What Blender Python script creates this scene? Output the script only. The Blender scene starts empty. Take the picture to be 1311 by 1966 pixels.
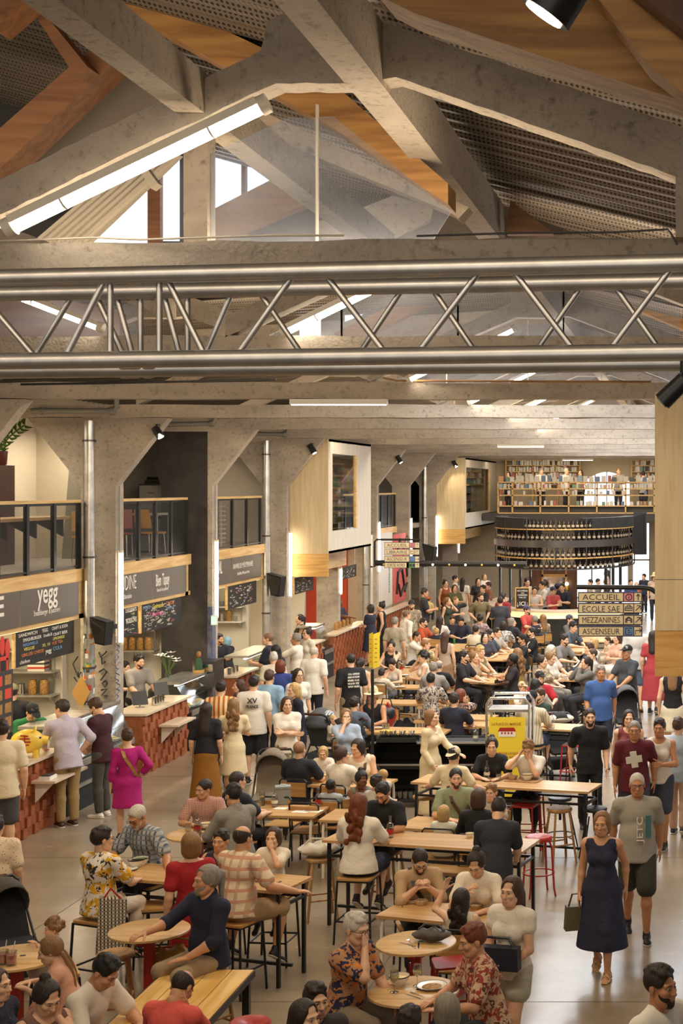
import bpy, math, random
import numpy as np
from mathutils import Vector, Matrix
random.seed(7)
rng = np.random.default_rng(11)
PI = math.pi
SC = bpy.context.scene
COL = SC.collection
# ---------------------------------------------------------------- camera
F = 2850.0            # focal length in pixels of the 1311x1966 frame
CX, CY, CH = 1325.0, 934.0, 5.0
cam = bpy.data.cameras.new('camera'); camo = bpy.data.objects.new('camera', cam); COL.objects.link(camo)
camo.location = (0, 0, CH); camo.rotation_euler = (PI/2, 0, 0)
cam.sensor_fit = 'VERTICAL'; cam.sensor_height = 36.0; cam.sensor_width = 24.0
cam.lens = F/1966*36.0
cam.shift_x = (655.5-CX)/1966.0
cam.shift_y = (CY-983.0)/1966.0
cam.clip_start = 0.05; cam.clip_end = 300
SC.camera = camo
def at(x, y, Y): return Vector(((x-CX)/F*Y, Y, CH-(y-CY)/F*Y))       # photo point at a known distance
def on(x, y, z):                                                      # photo point at a known height
    Y = F*(CH-z)/(y-CY); return Vector(((x-CX)/F*Y, Y, z))
# ---------------------------------------------------------------- view, world, lights
SC.view_settings.view_transform = 'Standard'; SC.view_settings.look = 'None'
SC.view_settings.exposure = 0.0; SC.view_settings.gamma = 1.0
try: SC.view_settings.use_curve_mapping = False
except Exception: pass
SC.cycles.use_denoising = True
SC.cycles.max_bounces = 7; SC.cycles.diffuse_bounces = 4; SC.cycles.glossy_bounces = 3
SC.cycles.transmission_bounces = 5; SC.cycles.transparent_max_bounces = 12
SC.cycles.caustics_reflective = False; SC.cycles.caustics_refractive = False
SC.cycles.sample_clamp_indirect = 4.0
world = bpy.data.worlds.new('daylight'); SC.world = world; world.use_nodes = True
wb = world.node_tree.nodes['Background']; wb.inputs[0].default_value = (0.93, 0.96, 1.0, 1); wb.inputs[1].default_value = 1.0
def area(name, loc, rot, sx, sy, power, col):
    L = bpy.data.lights.new(name, 'AREA'); L.shape = 'RECTANGLE'; L.size = sx; L.size_y = sy; L.energy = power; L.color = col
    o = bpy.data.objects.new(name, L); o.location = loc; o.rotation_euler = rot; COL.objects.link(o); return o
def spot(name, loc, target, power, col, size=60, blend=.5, radius=.04):
    L = bpy.data.lights.new(name, 'SPOT'); L.energy = power; L.color = col; L.spot_size = math.radians(size); L.spot_blend = blend; L.shadow_soft_size = radius
    o = bpy.data.objects.new(name, L); o.location = loc
    o.rotation_euler = (Vector(target)-Vector(loc)).to_track_quat('-Z', 'Y').to_euler(); COL.objects.link(o); return o
WARM = (1.0, .80, .56); TUBE = (1.0, .88, .70); DAY = (.86, .93, 1.0)
FRAMES = [8.25, 13.75, 19.8, 25.2, 30.3, 35.9, 41.1, 46.2, 51.5, 56.7, 62.0]
# roof skylights in the far bays and the daylight they let in
for yy in (22.5, 27.7, 33.1, 38.5, 43.6, 48.8, 54.0):
    area('skylight', (-1.9, yy, 6.95), (0, 0, 0), 4.6, 2.8, 390, DAY)
# added lights hidden behind every tie beam: washing the next bay, the floor and the roof
for i, yy in enumerate(FRAMES):
    k = .55 if i > 8 else 1
    area('linear_light', (-5.0 if i != 1 else -5.9, yy+.5, 6.30), (math.radians(76), 0, 0), 7.4 if i != 1 else 5.6, .12, 118*k, WARM)
    area('linear_light', (-3.4, yy+.45, 6.27), (0, 0, 0), 9.0, .12, 192*k, WARM)
    area('linear_light', (-3.0, yy+.5, 6.36), (PI, 0, 0), 8.0, .12, 82*k, WARM)
area('linear_light', (-3.0, 2.6, 6.6), (math.radians(86), 0, 0), 8.0, .3, 60, WARM)  # added fill above the camera for the near frame and truss
area('linear_light', (-3.2, 4.2, 8.6), (math.radians(70), 0, 0), 6.0, .4, 40, WARM)  # second added fill, higher up, for the same frame
# added fill from behind the camera, as if from a glazed gable
area('rear_fill', (-3.5, -3.6, 5.6), (PI/2, 0, 0), 12, 5, 250, (1, .91, .80))
# added fill from the unseen right side, and daylight from the far doors
area('side_fill', (5.7, 30, 2.4), (0, PI/2, 0), 3.6, 40, 300, (.92, .95, 1.0))
area('far_daylight', (-2.6, 66.0, 2.0), (-PI/2, 0, 0), 3.2, 2.6, 220, DAY)
# ---------------------------------------------------------------- mesh helpers
class MB:
    def __init__(s): s.v = []; s.f = []; s.m = []
    def add(s, vs, fs, mi=0):
        n = len(s.v); s.v += [tuple(p) for p in vs]; s.f += [tuple(i+n for i in q) for q in fs]; s.m += [mi]*len(fs); return s
    def box(s, x0, x1, y0, y1, z0, z1, mi=0):
        return s.add([(x0,y0,z0),(x1,y0,z0),(x1,y1,z0),(x0,y1,z0),(x0,y0,z1),(x1,y0,z1),(x1,y1,z1),(x0,y1,z1)],
                     [(3,2,1,0),(4,5,6,7),(0,1,5,4),(1,2,6,5),(2,3,7,6),(3,0,4,7)], mi)
    def cbox(s, c, sx, sy, sz, rz=0, mi=0):
        ca, sa = math.cos(rz), math.sin(rz); vs = []
        for dz in (-.5,.5):
            for dx, dy in ((-.5,-.5),(.5,-.5),(.5,.5),(-.5,.5)):
                x, y = dx*sx, dy*sy; vs.append((c[0]+x*ca-y*sa, c[1]+x*sa+y*ca, c[2]+dz*sz))
        return s.add(vs, [(3,2,1,0),(4,5,6,7),(0,1,5,4),(1,2,6,5),(2,3,7,6),(3,0,4,7)], mi)
    def bar(s, a, b, w, h, up=(0,0,1), mi=0):          # rectangular bar from a to b, w across, h along up
        a, b = Vector(a), Vector(b); d = (b-a).normalized(); up = Vector(up)
        sx = d.cross(up)
        if sx.length < 1e-5: sx = d.cross(Vector((0,1,0)))
        sx.normalize(); u = sx.cross(d); vs = []
        for p in (a, b):
            for i, j in ((-1,-1),(1,-1),(1,1),(-1,1)): vs.append(p+sx*(i*w/2)+u*(j*h/2))
        return s.add(vs, [(3,2,1,0),(4,5,6,7),(0,1,5,4),(1,2,6,5),(2,3,7,6),(3,0,4,7)], mi)
    def tube(s, pts, r, n=8, mi=0, cap=True):
        pts = [Vector(p) for p in pts]; m = len(pts); rs = r if isinstance(r, (list, tuple)) else [r]*m
        vs = []; ref = None
        for i, p in enumerate(pts):
            d = (pts[min(i+1,m-1)]-pts[max(i-1,0)]).normalized()
            if ref is None: ref = Vector((0,0,1)) if abs(d.z) < .9 else Vector((1,0,0))
            x = (ref-d*ref.dot(d)).normalized(); y = d.cross(x); ref = x
            for k in range(n):
                t = 2*PI*k/n; vs.append(p+(x*math.cos(t)+y*math.sin(t))*rs[i])
        fs = [(i*n+k, i*n+(k+1)%n, (i+1)*n+(k+1)%n, (i+1)*n+k) for i in range(m-1) for k in range(n)]
        if cap: fs += [tuple(range(n-1,-1,-1)), tuple((m-1)*n+k for k in range(n))]
        return s.add(vs, fs, mi)
    def lathe(s, prof, n=24, c=(0,0,0), mi=0, sx=1, sy=1, cap=True):
        vs = []; m = len(prof)
        for r, z in prof:
            for k in range(n): t = 2*PI*k/n; vs.append((c[0]+r*sx*math.cos(t), c[1]+r*sy*math.sin(t), c[2]+z))
        fs = [(i*n+k, i*n+(k+1)%n, (i+1)*n+(k+1)%n, (i+1)*n+k) for i in range(m-1) for k in range(n)]
        if cap and prof[0][0] > 1e-4: fs.append(tuple(range(n-1,-1,-1)))
        if cap and prof[-1][0] > 1e-4: fs.append(tuple((m-1)*n+k for k in range(n)))
        return s.add(vs, fs, mi)
    def prism(s, poly, d, mi=0):                       # polygon (list of 3d points) extruded by vector d
        d = Vector(d); n = len(poly); a = [Vector(p) for p in poly]; b = [p+d for p in a]
        return s.add(a+b, [tuple(range(n)), tuple(range(2*n-1,n-1,-1))]+[((i+1)%n, i, n+i, n+(i+1)%n) for i in range(n)], mi)
    def sphere(s, c, r, nu=12, nv=8, mi=0, sc=(1,1,1)):
        prof = [(max(r*math.sin(PI*i/nv),0), -r*math.cos(PI*i/nv)) for i in range(nv+1)]
        vs = []
        for rr, z in prof:
            for k in range(nu): t = 2*PI*k/nu; vs.append((c[0]+rr*math.cos(t)*sc[0], c[1]+rr*math.sin(t)*sc[1], c[2]+z*sc[2]))
        return s.add(vs, [(i*nu+k, i*nu+(k+1)%nu, (i+1)*nu+(k+1)%nu, (i+1)*nu+k) for i in range(nv) for k in range(nu)], mi)
    def mesh(s, name, mats, smooth=False):
        me = bpy.data.meshes.new(name); me.from_pydata(s.v, [], s.f)
        for m in (mats if isinstance(mats, (list, tuple)) else [mats]): me.materials.append(m)
        if any(s.m): me.polygons.foreach_set('material_index', s.m)
        if smooth:
            me.polygons.foreach_set('use_smooth', [True]*len(me.polygons))
            try: me.set_sharp_from_angle(angle=math.radians(40))
            except Exception: pass
        me.update(); return me
    def build(s, name, mats, parent=None, smooth=False, loc=None):
        return link(name, s.mesh(name, mats, smooth), parent, loc)
def link(name, me, parent=None, loc=None, rz=None, color=None):
    o = bpy.data.objects.new(name, me); COL.objects.link(o)
    if parent is not None: o.parent = parent
    if loc is not None: o.location = loc
    if rz is not None: o.rotation_euler = (0, 0, rz)
    if color is not None: o.color = (*color, 1)
    return o
def tag(o, label, cat, group=None, kind=None):
    o['label'] = label; o['category'] = cat
    if group: o['group'] = group
    if kind: o['kind'] = kind
    return o
def thing(name, label, cat, loc=(0,0,0), rz=0, group=None):
    o = bpy.data.objects.new(name, None); COL.objects.link(o); o.empty_display_size = .1
    o.location = loc; o.rotation_euler = (0, 0, rz); return tag(o, label, cat, group)
def struct(o): o['kind'] = 'structure'; return o
KIDS = {}
def copy_tree(o, loc=None, rz=None, label=None, group=None, kids=None):
    c = o.copy(); COL.objects.link(c)
    if loc is not None: c.location = loc
    if rz is not None: c.rotation_euler = (0, 0, rz)
    if label: c['label'] = label
    if group: c['group'] = group
    for ch in o.children:
        d = ch.copy(); COL.objects.link(d); d.parent = c
        for g in ch.children:
            e = g.copy(); COL.objects.link(e); e.parent = d
    return c
# ---------------------------------------------------------------- materials
def srgb(h):
    h = h.lstrip('#'); c = [int(h[i:i+2], 16)/255 for i in (0,2,4)]
    return tuple(x/12.92 if x <= .04045 else ((x+.055)/1.055)**2.4 for x in c)
def nt(m):
    m.use_nodes = True; t = m.node_tree; return t, t.nodes['Principled BSDF']
def N(t, kind, **kw):
    n = t.nodes.new(kind)
    for k, v in kw.items():
        if k.startswith('i_'):
            key = k[2:]; key = int(key) if key.isdigit() else key
            n.inputs[key].default_value = v
        else: setattr(n, k, v)
    return n
def mat(name, col, rough=.6, metal=0.0, spec=None, var=0.0, scale=8.0, bump=0.0, bscale=60.0, col2=None, stretch=None, rvar=0.0, alpha=None, emit=None, estr=0.0, trans=None, coat=None):
    m = bpy.data.materials.new(name); t, b = nt(m)
    c = col if not isinstance(col, str) else srgb(col)
    b.inputs['Base Color'].default_value = (*c, 1); b.inputs['Roughness'].default_value = rough; b.inputs['Metallic'].default_value = metal
    if spec is not None: b.inputs['Specular IOR Level'].default_value = spec
    if trans: b.inputs['Transmission Weight'].default_value = trans
    if coat: b.inputs['Coat Weight'].default_value = coat; b.inputs['Coat Roughness'].default_value = .1
    if emit is not None:
        e = emit if not isinstance(emit, str) else srgb(emit)
        b.inputs['Emission Color'].default_value = (*e, 1); b.inputs['Emission Strength'].default_value = estr
    if alpha is not None: b.inputs['Alpha'].default_value = alpha
    if var or bump or col2 is not None or rvar:
        tc = N(t, 'ShaderNodeTexCoord'); mp = N(t, 'ShaderNodeMapping'); t.links.new(tc.outputs['Object'], mp.inputs[0])
        if stretch: mp.inputs['Scale'].default_value = stretch
    if var or col2 is not None or rvar:
        ns = N(t, 'ShaderNodeTexNoise', i_Scale=scale, i_Detail=5.0, i_Roughness=.6); t.links.new(mp.outputs[0], ns.inputs['Vector'])
        cr = N(t, 'ShaderNodeValToRGB'); t.links.new(ns.outputs['Fac'], cr.inputs[0])
        d = col2 if col2 is not None else tuple(x*(1-var) for x in c)
        if isinstance(d, str): d = srgb(d)
        cr.color_ramp.elements[0].position = .33; cr.color_ramp.elements[0].color = (*d, 1)
        cr.color_ramp.elements[1].position = .67; cr.color_ramp.elements[1].color = (*[min(1, x*(1+var*.5)) for x in c], 1)
        t.links.new(cr.outputs[0], b.inputs['Base Color'])
        if rvar:
            mr = N(t, 'ShaderNodeMapRange', i_3=rough-rvar, i_4=rough+rvar); t.links.new(ns.outputs['Fac'], mr.inputs[0]); t.links.new(mr.outputs[0], b.inputs['Roughness'])
    if bump:
        n2 = N(t, 'ShaderNodeTexNoise', i_Scale=bscale, i_Detail=4.0); t.links.new(mp.outputs[0], n2.inputs['Vector'])
        bp = N(t, 'ShaderNodeBump', i_Strength=bump, i_Distance=.02); t.links.new(n2.outputs['Fac'], bp.inputs['Height']); t.links.new(bp.outputs[0], b.inputs['Normal'])
    return m
def concrete(name, c1, c2, c3):
    m = bpy.data.materials.new(name); t, b = nt(m); b.inputs['Roughness'].default_value = .85
    tc = N(t, 'ShaderNodeNewGeometry')
    n1 = N(t, 'ShaderNodeTexNoise', i_Scale=1.3, i_Detail=6.0, i_Roughness=.65); n2 = N(t, 'ShaderNodeTexNoise', i_Scale=14.0, i_Detail=6.0, i_Roughness=.7)
    mp = N(t, 'ShaderNodeMapping'); mp.inputs['Scale'].default_value = (.6, .6, 1.6)
    t.links.new(tc.outputs['Position'], mp.inputs[0]); t.links.new(mp.outputs[0], n1.inputs['Vector']); t.links.new(tc.outputs['Position'], n2.inputs['Vector'])
    a = N(t, 'ShaderNodeValToRGB'); t.links.new(n1.outputs['Fac'], a.inputs[0])
    a.color_ramp.elements[0].position = .35; a.color_ramp.elements[0].color = (*c1, 1); a.color_ramp.elements[1].position = .65; a.color_ramp.elements[1].color = (*c2, 1)
    r2 = N(t, 'ShaderNodeValToRGB'); t.links.new(n2.outputs['Fac'], r2.inputs[0]); r2.color_ramp.elements[0].position = .28; r2.color_ramp.elements[1].position = .46
    mx = N(t, 'ShaderNodeMix', data_type='RGBA'); t.links.new(r2.outputs[0], mx.inputs[0]); mx.inputs[6].default_value = (*c3, 1); t.links.new(a.outputs[0], mx.inputs[7])
    oi = N(t, 'ShaderNodeObjectInfo'); mr = N(t, 'ShaderNodeMapRange', i_3=.82, i_4=1.12); t.links.new(oi.outputs['Random'], mr.inputs[0])
    m2 = N(t, 'ShaderNodeMix', data_type='RGBA', blend_type='MULTIPLY'); m2.inputs[0].default_value = 1; t.links.new(mx.outputs[2], m2.inputs[6]); t.links.new(mr.outputs[0], m2.inputs[7]); t.links.new(m2.outputs[2], b.inputs['Base Color'])
    n3 = N(t, 'ShaderNodeTexNoise', i_Scale=35.0, i_Detail=6.0); t.links.new(tc.outputs['Position'], n3.inputs['Vector'])
    bp = N(t, 'ShaderNodeBump', i_Strength=.5, i_Distance=.02); t.links.new(n3.outputs['Fac'], bp.inputs['Height']); t.links.new(bp.outputs[0], b.inputs['Normal'])
    return m
def wood(name, c1, c2, rough=.5, axis=0, scale=1.0, plank=None):
    m = bpy.data.materials.new(name); t, b = nt(m); b.inputs['Roughness'].default_value = rough
    tc = N(t, 'ShaderNodeTexCoord'); mp = N(t, 'ShaderNodeMapping'); s = [14*scale]*3; s[axis] = 1.1*scale; mp.inputs['Scale'].default_value = s
    t.links.new(tc.outputs['Object'], mp.inputs[0])
    n1 = N(t, 'ShaderNodeTexNoise', i_Scale=1.0, i_Detail=5.0, i_Distortion=.6); t.links.new(mp.outputs[0], n1.inputs['Vector'])
    a = N(t, 'ShaderNodeValToRGB'); t.links.new(n1.outputs['Fac'], a.inputs[0])
    a.color_ramp.elements[0].position = .35; a.color_ramp.elements[0].color = (*c1, 1); a.color_ramp.elements[1].position = .62; a.color_ramp.elements[1].color = (*c2, 1)
    t.links.new(a.outputs[0], b.inputs['Base Color']); return m
M = {}
M['concrete'] = concrete('concrete', srgb('#A3978A'), srgb('#C2B5A4'), srgb('#82776A'))
M['concrete_dark'] = concrete('concrete_dark', srgb('#8F8477'), srgb('#A99C8B'), srgb('#6A6056'))
M['plaster'] = mat('plaster', '#C9BFAE', .8, var=.08, scale=2)
M['glulam'] = wood('glulam', srgb('#80582C'), srgb('#A67A42'), .55)
M['redwood'] = wood('redwood', srgb('#69452C'), srgb('#80583A'), .6)
M['pine'] = wood('pine', srgb('#C69B5C'), srgb('#DDBB80'), .5, axis=1)
M['pinex'] = wood('pinex', srgb('#C08F4C'), srgb('#D9AE68'), .5, axis=0)
M['ply'] = wood('ply', srgb('#C6B088'), srgb('#D4C09A'), .55, axis=2)
M['white_ply'] = wood('white_ply', srgb('#C8C0B2'), srgb('#D6CEC2'), .5, axis=2)
M['oak'] = wood('oak', srgb('#B48A58'), srgb('#CDA672'), .32, axis=0)
M['oak_round'] = wood('oak_round', srgb('#C29A62'), srgb('#D8B47E'), .35, axis=0)
M['plywood_seat'] = wood('plywood_seat', srgb('#A97B45'), srgb('#C4965A'), .4)
M['stool_wood'] = wood('stool_wood', srgb('#946B40'), srgb('#B48A5A'), .45, axis=2)
M['picnic'] = wood('picnic', srgb('#D2A04A'), srgb('#EEC880'), .4, axis=1, scale=.9)
M['black'] = mat('black_metal', (.012,.012,.013), .4, spec=.5)
M['black_matte'] = mat('black_matte', (.015,.014,.013), .8, var=.3, scale=4)
M['blackpaint'] = mat('black_paint', (.022,.018,.016), .7, col2=(.05,.042,.036), scale=2.5, var=.2, bump=.3, bscale=20)
M['red'] = mat('red_metal', srgb('#A3251C'), .35, spec=.5)
M['white_metal'] = mat('white_metal', srgb('#E6DDCC'), .4)
M['alu'] = mat('aluminium', (.62,.60,.57), .38, metal=.9, var=.15, scale=12)
M['steel'] = mat('galvanised_steel', (.55,.53,.50), .35, metal=.85, var=.25, scale=6)
M['chrome'] = mat('chrome', (.75,.74,.72), .15, metal=1)
M['dark_steel'] = mat('dark_steel', (.10,.09,.085), .35, metal=.7)
M['grey_panel'] = mat('grey_sign_panel', srgb('#5C544B'), .5)
M['letter'] = mat('white_lettering', srgb('#E8E2D8'), .6)
M['navy'] = mat('navy_lettering', srgb('#2F2750'), .6)
M['sign_cream'] = mat('sign_cream', srgb('#E2D3A8'), .5)
M['pink'] = mat('sign_pink', srgb('#D88C90'), .5); M['signblue'] = mat('sign_blue', srgb('#6C93BE'), .5); M['signgreen'] = mat('sign_green', srgb('#5FA03C'), .5)
M['terracotta'] = mat('terracotta', srgb('#A4603A'), .75, var=.25, scale=7, col2=srgb('#844527'))
M['marble'] = mat('pale_marble', srgb('#D8C6AC'), .25, var=.08, scale=5)
M['slate'] = mat('blackboard', srgb('#2B2724'), .8, var=.2, scale=6)
M['white'] = mat('white', srgb('#E8E4DC'), .5)
M['china'] = mat('white_china', srgb('#E9E4DA'), .18)
M['navyrim'] = mat('navy_rim', srgb('#20263C'), .3)
M['yellow'] = mat('yellow_poster', srgb('#E3CB34'), .6)
M['ink'] = mat('brown_ink', srgb('#A8622A'), .7)
M['grey'] = mat('grey_paint', srgb('#8C8A84'), .6); M['darkgrey'] = mat('dark_grey', srgb('#3A3836'), .6)
M['beigewall'] = mat('beige_wall', srgb('#C4B79E'), .8, var=.06, scale=2)
M['whitetile'] = mat('white_tile', srgb('#D9D2C2'), .35)
M['rubber'] = mat('rubber', (.01,.01,.01), .7)
M['redbrick'] = mat('red_wall', srgb('#B63D22'), .7)
M['blue_paint'] = mat('blue_paint', srgb('#46537E'), .6, col2=srgb('#7A7A80'), scale=9)
M['leather'] = mat('tan_leather', srgb('#9A7434'), .5, var=.25, scale=10)
M['greyfabric'] = mat('grey_fabric', srgb('#7A7266'), .9, bump=.3, bscale=120)
M['blackfabric'] = mat('black_fabric', (.02,.02,.022), .9, bump=.3, bscale=120)
M['leaf'] = mat('leaf', srgb('#5B7A32'), .45, var=.35, scale=20)
M['potbrown'] = mat('pot_glaze', srgb('#5A2B20'), .25)
M['brownwood'] = wood('brown_wood', srgb('#3E2416'), srgb('#56331F'), .4, axis=2)
M['gold'] = mat('gold', srgb('#E3C04A'), .35)
def emis(name, col, s): return mat(name, (.8,.8,.8), .5, emit=col, estr=s)
M['tube'] = emis('lit_tube', TUBE, 14); M['tube_dim'] = emis('lit_diffuser', (1,.9,.76), 5)
M['pane'] = emis('daylit_pane', (.90,.94,1.0), 1.7)
M['lampspot'] = emis('lit_lens', (1,.85,.6), 14)
M['strip'] = emis('lit_strip', (1,.62,.24), 1.3)
M['bulb'] = emis('lit_bulb', (1,.72,.36), 16); M['exit'] = emis('lit_exit_green', (.2,.8,.35), 1.4)
M['screen'] = emis('lit_display', (.1,.85,.5), 1.2)
def glass(name, tint=(1,1,1), rough=.02, haze=0.0, gl=.12):
    m = bpy.data.materials.new(name); m.use_nodes = True; t = m.node_tree; t.nodes.clear()
    out = N(t, 'ShaderNodeOutputMaterial'); tr = N(t, 'ShaderNodeBsdfTransparent'); tr.inputs[0].default_value = (*tint, 1)
    g = N(t, 'ShaderNodeBsdfGlossy', i_Roughness=rough); fr = N(t, 'ShaderNodeLayerWeight', i_Blend=.25)
    mr = N(t, 'ShaderNodeMapRange', i_3=gl*.5, i_4=.25+gl*3); t.links.new(fr.outputs['Facing'], mr.inputs[0])
    mx = N(t, 'ShaderNodeMixShader'); t.links.new(mr.outputs[0], mx.inputs[0]); t.links.new(tr.outputs[0], mx.inputs[1]); t.links.new(g.outputs[0], mx.inputs[2])
    last = mx
    if haze:  # bluish diffuse stands in for daylight reflected in the pane
        d = N(t, 'ShaderNodeBsdfDiffuse'); d.inputs[0].default_value = (.8,.84,.92,1); ns = N(t, 'ShaderNodeTexNoise', i_Scale=3.0, i_Detail=5.0)
        m2 = N(t, 'ShaderNodeMapRange', i_1=.3, i_2=.7, i_3=haze*.5, i_4=haze*1.4); t.links.new(ns.outputs['Fac'], m2.inputs[0])
        mx2 = N(t, 'ShaderNodeMixShader'); t.links.new(m2.outputs[0], mx2.inputs[0]); t.links.new(mx.outputs[0], mx2.inputs[1]); t.links.new(d.outputs[0], mx2.inputs[2]); last = mx2
    t.links.new(last.outputs[0], out.inputs[0]); return m
M['glass'] = glass('clear_glass', (.94,.96,.95), .04, 0, .04); M['hazeglass'] = glass('hazy_glass', (.88,.92,1.0), .35, .09, .02)
M['bottleglass'] = glass('bottle_glass', (.86,.88,.86), .02, 0, .25)
M['brownglass'] = mat('brown_glass', (.018,.010,.006), .12)
M['wine'] = mat('white_wine', srgb('#D9C27A'), .2); M['paper'] = mat('paper', srgb('#E6E0D2'), .7)
M['food'] = mat('food', srgb('#B5894A'), .7, col2=srgb('#6E4A24'), scale=40, var=.3); M['salad'] = mat('salad', srgb('#5E7A2C'), .6, col2=srgb('#2E3D16'), scale=40, var=.3)
M['soup'] = mat('yellow_soup', srgb('#D6B34A'), .4)
def meshmat(name, col, scale, width):
    m = bpy.data.materials.new(name); t, b = nt(m); b.inputs['Base Color'].default_value = (*col, 1); b.inputs['Roughness'].default_value = .5
    tc = N(t, 'ShaderNodeTexCoord'); sp = N(t, 'ShaderNodeSeparateXYZ'); t.links.new(tc.outputs['Object'], sp.inputs[0])
    vs = []
    for sg in ('ADD', 'SUBTRACT'):
        a = N(t, 'ShaderNodeMath', operation=sg); t.links.new(sp.outputs['Y'], a.inputs[0]); t.links.new(sp.outputs['Z'], a.inputs[1])
        k = N(t, 'ShaderNodeMath', operation='MULTIPLY'); t.links.new(a.outputs[0], k.inputs[0]); k.inputs[1].default_value = scale
        fr = N(t, 'ShaderNodeMath', operation='FRACT'); t.links.new(k.outputs[0], fr.inputs[0])
        lt = N(t, 'ShaderNodeMath', operation='LESS_THAN'); t.links.new(fr.outputs[0], lt.inputs[0]); lt.inputs[1].default_value = width; vs.append(lt)
    mx = N(t, 'ShaderNodeMath', operation='MAXIMUM'); t.links.new(vs[0].outputs[0], mx.inputs[0]); t.links.new(vs[1].outputs[0], mx.inputs[1]); t.links.new(mx.outputs[0], b.inputs['Alpha'])
    return m
M['wiremesh'] = meshmat('expanded_wire_mesh', (.02,.018,.016), 22.0, .13)
# ---------------------------------------------------------------- lettering: text curves turned into flat meshes once, scaled to fit
_txt = {}
def text_mesh(s, material, bold=0.0):
    key = (s, material.name, bold)
    if key in _txt: return _txt[key]
    cu = bpy.data.curves.new('lettering', 'FONT'); cu.body = s; cu.size = 1; cu.extrude = .01; cu.offset = bold; cu.resolution_u = 2
    cu.align_x = 'CENTER'; cu.align_y = 'CENTER'
    o = bpy.data.objects.new('lettering', cu); COL.objects.link(o)
    dg = bpy.context.evaluated_depsgraph_get(); me = bpy.data.meshes.new_from_object(o.evaluated_get(dg))
    bpy.data.objects.remove(o); bpy.data.curves.remove(cu)
    n = len(me.vertices); co = np.empty(n*3, np.float32); me.vertices.foreach_get('co', co); co = co.reshape(-1, 3)
    lo, hi = co.min(0), co.max(0); co -= (lo+hi)/2; co[:, :2] /= np.maximum(hi-lo, 1e-6)[:2]; co[:, 2] /= max(hi[2]-lo[2], 1e-6)
    me.vertices.foreach_set('co', co.ravel()); me.materials.clear(); me.materials.append(material); me.update()
    _txt[key] = me; return me
def text(s, material, loc, w, h, normal='-Y', parent=None, bold=0.0, tilt=0.0, name='lettering', d=.004):
    o = link(name, text_mesh(s, material, bold), parent); o.scale = (w, h, d)
    if normal == '-Y': R = Matrix.Rotation(PI/2, 4, 'X')
    elif normal == '+X': R = Matrix.Rotation(PI/2, 4, 'Z') @ Matrix.Rotation(PI/2, 4, 'X')
    else: R = normal
    o.matrix_basis = Matrix.Translation(loc) @ R @ Matrix.Rotation(tilt, 4, 'Z') @ Matrix.Diagonal((w, h, d, 1))
    return o
# ================================================================ SETTING
def onX(px, py, X):                       # photo point on a wall plane X = const
    Y = X*F/(px-CX); return Vector((X, Y, CH-(py-CY)/F*Y))
# floor: polished concrete with saw cut joints
m = bpy.data.materials.new('polished_concrete'); t, b = nt(m)
g = N(t, 'ShaderNodeNewGeometry'); n1 = N(t, 'ShaderNodeTexNoise', i_Scale=.55, i_Detail=8.0, i_Roughness=.68); t.links.new(g.outputs['Position'], n1.inputs['Vector'])
cr = N(t, 'ShaderNodeValToRGB'); t.links.new(n1.outputs['Fac'], cr.inputs[0])
cr.color_ramp.elements[0].position = .3; cr.color_ramp.elements[0].color = (*srgb('#877864'), 1); cr.color_ramp.elements[1].position = .7; cr.color_ramp.elements[1].color = (*srgb('#A3927A'), 1)
t.links.new(cr.outputs[0], b.inputs['Base Color'])
mr = N(t, 'ShaderNodeMapRange', i_3=.16, i_4=.34); t.links.new(n1.outputs['Fac'], mr.inputs[0]); t.links.new(mr.outputs[0], b.inputs['Roughness'])
n3 = N(t, 'ShaderNodeTexNoise', i_Scale=2.2, i_Detail=3.0); t.links.new(g.outputs['Position'], n3.inputs['Vector'])
bp = N(t, 'ShaderNodeBump', i_Strength=.12, i_Distance=.03); t.links.new(n3.outputs['Fac'], bp.inputs['Height']); t.links.new(bp.outputs[0], b.inputs['Normal'])
b.inputs['Specular IOR Level'].default_value = .7
mb = MB(); mb.box(-14.5, 6.4, -4, 69, -.1, 0); struct(mb.build('floor', m))
mb = MB()
for y in (14.4, 20.0, 25.6, 31.2, 36.8, 42.4): mb.box(-9.3, 6.2, y, y+.008, 0, .0015)
for x in (-7.4, -3.2, 1.0): mb.box(x, x+.008, 4, 66, 0, .0015)
struct(mb.build('floor_joint', M['darkgrey']))
# outer walls
mb = MB(); mb.box(6.2, 6.4, -4, 69, 0, 9.6); struct(mb.build('wall_right', M['concrete']))
mb = MB(); mb.box(-14.5, -14.3, -4, 69, 0, 9.6); struct(mb.build('wall_left', M['beigewall']))
mb = MB(); mb.box(-14.5, 6.4, -4.2, -4, 0, 10.5); struct(mb.build('wall_back', M['concrete_dark']))
# far wall with a tall glazed door on the right and an arched window upstairs
W0, W1 = 66.6, 67.0
mb = MB()
def fx(px, Y=66.6): return (px-CX)/F*Y
def fz(py, Y=66.6): return CH-(py-CY)/F*Y
dx0, dx1, dzt = fx(1213), fx(1247), fz(1003)
bx0, bx1, bzt = fx(1100), fx(1206), fz(1080)
ax0, ax1, azb, azs, azt = fx(1119), fx(1209), fz(972), fz(925), fz(906)
for (x0, x1, z0, z1) in ((-14.5, bx0, 0, fz(985)), (bx0, bx1, bzt, fz(985)), (bx1, dx0, 0, fz(985)), (dx0, dx1, dzt, fz(985)), (dx1, 6.4, 0, fz(985)),
                         (-14.5, ax0, fz(985), 9.6), (ax1, 6.4, fz(985), 9.6), (ax0, ax1, fz(985), azb)):
    mb.box(x0, x1, W0, W1, z0, z1)
arc = [(ax0+(ax1-ax0)*i/14, azs+(azt-azs)*math.sin(PI*i/14)) for i in range(15)]
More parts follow.
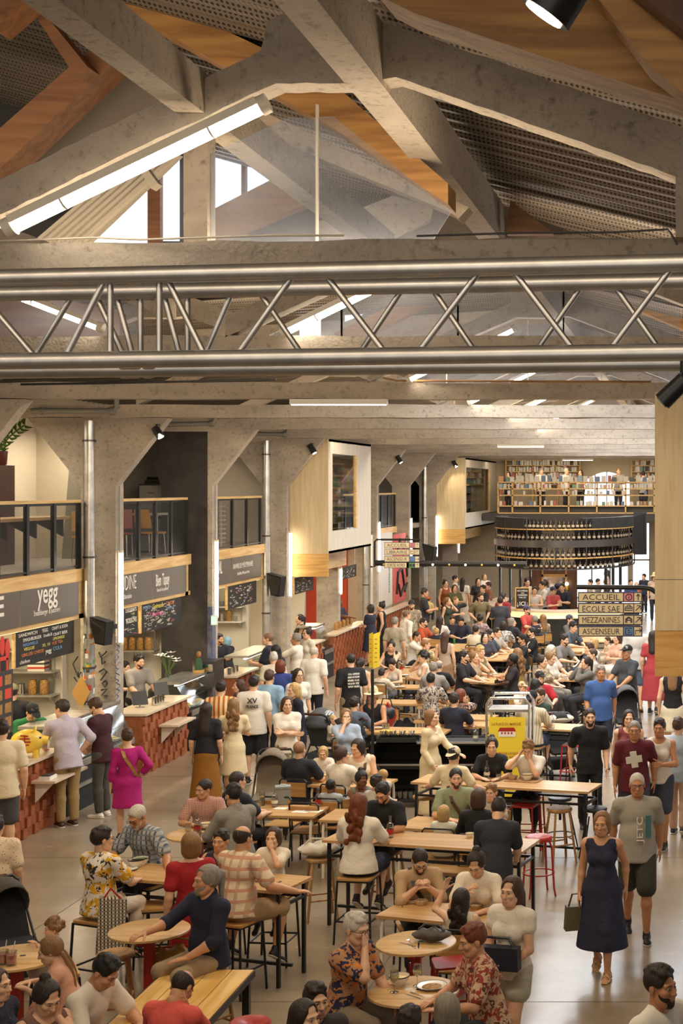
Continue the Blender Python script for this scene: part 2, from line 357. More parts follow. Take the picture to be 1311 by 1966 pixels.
mb.prism([(x, W0, z) for x, z in arc]+[(ax1, W0, 9.6), (ax0, W0, 9.6)], (0, W1-W0, 0))
struct(mb.build('wall_far', M['beigewall']))
def win(name, x0, x1, z0, z1, nx, nz, fr=.05):
    mb = MB(); mb.box(x0, x1, W0+.32, W0+.34, z0, z1); o = struct(mb.build(name, M['pane']))
    mb = MB()
    for i in range(nx+1): x = x0+(x1-x0)*i/nx; mb.box(x-fr/2, x+fr/2, W0+.2, W0+.3, z0, z1)
    for j in range(nz+1): z = z0+(z1-z0)*j/nz; mb.box(x0, x1, W0+.2, W0+.3, z-fr/2, z+fr/2)
    mb.build('window_frame', M['grey'], o); return o
win('door_1', dx0, dx1, 0, dzt, 1, 2, .07); win('door_2', bx0, bx1, 0, bzt, 3, 1, .06); win('window_1', ax0, ax1, azb, azt+.02, 4, 3, .04)
# ---------------- tie beams, columns with haunches
colX0, colX1 = -10.35, -9.75
for i, Y in enumerate(FRAMES[1:]):
    mb = MB(); n = 36
    r = random.Random(i)
    top = [(-14.3+20.5*k/n, 6.39+r.uniform(-.012, .012)) for k in range(n+1)]; bot = [(-14.3+20.5*k/n, 6.17+r.uniform(-.01, .01)) for k in range(n+1)]
    mb.prism([(x, Y, z) for x, z in top]+[(x, Y, z) for x, z in reversed(bot)], (0, .26, 0))
    struct(mb.build('tie_beam', M['concrete']))
    dark = abs(Y-30.3) < .1
    mb = MB()
    x0 = -10.78 if dark else colX0
    mb.prism([(x0, Y, 0), (colX1, Y, 0), (colX1, Y, 5.02), (-8.86, Y, 6.165), (-11.25, Y, 6.165), (x0, Y, 5.02)], (0, .24, 0))
    mb.box(x0+.02, colX1-.03, Y+.03, Y+.42, 0, 6.2)
    col = struct(mb.build('column', M['concrete']))
    if dark:
        mb = MB(); mb.prism([(x0-.01, Y-.012, 0), (colX1-.1, Y-.012, 0), (colX1-.1, Y-.012, 5.2), (colX1-.1, Y-.012, 6.12), (-11.2, Y-.012, 6.12), (x0-.01, Y-.012, 5.0)], (0, .01, 0)); mb.build('black_paint', M['blackpaint'], col)
        mb = MB(); mb.box(colX1-.1, colX1+.004, Y-.014, Y+.2, 0, 2.55); mb.build('blue_paint', M['blue_paint'], col)
# right-hand columns (outside this view but carrying the same beams)
for Y in FRAMES[1:]:
    mb = MB(); mb.box(5.75, 6.2, Y, Y+.4, 0, 6.2); struct(mb.build('column', M['concrete']))
# ---------------- front frame: traced outline, its plane turned by about a degree and a half
fy = lambda x: 8.46-.36*x/1311.0
def fp(x, y, dy=0): return at(x, y, fy(x)+dy)
poly = [(-120,404),(0,345),(250,222),(500,97),(513,40),(600,-6),(690,20),(775,55),(1040,148),(1311,245),(1420,285),(1420,378),(1300,340),(1040,246),(760,148),(700,158),(530,160),(250,290),(0,412),(-120,470)]
def rough_poly(pts, k, amp, seed):
    r = random.Random(seed); out = []
    for i, p in enumerate(pts):
        q = pts[(i+1) % len(pts)]; n = max(1, int(math.dist(p, q)/k))
        for j in range(n):
            t_ = j/n; a = amp if j else 0; out.append((p[0]+(q[0]-p[0])*t_+r.uniform(-a, a), p[1]+(q[1]-p[1])*t_+r.uniform(-a, a)))
    return out
pts = [fp(x, y) for x, y in rough_poly(poly, 26, 1.6, 3)]
mb = MB(); mb.prism(pts, (0, .2, 0)); struct(mb.build('roof_frame', M['concrete']))
shape = [(fp(x, y).x, fp(x, y).z) for x, y in poly]
mb = MB(); a0, a1 = fp(-1400, 470), fp(1700, 444)
a0 = Vector((-9.9, 8.70, 6.385)); a1 = Vector((6.2, 7.99, 6.385))
r = random.Random(5); n = 60
mb.prism([a0.lerp(a1, k/n)+Vector((0,0,r.uniform(-.008,.008))) for k in range(n+1)]+[a0.lerp(a1, k/n)+Vector((0,0,-.235+r.uniform(-.008,.008))) for k in range(n, -1, -1)], (0, .24, 0))
struct(mb.build('tie_beam', M['concrete']))
mb = MB(); mb.prism([fp(1297,330), fp(1345,330), fp(1345,455), fp(1297,455)], (0, .2, 0)); struct(mb.build('roof_post', M['concrete']))
for Y in FRAMES[1:6]:                     # the same lantern frame repeats bay by bay, with a second lantern beside it
    for dx in (0, -5.1):
        mb = MB(); mb.prism([(x+dx, Y, z) for x, z in shape], (0, .2, 0)); struct(mb.build('roof_frame', M['concrete']))
# ---------------- long concrete ridge beam and purlins
mb = MB(); mb.box(-1.91, -1.71, 3.5, 58, 7.23, 7.58); struct(mb.build('ridge_beam', M['concrete']))
mb = MB(); mb.box(-2.89, -2.73, 3.8, 13.7, 7.10, 7.33); struct(mb.build('roof_purlin', M['concrete_dark']))
mb = MB(); mb.box(-2.97, -2.83, 8.7, 8.85, 6.35, 7.42); struct(mb.build('roof_post', M['concrete_dark']))
def slab(name, px, Y, d, m):              # sloping member traced in the photo and given its own distance and depth
    mb = MB(); mb.prism([at(x, y, Y) for x, y in px], (0, d, 0)); return struct(mb.build(name, m))
slab('roof_rafter', [(455,238),(500,212),(900,398),(880,420),(865,408)], 10.6, .22, M['concrete_dark'])
slab('roof_rafter', [(610,425),(680,405),(830,345),(865,400),(770,452),(610,452)], 15.9, .2, M['concrete_dark'])
slab('timber_rafter', [(130,-44),(310,0),(510,95),(660,178),(860,352),(860,392),(640,246),(440,132),(205,0)], 10.1, .34, M['glulam'])
slab('timber_rafter', [(-30,272),(170,96),(216,108),(216,120),(-30,352)], 10.4, .3, M['redwood'])
slab('timber_strut', [(58,16),(82,22),(168,128),(150,146),(140,140)], 10.2, .2, M['redwood'])
slab('timber_rafter', [(-20,-30),(75,-30),(-20,52)], 9.8, .3, M['redwood'])
slab('timber_rafter', [(690,-60),(1340,-60),(1340,203),(1040,108),(795,25),(735,-5)], 6.6, .3, M['glulam'])
slab('timber_rafter', [(1120,-40),(1200,-40),(1340,70),(1340,200),(1250,130)], 6.2, .2, M['glulam'])
slab('timber_rafter', [(1190,-40),(1340,-40),(1340,80)], 6.0, .15, M['brownwood'])
slab('timber_rafter', [(388,412),(530,340),(610,300),(700,330),(640,370),(400,470)], 16.2, .2, M['redwood'])
slab('timber_rafter', [(980,384),(1060,446),(970,446)], 13.2, .2, M['redwood'])
slab('wall_board', [(-40,330),(215,100),(330,120),(400,140),(400,190),(100,320),(-40,380)], 11.0, .04, mat('grey_board', srgb('#6E655C'), .8))
# gable above the second bay: grey boarding with daylit panes between studs
mb = MB(); mb.prism([at(-60,470,17.0), at(-60,120,17.0), at(190,40,17.0), at(700,120,17.0), at(900,470,17.0)], (0, .08, 0)); gable = struct(mb.build('wall_gable', M['darkgrey']))
for k, p in enumerate([[(150,470),(282,348),(282,470)], [(308,330),(343,296),(343,462),(308,462)], [(388,262),(440,240),(463,256),(463,378),(388,412)], [(469,262),(560,318),(525,346),(469,374)]]):
    mb = MB(); mb.prism([at(x, y, 16.9) for x, y in p], (0, .03, 0)); struct(mb.build('window_%d' % (k+2), M['pane']))
slab('timber_stud', [(283,340),(307,330),(307,466),(283,466)], 16.75, .1, M['redwood'])
slab('timber_stud', [(463,250),(470,250),(470,400),(463,400)], 16.75, .1, M['redwood'])
slab('timber_block', [(265,325),(278,318),(303,352),(290,362)], 15.5, .15, M['plaster'])
mb = MB()                                 # ribbed roof sheet running down to the eaves beyond the frame
for k in range(12):
    t0 = k/12.; p = at(70+100*t0, 464, 16.2); q = at(300+48*t0, 268+32*t0, 16.2); mb.bar(p+Vector((0,.03*(k%2),0)), q+Vector((0,.03*(k%2),0)), .034, .05, (0,1,0))
mb.prism([at(60,470,16.35), at(172,470,16.35), at(350,300,16.35), at(298,266,16.35)], (0,.03,0)); struct(mb.build('roof_sheet', M['plaster']))
for k, p in enumerate([[(662,600),(690,560),(772,560),(745,585),(662,617)], [(575,612),(615,596),(615,650),(575,650)]]):
    mb = MB(); mb.prism([at(x, y, 22.6) for x, y in p], (0, .03, 0)); struct(mb.build('window_%d' % (k+6), M['pane']))
slab('wall_gable', [(340,664),(420,560),(560,500),(900,500),(1020,560),(1200,664)], 23.0, .08, M['concrete_dark'])
slab('timber_rafter', [(640,640),(880,520),(905,540),(670,664)], 22.0, .2, M['redwood'])
slab('timber_rafter', [(1080,535),(1200,540),(1330,600),(1330,640)], 21.0, .3, M['glulam'])
slab('timber_rafter', [(-40,590),(60,560),(230,600),(230,650),(-40,660)], 17.5, .2, M['redwood'])
# gable glass in the frames, reflected daylight painted on as pale haze
for Y, dx in ((8.75, 0), (14.05, 0), (14.05, -5.1), (20.1, 0)):
    mb = MB(); P = [(x+dx, Y, z) for x, z in (((-4.05,6.4),(-2.38,7.17),(-1.7,7.22),(-.1,6.75),(-.1,6.4)) if Y > 9 else ((-2.83,6.4),(-2.83,6.96),(-2.38,7.17),(-2.1,7.18),(-1.41,6.62),(-1.55,6.4)))]
    mb.prism(P, (0, .012, 0)); g_ = struct(mb.build('roof_glazing', M['hazeglass']))
    mb = MB()
    for x in ((-3.3, -2.2, -1.2) if Y > 9 else (-2.2,)): mb.box(x-.006, x+.006, Y-.01, Y+.02, 6.4, 6.4+min((x+4.05)*.46, .8-(x+1.7)*.29))
    mb.build('glazing_bar', M['white_metal'], g_)
# ribbed, perforated roof deck on both slopes
md = bpy.data.materials.new('perforated_deck'); t, b = nt(md); b.inputs['Metallic'].default_value = .55; b.inputs['Roughness'].default_value = .42
g = N(t, 'ShaderNodeNewGeometry'); mp = N(t, 'ShaderNodeMapping'); mp.inputs['Scale'].default_value = (28, 28, 0); t.links.new(g.outputs['Position'], mp.inputs[0])
vo = N(t, 'ShaderNodeTexVoronoi', i_Scale=1.0, i_Randomness=0.0); t.links.new(mp.outputs[0], vo.inputs['Vector'])
lt = N(t, 'ShaderNodeMath', operation='LESS_THAN'); lt.inputs[1].default_value = .3; t.links.new(vo.outputs['Distance'], lt.inputs[0])
mx = N(t, 'ShaderNodeMix', data_type='RGBA'); t.links.new(lt.outputs[0], mx.inputs[0]); mx.inputs[6].default_value = (.20,.165,.13,1); mx.inputs[7].default_value = (.03,.025,.02,1); t.links.new(mx.outputs[2], b.inputs['Base Color'])
def deck(name, x0, z0, x1, z1, y0, y1):
    mb = MB(); n = int((y1-y0)/.075); vs = []
    for k in range(n+1):
        y = y0+(y1-y0)*k/n; o = (0, .045, .045, 0)[k % 4]; vs += [(x0, y, z0+o), (x1, y, z1+o)]
    mb.add(vs, [(2*k, 2*k+1, 2*k+3, 2*k+2) for k in range(n)]); return struct(mb.build(name, md))
deck('ceiling', -1.9, 7.80, 6.3, 5.1+.7, 2, 67)
deck('ceiling', -14.4, 7.0, -1.9, 7.80, 17, 67)
deck('ceiling', -14.4, 11.2, -1.9, 7.75, 2, 17.1)
mb = MB(); mb.box(-14.4, 6.3, -4, 2.1, 9.8, 10); struct(mb.build('ceiling', M['concrete_dark']))
mb = MB(); mb.box(-14.4, 6.3, -4, 69, 11.4, 11.6); struct(mb.build('roof', M['darkgrey']))
# ---------------- upper floor on the left: slab, edge timber, back walls
MX = -10.2
bays = [(14.0, 25.0), (25.6, 30.2), (30.75, 35.8), (41.4, 46.1), (46.6, 51.4)]
mb = MB(); mb.box(-14.3, MX-.06, 10, 66, 3.46, 3.63); struct(mb.build('floor_upper', M['concrete_dark']))
for y0, y1 in bays:
    mb = MB(); mb.box(MX-.06, MX+.05, y0, y1, 3.42, 3.63); struct(mb.build('trim_edge_timber', M['pine']))
mb = MB(); mb.box(-12.9, -12.75, 10, 66, 0, 3.46); struct(mb.build('wall_kitchen', M['whitetile']))
mb = MB(); mb.box(-12.75, -12.6, 10, 28.6, 3.63, 6.4); mb.box(-12.75, -11.3, 28.6, 28.7, 3.63, 6.2); struct(mb.build('wall_upper', M['beigewall']))
for y in FRAMES[2:10]:                     # partitions between the stalls
    mb = MB(); mb.box(-12.8, -10.72, y+.15, y+.3, 0, 3.46); struct(mb.build('wall_partition', M['redbrick'] if 45 < y < 48 else M['whitetile']))
mb = MB(); mb.box(-12.6, -10.9, 31.3, 31.45, 3.63, 6.3); struct(mb.build('wall_partition', M['grey']))
mb = MB(); mb.box(-13.4, -10.5, 36.6, 36.7, 3.63, 6.3); struct(mb.build('wall_partition', M['plaster']))
mb = MB(); mb.box(-11.2, -11.1, 41.5, 66, 3.63, 6.3); struct(mb.build('wall_upper', M['blackpaint']))
# ceilings inside the stalls are lit by a row of small battens
for y in (20.5, 23.4, 27.6, 33.0, 38.3, 43.5, 48.5):
    area('stall_batten', (-11.0, y, 3.3), (0, math.radians(-20), 0), .12, 2.2, 95, (1, .82, .52))
    if y < 40: area('mezz_fill', (-11.6, y, 6.05), (0, 0, 0), .3, 2.0, 60, (1, .88, .70))  # upstairs light is added to lift the dark mezzanine
# ================================================================ FIXED EQUIPMENT
# ---------------- aluminium truss close to the camera
tr = thing('lighting_truss', 'aluminium lattice truss spanning the hall just in front of the concrete tie beam', 'truss', at(655, 610, 4.5))
tl = Vector(tr.location)
def part(o): o.location = Vector(o.location)-tl; return o
yF = lambda x: 4.48-.31*x/1311.; yR = lambda x: yF(x)+.37
zt, zb = 5.627, 5.376
def ft(x, Y): return Vector(((x-CX)/F*Y, Y, 0))
for yf, z, nm in ((yF, zt, 'chord'), (yF, zb, 'chord'), (yR, zt, 'chord'), (yR, zb, 'chord')):
    mb = MB(); a = ft(-900, yf(-900)); b = ft(1900, yf(1900)); a.z = b.z = z; mb.tube([a, b], .0255, 16)
    for x in (240, 258, 285):
        p = ft(x, yf(x)); p.z = z; d = (b-a).normalized(); mb.tube([p-d*.012, p+d*.012], .0285, 16)
    part(mb.build(nm, M['alu'], tr, True))
def brace(x0, x1, yf):
    a = ft(x0, yf(x0)); a.z = zt; b = ft(x1, yf(x1)); b.z = zb
    mb = MB(); mb.tube([a, b], .0095, 10); part(mb.build('brace', M['alu'], tr, True))
for x0, x1 in ((-60,75),(205,122),(212,212),(306,306),(317,397),(567,450),(620,745),(925,797),(980,1107),(1295,1165),(1350,1480)): brace(x0, x1, yF)
for x0, x1 in ((142,50),(182,250),(222,262),(270,270),(360,360),(313,352),(447,382),(495,597),(775,672),(827,930),(1120,1010),(1175,1285)): brace(x0, x1, yR)
# ---------------- tube lights slung under the lantern frames
def tube_light(a, b, r, label, group=None):
    a, b = Vector(a), Vector(b); o = thing('tube_light', label, 'lamp', a, 0, group); d = (b-a); n = d.normalized()
    mb = MB(); mb.tube([n*.045, d-n*.045], r, 14); mb.build('tube', M['tube'], o, True)
    mb = MB(); up = Vector((0,0,1)); up = (up-n*up.dot(n)).normalized()
    mb.bar(n*.05+up*r*.62, d-n*.05+up*r*.62, r*2.15, r*1.0, up); mb.build('housing', M['white_metal'], o)
    for p, q in ((Vector(), n*.05), (d-n*.05, d)):
        mb = MB(); mb.tube([p, q], r*1.25, 14); mb.build('end_cap', M['white_metal'], o, True)
    for k in (.22, .78):
        mb = MB(); mb.tube([d*k-n*.006, d*k+n*.006], r*1.06, 14); mb.build('clip', M['white_metal'], o, True)
    return o
fa, fb = at(10, 440, 8.15), at(515, 197, 8.15)
tube_light(fa, fb, .045, 'long lit tube light under the left leg of the nearest concrete frame')
for Y, lab in zip(FRAMES[1:6], ['lit tube light behind the truss under the second concrete frame', 'lit tube light glimpsed under the third concrete frame behind the truss', 'short glimpse of lit tube under the fourth concrete frame', 'sliver of lit tube light above the fifth tie beam', 'sliver of lit tube light above the sixth tie beam']):
    tube_light((fa.x, Y-.1, fa.z), (fb.x, Y-.1, fb.z), .045, lab)
tube_light((-6.25, 13.71, 6.78), (-5.42, 13.71, 6.46), .04, 'lit tube light at far left between the truss chords')
def vtube(X, Y, z0, z1, lab):
    o = thing('tube_light', lab, 'lamp', (X+.012, Y, z0)); L = z1-z0
    mb = MB(); mb.tube([(0,0,.03), (0,0,L-.03)], .033, 12); mb.build('tube', M['tube'], o, True)
    mb = MB(); mb.box(-.055, -.03, -.03, .03, .0, L); mb.build('housing', M['white_metal'], o)
    for z in (0, L-.04):
        mb = MB(); mb.tube([(0,0,z), (0,0,z+.04)], .038, 12); mb.build('end_cap', M['white_metal'], o, True)
    mb = MB(); mb.tube([(-.03,0,L), (-.03,0,L+1.1)], .012, 6); mb.build('conduit', M['grey'], o, True)
for Y, lab in zip(FRAMES[3:10], ['vertical tube light on the nearest full concrete column', 'vertical tube light on the edge of the black painted column', 'vertical tube light at the corner of the plywood cabin with loudspeaker', 'vertical tube light under the first cabin by the red wall', 'vertical tube light behind the smaller direction sign', 'vertical tube light left of the second downpipe column', 'vertical tube light beside the farther plywood cabin']):
    z0, z1 = (2.31, 3.91)
    if abs(Y-41.1) < .1: z0, z1 = 2.0, 2.75
    vtube(colX1+.05, Y+.08, z0, z1, lab)
vtube(-9.68, 62.05, 2.2, 3.5, 'most distant vertical tube light by the bar')
# ---------------- linear ceiling housings
for Y, lab in ((19.85, 'white linear ceiling light under the second tie beam behind the truss'), (41.2, 'white linear ceiling light under a tie beam above the bar'), (62.1, 'smallest white linear ceiling light over the library shelves')):
    o = thing('linear_light', lab, 'lamp', (-5.36, Y+.05, 6.1)); mb = MB(); mb.box(0, 1.3, -.05, .05, 0, .07); mb.build('housing', M['white'], o)
    mb = MB(); mb.box(.02, 1.28, -.04, .04, -.012, 0); mb.build('diffuser', M['tube_dim'], o)
# ---------------- spotlights
def spotlight(p, d, r, L, lab, bracket=(0,0,.12), on_=True):
    o = thing('spotlight', lab, 'lamp', p); d = Vector(d).normalized()
    mb = MB(); mb.tube([-d*L/2, d*L/2*.9, d*L/2], [r*.92, r, r], 18); mb.build('can', M['black'], o, True)
    mb = MB(); mb.tube([d*(L/2-.004), d*(L/2+.004)], r*.72, 16); mb.build('lens', M['lampspot'] if on_ else M['grey'], o)
    mb = MB(); mb.tube([Vector((0,0,0)), Vector(bracket)], r*.25, 8); mb.lathe([(r*.5,0),(r*.5,.03)], 12, (bracket[0], bracket[1], bracket[2]-.01)); mb.build('bracket', M['black'], o, True)
    return o
sp = [(303,830,25.1,'black spotlight on the haunch of the nearest full column',.07,.2),(599,862,35.8,'black spotlight above the nearer plywood cabin',.075,.24),(766,882,46.1,'black spotlight on a haunch between the two cabins',.075,.24),(873,891,56.6,'black spotlight above the farther plywood cabin',.08,.25)]
for x, y, Y, lab, r, L in sp: spotlight(at(x, y, Y), (.55,-.1,-.85), r, L, lab)
spotlight(at(1293,750,4.0), (-.75,.1,-.72), .026, .085, 'black spotlight at the right end of the truss', (.03,0,.06), False)
o = spotlight(at(1096,-52,2.6), (-.56,.06,-.83), .05, .17, 'big black spotlight close overhead with a glowing slit', (.05,.1,.14))
spot('cabin_spot', at(600,866,35.75), at(618,900,36.2), 90, WARM, 70); spot('cabin_spot', at(874,894,56.5), at(882,930,56.9), 120, WARM, 70)
spot('column_spot', at(306,833,25.0), at(340,930,25.6), 60, WARM, 60)
# ---------------- drain pipes with clamps
for x, Y, r, lab in ((171, 24.85, .09, 'galvanised downpipe covered in stickers beside the nearest column'), (511, 35.55, .09, 'galvanised downpipe beside the printer mezzanine'), (702, 45.8, .09, 'galvanised downpipe right of the red wall'), (815, 56.3, .1, 'galvanised downpipe left of the farther cabin')):
    X = (x-CX)/F*Y; o = thing('drain_pipe', lab, 'pipe', (X, Y, 0)); mb = MB(); mb.tube([(0,0,0), (0,0,6.1)], r, 20); mb.build('pipe', M['steel'], o, True)
    for z in (1.95, 3.8, 5.75):
        mb = MB(); mb.tube([(0,0,z), (0,0,z+.035)], r*1.15, 20); mb.box(-.04, .04, r, r+.12, z, z+.03); mb.build('clamp', M['dark_steel'], o, True)
    if x == 171:
        mb = MB(); r_ = random.Random(4); cols = ['#D8D2C4', '#B8432C', '#3A6A96', '#E0A030', '#2B2B2B', '#E8E4DA', '#5A8A4A', '#C87838']; ms = [mat('sticker_%d' % i, c, .5) for i, c in enumerate(cols)]
        for k in range(46):
            a = r_.uniform(-2.6, .2); z = r_.uniform(.9, 2.6); w = r_.uniform(.018, .042); h = r_.uniform(.02, .05); q = []
            for da in (-1, 0, 1): q.append((math.cos(a+da*w/r)*(r+.002), math.sin(a+da*w/r)*(r+.002)))
            mb.add([(q[0][0],q[0][1],z-h),(q[1][0],q[1][1],z-h*1.1),(q[2][0],q[2][1],z-h),(q[2][0],q[2][1],z+h),(q[1][0],q[1][1],z+h*1.1),(q[0][0],q[0][1],z+h)], [(0,1,4,5),(1,2,3,4)], r_.randrange(8))
        mb.build('sticker_patch', ms, o)
for (x0, y0, x1, y1, Y, lab) in ((60, 789, 218, 789, 25.15, 'grey sprinkler pipe below the beam at far left'), (312, 815, 408, 813, 30.25, 'grey sprinkler pipe over the black column bay'), (470, 832, 548, 834, 35.85, 'grey sprinkler pipe over the printer mezzanine')):
    p, q = at(x0, y0, Y), at(x1, y1, Y); o = thing('sprinkler_pipe', lab, 'pipe', p); d = q-p
    mb = MB(); mb.tube([(0,0,0), d, d+Vector((.05,0,.06)), d+Vector((.05,0,.25))], .045, 10); mb.build('pipe', M['grey'], o, True)
    mb = MB(); mb.tube([d*.96, d*1.02], .07, 10); mb.tube([d*.1, d*.14], .06, 10); mb.build('coupling', M['grey'], o, True)
# cables on the beams
for pts_, lab in (([(0,463),(180,456),(270,460),(520,452),(660,452)], 'thin pale cable lying along the nearest tie beam'), ([(800,453),(1000,447),(1180,446),(1282,440),(1292,455),(1300,470)], 'black cable along the right end of the nearest tie beam'), ([(40,738),(180,736),(330,733),(530,729)], 'black cable clipped along the second tie beam at left'), ([(735,725),(760,731),(1000,732),(1250,733)], 'orange cable along the second tie beam at right')):
    near = pts_[0][1] < 600; P = [at(x, y, fy(x)-.01 if near else 19.78) for x, y in pts_]
    mb = MB(); mb.tube(P, .006 if near else .014, 6); tag(mb.build('cable', M['glulam'] if 'orange' in lab else M['plaster'] if 'pale' in lab else M['black'], None, True), lab, 'cable')
# loudspeakers on columns
def loudspeaker(p, s, lab):
    o = thing('loudspeaker', lab, 'speaker', p, -.25); mb = MB()
    mb.prism([(-.08*s,-.1*s,-.22*s),(.09*s,-.1*s,-.25*s),(.17*s,-.16*s,.13*s),(-.16*s,-.12*s,.2*s)], (0,.2*s,0)); mb.build('cabinet', M['black_matte'], o)
    mb = MB(); mb.prism([(-.07*s,-.115*s,-.2*s),(.08*s,-.115*s,-.22*s),(.15*s,-.175*s,.11*s),(-.14*s,-.135*s,.18*s)], (0,.02,0)); mb.build('grille', M['darkgrey'], o)
    mb = MB(); mb.box(-.03,.03,.1,.34,-.02,.06); mb.build('bracket', M['black'], o); return o
loudspeaker(at(198,1208,24.75), 1.05, 'black loudspeaker on the sticker covered column'); loudspeaker(at(532,1120,35.4), 1.25, 'black loudspeaker below the nearer plywood cabin'); loudspeaker(at(826,1060,56.2), 1.6, 'black loudspeaker by the farther plywood cabin')
# graffiti on the nearest column
mb = MB(); r_ = random.Random(9)
def gcurve(pts, r=.012, X=None): mb.tube([at(x, y, 25.17) for x, y in pts], r, 5)
gcurve([(190,1252),(193,1262),(202,1254),(205,1250)]); gcurve([(195,1262),(196,1275),(203,1270)]); gcurve([(190,1290),(200,1284),(205,1290),(198,1300),(193,1306)]); gcurve([(203,1306),(196,1312),(202,1320),(206,1312),(203,1306)]); gcurve([(194,1325),(206,1322),(195,1335),(207,1336)]); gcurve([(150,1260),(140,1275),(150,1300),(156,1290)]); gcurve([(142,1300),(156,1320),(150,1290)])
struct(mb.build('graffiti', M['black']))
mb = MB()
for k in range(14):
    z = .9+k*.11; y0 = 25.22+r_.uniform(0,.08); mb.tube([(-9.744, y0+.09*math.sin(j*1.3+k), z+.03*j) for j in range(5)], .007, 5)
struct(mb.build('graffiti', M['blue_paint']))
# ---------------- mezzanine railings
def railing(y0, y1, posts, lab):
    o = thing('railing', lab, 'railing', (MX, y0, 3.63)); L = y1-y0
    mb = MB(); mb.box(-.05, .05, 0, L, 1.1, 1.15); mb.build('handrail', M['pine'], o)
    mb = MB(); mb.box(-.004, .004, 0, L, .06, 1.08); mb.build('wire_mesh', M['wiremesh'], o)
    mb = MB(); mb.box(-.02, .02, 0, L, .03, .06); mb.box(-.015, .015, 0, L, 1.06, 1.1); mb.build('rail', M['black'], o)
    for i in range(posts+1):
        y = L*i/posts; mb = MB(); mb.box(-.03, .03, y-.045, y+.045, 0, 1.1); mb.build('post', M['black'], o)
railing(19.9, 24.75, 5, 'black mesh mezzanine railing above the first food stall'); railing(25.7, 30.0, 5, 'black mesh railing in front of the office chairs upstairs'); railing(30.9, 35.2, 4, 'black mesh railing in front of the upstairs printer'); railing(41.6, 46.0, 4, 'black mesh railing beyond the nearer plywood cabin'); railing(46.7, 51.2, 4, 'black mesh railing left of the farther cabin')
# counter shelf on the first railing
o = thing('leaning_shelf', 'wooden leaning shelf on black brackets behind the first railing', 'shelf', (-10.6, 20, 4.46)); mb = MB(); mb.box(-.3, .3, 0, 4.7, 0, .05); mb.build('board', M['pine'], o)
for k in range(5):
    mb = MB(); y = .4+k*1.0; mb.prism([(-.28,y,0),(.28,y,0),(.28,y,-.28)], (0,.05,0)); mb.build('bracket', M['black'], o)
# ---------------- name panels above the stalls
PX = -10.13
def panel(y0, y1, lab, words):
    o = thing('sign_panel', lab, 'sign', (PX, (y0+y1)/2, 3.15)); mb = MB(); mb.box(-.03, 0, y0-(y0+y1)/2, y1-(y0+y1)/2, -.27, .27); mb.build('board', M['grey_panel'], o)
    for s, px, py, w, h, bold in words:
        p = onX(px, py, PX)-Vector(o.location); text(s, M['letter'], (.004, p.y, p.z), w, h, '+X', o, bold)
panel(20.0, 22.42, 'grey name panel ending in a bold letter E at the left edge', [('E', -2, 1165, .3, .3, .02)])
panel(22.47, 24.6, 'grey name panel with four big rounded white letters', [('yegg', 91, 1150, .74, .33, .012), ('Smashburger & pastrami', 90, 1175, .95, .11, 0)])
panel(25.6, 27.95, 'grey name panel with thin capitals beside the lit tube', [('CLAUDINE', 238, 1120, 1.15, .26, -.008), ('Cuisine Libanaise', 236, 1146, .8, .09, 0)])
panel(28.0, 29.85, 'grey name panel with brush script by the black column', [('Bien Tapay', 312, 1116, .72, .3, .01), ('Guinche bus passion', 311.5, 1132, .62, .09, 0)])
panel(30.9, 32.75, 'grey name panel with tall letters under the printer railing', [('VUAL', 419, 1090, .5, .28, .015), ('maison', 416, 1111, .3, .06, 0)])
panel(32.8, 35.05, 'grey name panel with one long line of small white capitals', [('GRAINES DE MÉDITERRANÉE', 466.5, 1083.5, 1.5, .14, .004), ('Spécialités d\'Afrique du Nord', 467, 1100, .9, .09, 0)])
for y0, y1 in bays[:3]:
    mb = MB(); mb.box(MX-.05, MX+.03, y0, y1, 2.80, 2.88); struct(mb.build('trim_timber', M['pine']))
    mb = MB(); mb.box(MX-.05, MX+.03, y1-.3, y1-.12, 2.80, 3.44); struct(mb.build('trim_timber', M['pine']))
    o = thing('stall_light', 'yellowish lit batten under the name panels of the %s stall' % {14.0: 'nearest', 25.6: 'second', 30.75: 'third'}[y0], 'lamp', (-10.29, y0+.3, 2.78)); mb = MB(); mb.box(-.05, .05, 0, y1-y0-.8, 0, .06); mb.build('diffuser', emis('lit_batten', (1,.80,.35), 2.2), o); mb = MB(); mb.box(-.06,.06,0,y1-y0-.8,.06,.1); mb.build('housing', M['white_metal'], o)
